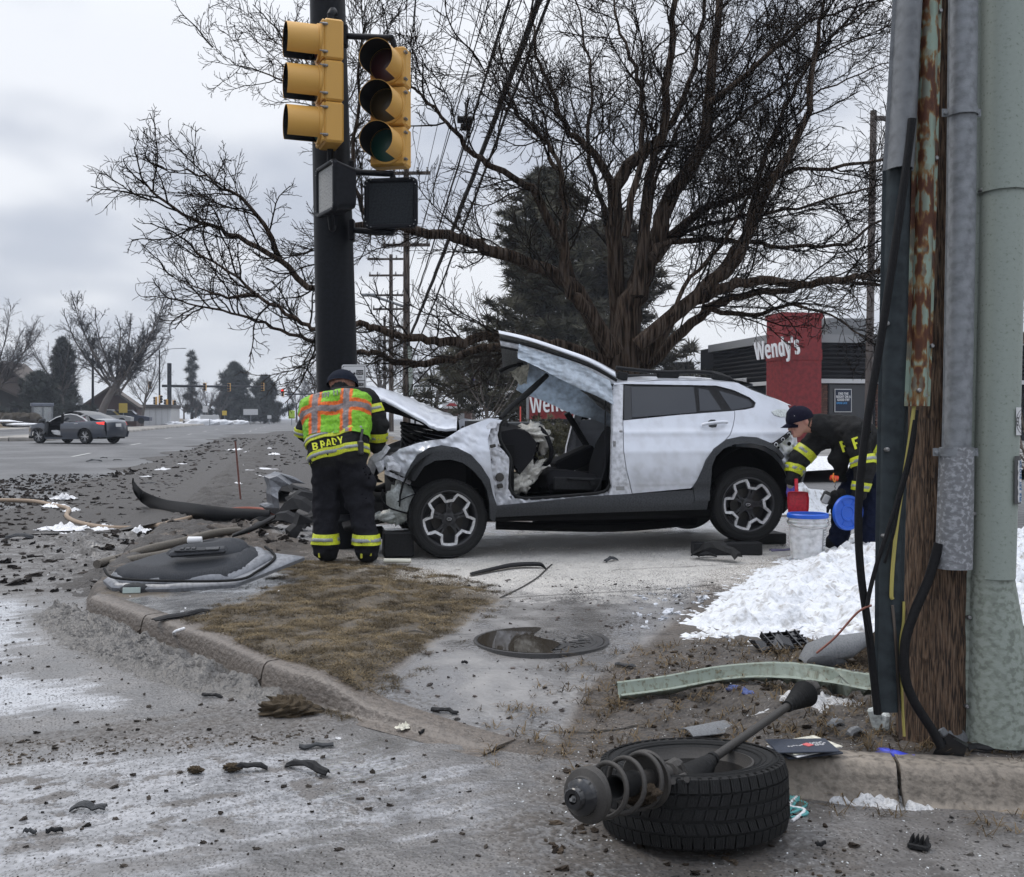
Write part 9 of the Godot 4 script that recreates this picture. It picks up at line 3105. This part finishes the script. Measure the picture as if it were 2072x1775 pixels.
func build_debris() -> void:
	var rng := RandomNumberGenerator.new()
	rng.seed = 77
	var b: Builder
	# the driver's door lying trim side up
	var at := on_ground(410, 1180)
	var o := thing("car_door", "torn-off car door lying with its grey trim side up on the wet slab", "car door", at, YAW + 0.10)
	o.rotation.z = 0.02; o.rotation.x = 0.27; o.scale = Vector3.ONE * 0.84; o.position.y += 0.02
	var plate := func(called: String, poly: Array, base: float, high: float, edge: float, m: Material, f: Callable) -> void:
		var p := outline(poly)
		var c := mb()
		c.shell(p, func(x, y): return base + high * pow(clampf(inside_by(p, x, y) / edge, 0.0, 1.0), 0.55) + f.call(x, y), 0.035, 0.03, Transform3D(Basis(v3(1, 0, 0), v3(0, 0, -1), v3(0, 1, 0)), Vector3.ZERO))
		obj(called, c, m, o)
	plate.call("outer_skin", [-0.86, -0.02, -0.74, -0.2, -0.5, -0.29, -0.2, -0.34, 0.35, -0.37, 0.55, -0.2, 0.9, 0.12, 0.66, 0.24, 0.45, 0.42, 0.1, 0.47, -0.2, 0.45, -0.6, 0.28, -0.78, 0.13], 0.09, 0.03, 0.05, M.silver_paint, func(x, y): return 0.06 * x)
	plate.call("inner_frame", [-0.80, 0.0, -0.68, -0.17, -0.45, -0.25, -0.2, -0.29, 0.32, -0.31, 0.46, -0.16, 0.62, 0.08, 0.50, 0.32, 0.2, 0.40, -0.2, 0.38, -0.56, 0.24], 0.12, 0.05, 0.05, M.silver_paint, func(x, y): return 0.06 * x + 0.006 * sin(x * 14.0))
	plate.call("trim_panel", [-0.78, 0.0, -0.66, -0.155, -0.45, -0.235, -0.2, -0.275, 0.28, -0.29, 0.40, -0.18, 0.52, 0.06, 0.46, 0.26, 0.3, 0.36, 0.1, 0.38, -0.25, 0.34, -0.53, 0.2], 0.14, 0.10, 0.12, M.trim_grey, func(x, y): return 0.06 * x - 0.035 * exp(-pow((y + 0.16) / 0.05, 2.0)) * smoothstep(0.3, 0.1, absf(x)))
	plate.call("upper_trim", [-0.36, 0.14, -0.28, 0.02, -0.1, -0.04, 0.2, -0.06, 0.36, 0.0, 0.42, 0.14, 0.36, 0.28, 0.1, 0.34, -0.2, 0.29], 0.21, 0.12, 0.15, M.trim_grey, func(x, y): return 0.06 * x - 0.06 * exp(-pow((x + 0.02) / 0.16, 4.0) - pow((y - 0.17) / 0.045, 4.0)))
	b = mb()
	b.box(v3(0.0, 0.315, 0.09), v3(0.50, 0.05, 0.11), Basis(v3(0, 0, 1), 0.05), 0.022)
	obj("armrest", b, M.trim_grey, o)
	b = mb()
	b.box(v3(-0.05, 0.345, 0.105), v3(0.30, 0.012, 0.07), Basis.IDENTITY, 0.005)
	obj("switch_plate", b, M.grey_plastic, o)
	b = mb()
	for k in 3: b.box(v3(-0.13 + 0.05 * k, 0.354, 0.105), v3(0.034, 0.014, 0.04), Basis.IDENTITY, 0.004)
	b.box(v3(0.13, 0.35, 0.115), v3(0.12, 0.012, 0.055), Basis.IDENTITY, 0.004)
	obj("window_switches", b, M.gloss_black, o).set_meta("kind", "stuff")
	b = mb()
	b.box(v3(-0.02, 0.285, -0.17), v3(0.28, 0.02, 0.08), Basis(Vector3.UP, 0.05), 0.01)
	obj("door_pocket", b, M.void, o)
	b = mb(); b.col = gray(0.62)
	b.lathe([v2(0, -0.07), v2(0.03, -0.07), v2(0.033, 0.05), v2(0.02, 0.06), v2(0, 0.06)], Transform3D(Basis(v3(0, 0, 1), PI / 2), v3(-0.08, 0.325, -0.165)), 14)
	tag(obj("paper_cup", b, M.plain), "white paper cup lying in the pocket of the torn-off door", "cup").transform = o.transform
	b = mb()
	b.tube(bezier([v3(-0.84, 0.15, 0.02), v3(-0.69, 0.15, 0.23), v3(-0.2, 0.15, 0.335), v3(0.35, 0.15, 0.36), v3(0.52, 0.16, 0.2), v3(0.64, 0.17, -0.08), v3(0.52, 0.17, -0.34)], 6), 0.012, 7)
	obj("door_seal", b, M.rubber, o)
	b = mb()
	b.lump(v3(-0.52, 0.045, 0.26), v3(0.14, 0.06, 0.07), smooth_noise(0.05, 2, 2), 0.15, 16)
	obj("wing_mirror", b, M.grey_plastic, o)
	b = mb(); b.col = Color(0.32, 0.38, 0.35)
	b.box(v3(-0.54, 0.07, 0.325), v3(0.15, 0.05, 0.01), Basis(Vector3.RIGHT, -0.5), 0.003)
	obj("mirror_glass", b, M.satin, o)
	# loops of hose, stakes, bumper skin
	hose("red-striped tan hose snaking from the left edge between the white rags", [[-30, 1012], [60, 1014], [105, 1022], [138, 1030], [135, 1045], [160, 1058], [215, 1068], [290, 1068], [360, 1055], [410, 1042], [430, 1034]], 0.032, M.hose_tan)
	hose("red hose length behind the black bumper strip", [[425, 1042], [480, 1031], [530, 1032], [560, 1042], [585, 1052]], 0.03, M.hose_red)
	hose("thick muddy hose leading to the torn-off door", [[196, 1142, 0.02], [240, 1130, 0.03], [300, 1112, 0.04], [370, 1096, 0.04], [430, 1080, 0.04], [485, 1074, 0.03]], 0.04, M.hose_mud)
	hose("second muddy hose end with a coupling, beside the torn-off door", [[225, 1140], [270, 1132], [320, 1124], [345, 1118]], 0.036, M.hose_mud)
	hose("thin pale cord curling over the corner curb", [[372, 1272], [352, 1280], [356, 1292], [346, 1306], [334, 1318], [336, 1334], [344, 1345]], 0.009, M.paper)
	hose("teal and white cord tangle beside the torn-off tyre", [[1592, 1600], [1628, 1572], [1637, 1590], [1600, 1612], [1632, 1628], [1596, 1646], [1620, 1608], [1590, 1628], [1634, 1645], [1600, 1655]], 0.006, M.teal)
	hose("white charging cable running out from under the tyre", [[1580, 1548, 0.05], [1605, 1572, 0.02], [1622, 1600], [1598, 1630], [1628, 1640], [1602, 1662]], 0.007, M.paper)
	for q in [[487, 1015, 476, 893, "thin rusty stake standing in the mud by the road"], [338, 1090, 503, 1078, "pink painted stake lying behind the torn-off door"]]:
		var p := on_ground(q[0], q[1]); var e := at_depth(q[2], q[3], (p - EYE).dot(ahead)) if q[3] < 1000 else on_ground(q[2], q[3], 0.05)
		b = mb()
		b.tube([Vector3.ZERO, e - p], 0.014, 6)
		tag(obj("stake", b, M.stake_pink if q[3] > 1000 else M.stake_dull), q[4], "stake").position = p
	var sweep := func(label: String, called: String, px: Array, w: float, m: Material) -> void:
		var rows := []
		var line := bezier(px.map(func(q): return on_ground(q[0], q[1], q[2])), 8)
		var o0: Vector3 = line[0]
		for k in line.size():
			var t := k / float(line.size() - 1)
			var ww := w * (0.7 + 0.5 * sin(PI * t))
			rows.append(pa([line[k] - o0, line[k] - o0 + v3(0, ww * 0.5, 0.06), line[k] - o0 + v3(0, ww, 0.0), line[k] - o0 + v3(0.01, ww * 0.95, -0.03), line[k] - o0 + v3(0.01, ww * 0.45, 0.03)]))
		var c := mb()
		c.loft(rows, true)
		tag(obj(called, c, m), label, "car part").position = o0
	sweep.call("long black bumper skin curving up at one end, lying across the mud", "bumper_skin", [[268, 985, 0.42], [272, 1000, 0.25], [290, 1020, 0.06], [330, 1040, 0.03], [390, 1052, 0.02], [460, 1056, 0.02], [545, 1054, 0.04]], 0.17, M.black_plastic)
	sweep.call("curved black trim strip rising towards the firefighter's leg", "trim_strip", [[470, 1088, 0.05], [505, 1078, 0.10], [530, 1066, 0.18], [556, 1050, 0.30]], 0.05, M.black_plastic)
	sweep.call("long black blade of trim lying on the wet walk below the front wheel", "trim_strip", [[950, 1165, 0.0], [1000, 1155, 0.005], [1040, 1148, 0.01], [1090, 1146, 0.01], [1102, 1152, 0.0]], 0.03, M.black_plastic)
	# crushed grey fender standing up behind the firefighter, black clutter round it
	b = shard(0.45, 0.5, 0.22, 5, 7)
	var fe := litter("fender_piece", "crumpled silver fender piece sticking up left of the firefighter's legs", "car part", 585, 1045, b, M.silver_paint, 0.2, 0.5)
	fe.rotation.z = 0.9
	var clutter := [[608, 1060, 0.55, 0.25, 0.16], [570, 1075, 0.6, 0.2, 0.1], [625, 1085, 0.4, 0.2, 0.14], [598, 1020, 0.35, 0.25, 0.3], [625, 1015, 0.3, 0.3, 0.36], [655, 1075, 0.5, 0.2, 0.12], [545, 1062, 0.4, 0.12, 0.05], [770, 1118, 0.3, 0.2, 0.12], [630, 1050, 0.5, 0.22, 0.22]]
	var said := ["black bracket half under the silver fender piece", "black beam end lying left of the firefighter's boots", "black splintered plastic behind the left boot", "black bent brace leaning on the silver fender piece", "upright black grille scrap beside the firefighter's thigh", "black crossmember between the firefighter's legs", "flat black scrap at the end of the bumper skin", "black plastic box crushed under the car's nose", "black duct behind the firefighter's left leg"]
	for k in clutter.size():
		var q: Array = clutter[k]
		b = shard(q[3], q[2], q[4], 20 + k, 5)
		var piece := litter("black_wreckage", said[k], "car part", q[0], q[1], b, M.engine if k % 2 else M.black_plastic, 0.01, rng.randf_range(-0.7, 0.7), "black wreckage at the car's nose")
		piece.rotation.z = [0.1, 0.05, 0.3, 1.1, 1.3, 0.0, 0.0, 0.1, 0.5][k]
	b = mb()
	b.box(v3(0, 0.12, 0), v3(0.26, 0.22, 0.2), Basis.IDENTITY, 0.012)
	litter("battery", "black car battery on the walk under the crushed nose, paper on top", "battery", 805, 1128, b, M.black_plastic, 0.0, 0.2)
	b = crumple(0.22, 0.14, 0.02, 4)
	litter("paper", "white paper lying on the battery under the crushed nose", "paper", 802, 1126, b, M.paper, 0.235, 0.3)
	b = mb(); b.col = Color(0.6, 0.58, 0.48)
	b.tube([v3(-0.13, 0.03, 0), v3(0.1, 0.03, 0.01)], 0.02, 8)
	litter("white_pipe", "short white plastic pipe right of the firefighter's boot", "pipe", 808, 1142, b, M.plain)
	# rags and papers
	var rags := [[130, 1013, 0.34, 0.22, "topmost rag heap on the hose"], [112, 1027, 0.5, 0.12, "rag just below the rag heap on the hose"], [145, 1036, 0.3, 0.08, "small rag inside the hose's bend"], [128, 1075, 0.62, 0.16, "large rag below the hose's bend"], [140, 1083, 0.25, 0.05, "scrap peeping out under the large rag"], [213, 1072, 0.5, 0.1, "pink-edged rag on the hose"], [283, 1082, 0.3, 0.18, "peaked rag nearest the torn-off door"], [330, 952, 0.35, 0.12, "lone rag in the lane beyond the bumper skin"], [296, 966, 0.22, 0.05, "flat scrap in the lane beyond the bumper skin"], [368, 940, 0.4, 0.04, "flat pale sheet in the lane"], [482, 983, 0.45, 0.10, "rag at the foot of the rusty stake"], [452, 992, 0.3, 0.06, "rag just left of the rusty stake's foot"], [510, 966, 0.6, 0.10, "wide rag behind the rusty stake"], [525, 952, 0.6, 0.10, "rag pair farther up the mud"], [500, 943, 0.35, 0.05, "thin rag near the farther pair"], [480, 912, 0.7, 0.16, "far rag behind the rusty stake's tip"], [520, 911, 0.5, 0.04, "far flat rag by the mud's edge"], [555, 921, 0.6, 0.10, "far rag nearest the firefighter"], [545, 909, 0.25, 0.1, "smallest far rag"], [505, 916, 0.3, 0.1, "rag between the far ones"]]
	for q in rags: litter("white_rag", "white %s" % q[4], "rag", q[0], q[1], crumple(q[2], q[2] * 0.6, q[3], int(q[0])), M.paper, 0.01, rng.randf() * 3.0, "white rags strewn over the mud")
	# scattered splinters of black plastic
	var bits := [[190, 935, 0.5, "curved dark scrap alone in the lanes"], [237, 932, 0.3, "blocky dark scrap alone in the lanes"], [210, 928, 0.25, "thin dark scrap between two others in the lanes"], [300, 980, 0.4, "thin black strip in the near lane"], [430, 1018, 0.5, "black splinter above the red hose"], [330, 1072, 0.3, "dark splinter under the hose's long bend"], [250, 1095, 0.3, "grey splinter by the muddy hose"], [60, 1010, 0.35, "dark scrap lying over the hose at the left"], [465, 1018, 0.35, "black jagged scrap by the stake's foot"], [40, 1092, 0.35, "dark lump on the mud at the left edge"], [870, 1268, 0.09, "grey square chip at the grass's edge"], [900, 1443, 0.17, "black ladder-like strip on the ramp crack"], [640, 1515, 0.18, "black curled strip in the wet gutter"], [622, 1562, 0.28, "long dark stick in the wet gutter"], [945, 1190, 0.07, "small black fin on the grass"], [650, 1290, 0.12, "black charred chunk on the grass"], [430, 1412, 0.14, "grey stick against the slush"], [372, 1250, 0.5, "long black strip lying on the edge of the wet slab"], [1235, 1137, 0.2, "thin black scrap before the car's sill"], [1430, 1128, 0.22, "black corner beside the rear wheel's beam"], [940, 1345, 0.05, "small dark chip on the wet ramp"], [1265, 1352, 0.14, "dark scrap right of the manhole"], [860, 1485, 0.09, "black clip below the ramp crack"], [1660, 1715, 0.05, "tiny dark chip on the road by the tyre"], [60, 1690, 0.07, "dark clump in the wet gutter at the left"], [110, 1688, 0.07, "second dark clump in the wet gutter at the left"], [500, 1560, 0.2, "muddy strip half sunk in the gutter"], [180, 1640, 0.16, "dark clod streak in the gutter"]]
	for k in bits.size():
		var q: Array = bits[k]
		litter("plastic_scrap", q[3], "scrap", q[0], q[1], shard(q[2] * rng.randf_range(0.12, 0.3), q[2] * 0.85, q[2] * rng.randf_range(0.02, 0.09), 100 + k, 6), M.black_plastic if k % 3 else M.grey_plastic, 0.002, rng.randf_range(-0.6, 0.9), "plastic scraps strewn about")
	b = crumple(0.07, 0.05, 0.05, 8)
	litter("cream_scrap", "cream coloured scrap on the curb by the ramp", "scrap", 818, 1478, b, M.cream, 0.01, 0.8)
	for q in [[585, 1442, 0.13, "matted turf clump against the curb's end"], [395, 1565, 0.03, "small turf clump in the wet gutter"], [470, 1560, 0.035, "second turf clump in the wet gutter"]]:
		b = mb()
		b.lump(Vector3.ZERO, v3(q[2], q[2] * 0.45, q[2] * 0.7), smooth_noise(0.12, 3, 5), 0.7, 26)
		litter("turf_clump", q[3], "turf", q[0], q[1], b, M.turf, 0.015)
	# beam and mudflap under the back wheel
	b = mb()
	b.box(v3(0, 0.055, 0), v3(0.62, 0.11, 0.14), Basis(Vector3.UP, 0.06), 0.006)
	litter("support_beam", "black squared beam lying under the raised rear wheel", "beam", 1470, 1122, b, M.black_plastic)
	b = mb()
	b.box(v3(0, 0.05, -0.1), v3(0.4, 0.10, 0.5), Basis(Vector3.UP, 0.2), 0.006)
	litter("rubber_block", "black block wedged beneath the rear tyre", "block", 1535, 1098, b, M.black_plastic)
	b = shard(0.2, 0.42, 0.08, 41, 7)
	litter("mud_flap", "torn black mud flap by the beam under the rear wheel", "mud flap", 1450, 1135, b, M.rubber, 0.03, -0.6)
	b = shard(0.06, 0.4, 0.01, 43, 6)
	litter("purple_strip", "dark purple strip in the snow in front of the bucket", "strip", 1600, 1132, b, M.purple_bit, 0.07, 0.25)
	# by the pole: tray, broken lamp head, bent green guard, trim, folder, glove
	o = thing("plastic_tray", "broken black ribbed plastic tray on the snow's edge", "car part", on_ground(1585, 1318), YAW + 0.35)
	o.rotation.x = 0.5
	b = shard(0.22, 0.34, 0.05, 51, 8)
	obj("shell", b, M.gloss_black, o)
	b = mb()
	for k in 5:
		b.box(v3(-0.12 + 0.055 * k, 0.07, 0), v3(0.008, 0.04, 0.16), Basis(Vector3.UP, 0.1), 0.002)
		b.box(v3(0, 0.068, -0.07 + 0.035 * k), v3(0.26, 0.03, 0.006), Basis.IDENTITY, 0.002)
	obj("ribs", b, M.gloss_black, o)
	o = thing("lamp_head", "broken dusty grey street lamp head lying behind the bent green guard", "lamp", on_ground(1690, 1350), YAW + 0.2)
	b = mb()
	var rows := []
	for q in [[-0.2, 0.02, 0.03, 0.05], [-0.14, 0.06, 0.075, 0.09], [-0.03, 0.08, 0.09, 0.11], [0.06, 0.09, 0.08, 0.10], [0.16, 0.13, 0.05, 0.06], [0.2, 0.16, 0.02, 0.03]]:
		var row := pa()
		for k in 18:
			var w := TAU * k / 18
			row.append(v3(q[0], q[1] + sin(w) * q[2] * (1.0 if sin(w) > 0 else 0.5), cos(w) * q[3]))
		rows.append(row)
	b.loft(rows, true)
	obj("hood", b, M.dusty_grey, o)
	b = mb()
	b.lump(v3(-0.08, 0.045, 0.06), v3(0.11, 0.05, 0.06), smooth_noise(0.05, 2, 2), 0.1, 14)
	obj("lens_bowl", b, M.grey_plastic, o)
	# bent channel of pale green steel
	var gline := bezier([on_ground(1252, 1405, 0.04), on_ground(1350, 1392, 0.05), on_ground(1460, 1372, 0.05), on_ground(1560, 1366, 0.07), on_ground(1650, 1372, 0.08), on_ground(1740, 1388, 0.09), on_ground(1806, 1398, 0.10)], 7)
	rows = []
	var cr := smooth_noise(0.9, 2, 66)
	for k in gline.size():
		var t := k / float(gline.size() - 1)
		var w := 0.045 + 0.045 * smoothstep(0.35, 0.7, t) * (1.0 + 0.5 * cr.get_noise_1d(k * 0.8))
		var p: Vector3 = gline[k] - gline[0]
		var j := cr.get_noise_1d(k * 1.1 + 40.0) * (0.015 + 0.05 * smoothstep(0.4, 0.65, t))
		rows.append(pa([p + v3(0, 0.03, -w), p + v3(0, 0.055, -w * 0.75), p + v3(0, 0.048, -w * 0.5), p + v3(0, -0.01 + j, -w * 0.15), p + v3(0, -0.015 - j, w * 0.5), p + v3(0, 0.01, w * 0.8), p + v3(0, 0.004, w * 1.05), p + v3(0, 0.0, w * 1.05), p + v3(0, -0.022 - j, w * 0.5), p + v3(0, -0.018 + j, -w * 0.15), p + v3(0, 0.04, -w * 0.5)]))
	b = mb()
	b.loft(rows, true)
	tag(obj("bent_guard", b, M.bent_green), "long bent pale green steel cable guard lying before the wooden pole", "cable guard").position = gline[0]
	b = mb()
	b.shell(outline([-0.13, -0.05, 0.12, -0.07, 0.13, 0.06, -0.11, 0.07]), func(x, y): return 0.03 - 5.0 * (y - 0.01) * (y - 0.01), 0.02, 0.004, Transform3D(Basis(v3(1, 0, 0), v3(0, 0, -1), v3(0, 1, 0)), Vector3.ZERO))
	litter("grey_trim", "curved grey trim piece behind the torn-off tyre", "car part", 1432, 1490, b, M.dusty_grey, 0.02, 0.55)
	o = thing("document_folder", "dark blue vinyl folder with papers slipping out, on the curb", "folder", on_ground(1620, 1522, 0.02), YAW + 0.30)
	for q in [["back_cover", 0.0, 0.0, M.folder_blue, 0.008], ["papers", 0.012, 0.06, M.paper, 0.006], ["yellow_sheet", 0.02, 0.04, M.cream, 0.003], ["front_cover", 0.028, -0.06, M.folder_blue, 0.008]]:
		block(o, q[0], v3(0.03 if q[0] != "front_cover" else 0.0, q[1], -0.02 if q[0] != "front_cover" else 0.01), v3(0.25, q[4], 0.17), q[3], Color(1, 1, 1), 0.003, Basis(Vector3.UP, q[2] * 4.0))
	b = mb(); b.col = Color(0.5, 0.10, 0.10)
	b.box(v3(0.02, 0.0335, 0.02), v3(0.034, 0.002, 0.034), Basis(Vector3.UP, 0.4), 0.0)
	obj("red_emblem", b, M.plain, o)
	b = mb(); b.col = gray(0.45)
	for q in [[0.065, 0.005, 0.05], [0.07, 0.02, 0.055], [0.065, 0.035, 0.035], [-0.035, 0.018, 0.06]]:
		for k in 6: b.box(v3(q[0] + (k / 5.0 - 0.5) * q[2], 0.0335, q[1] + 0.003 * sin(k * 2.0)), v3(0.006, 0.002, 0.008), Basis(Vector3.UP, 0.3 * k))
	obj("scuffed_print", b, M.plain, o).set_meta("kind", "stuff")
	for q in [[1838, 1540, M.nitrile, "blue disposable glove draped over the pale curb", 1.0], [1522, 1406, M.nitrile_dark, "dark blue glove scrap under the bent green guard", 0.8]]:
		var f := Flesh.new(); f.soft = 0.012
		hand_into(f, v3(-0.05, 0.012, 0), v3(1, 0, 0.35), v3(0, 1, 0.2), 1.0, 0.3, Color(1, 1, 1), Color(-1, 0, 0), 0.85 * q[4])
		f.bone(v3(-0.11, 0.012, -0.03), v3(-0.05, 0.012, 0.0), 0.02, 0.024)
		f.bone(v3(-0.11, 0.012, 0.02), v3(-0.05, 0.012, 0.0), 0.018, 0.024)
		b = mb()
		f.mesh_into(b, 0.004)
		for k in b.v.size(): b.v[k].y *= 0.55
		litter("disposable_glove", q[3], "glove", q[0], q[1], b, q[2], 0.012, -0.5)
	b = mb()
	b.box(v3(0, 0.05, 0), v3(0.10, 0.11, 0.015), Basis(Vector3.RIGHT, -0.35) * Basis(v3(0, 0, 1), 0.5), 0.003)
	litter("grey_corner", "grey plastic corner leaning at the foot of the pale green riser", "car part", 1930, 1512, b, M.dusty_grey, 0.0, 0.3)
	b = mb()
	b.extrude(outline([-0.055, 0.0, 0.06, 0.0, 0.075, 0.05, 0.0, 0.085, -0.03, 0.06]), -0.02, 0.02)
	litter("black_corner", "black plastic corner piece beside the grey one at the riser's foot", "car part", 1918, 1528, b, M.gloss_black, 0.0, -0.5)
	litter("black_strip", "flat black strip along the base of the pale green riser", "car part", 2030, 1523, shard(0.06, 0.30, 0.015, 61, 8), M.engine, 0.005, 0.03)
	b = mb()
	b.box(Vector3.ZERO, v3(0.07, 0.02, 0.05), Basis.IDENTITY, 0.004)
	for k in 4: b.extrude(outline([0, 0.0, 0.014, 0.0, 0.010, 0.028]), -0.02, 0.02, Transform3D(Basis.IDENTITY, v3(-0.032 + 0.016 * k, 0.008, 0)))
	litter("toothed_clip", "small black toothed clip lying on the road at the lower right", "clip", 1860, 1718, b, M.black_plastic, 0.012, -0.6)
	b = mb()
	b.box(v3(0, 0.05, 0), v3(0.045, 0.1, 0.035), Basis(v3(0, 0, 1), 0.3), 0.008)
	b.box(v3(0.04, 0.04, 0.01), v3(0.04, 0.08, 0.04), Basis(v3(0, 0, 1), -0.1), 0.012)
	litter("white_socket", "white plastic socket at the foot of the hanging black cable", "connector", 1772, 1478, b, M.milky, 0.0)
	b = mb()
	b.box(v3(0, 0.12, 0), v3(0.035, 0.24, 0.02), Basis(v3(0, 0, 1), -0.12), 0.003)
	litter("red_reflector", "dark red marker plate tucked against the wooden pole's foot", "marker", 1798, 1412, b, M.scoop_red, 0.0)
	for q in [[1690, 1475, "grey glass-like shard in the dirty snow by the pole"], [1730, 1490, "second grey shard by the dirty snow"]]:
		litter("grey_shard", q[2], "shard", q[0], q[1], shard(0.05, 0.09, 0.015, int(q[0]), 4), M.dusty_grey, 0.002, 0.5)

func v3(x: float, y: float, z: float) -> Vector3:
	return Vector3(x, y, z)

func v2(x: float, y: float) -> Vector2:
	return Vector2(x, y)

func pa(a := []) -> PackedVector3Array:
	return PackedVector3Array(a)

func mb() -> Builder:
	return Builder.new()
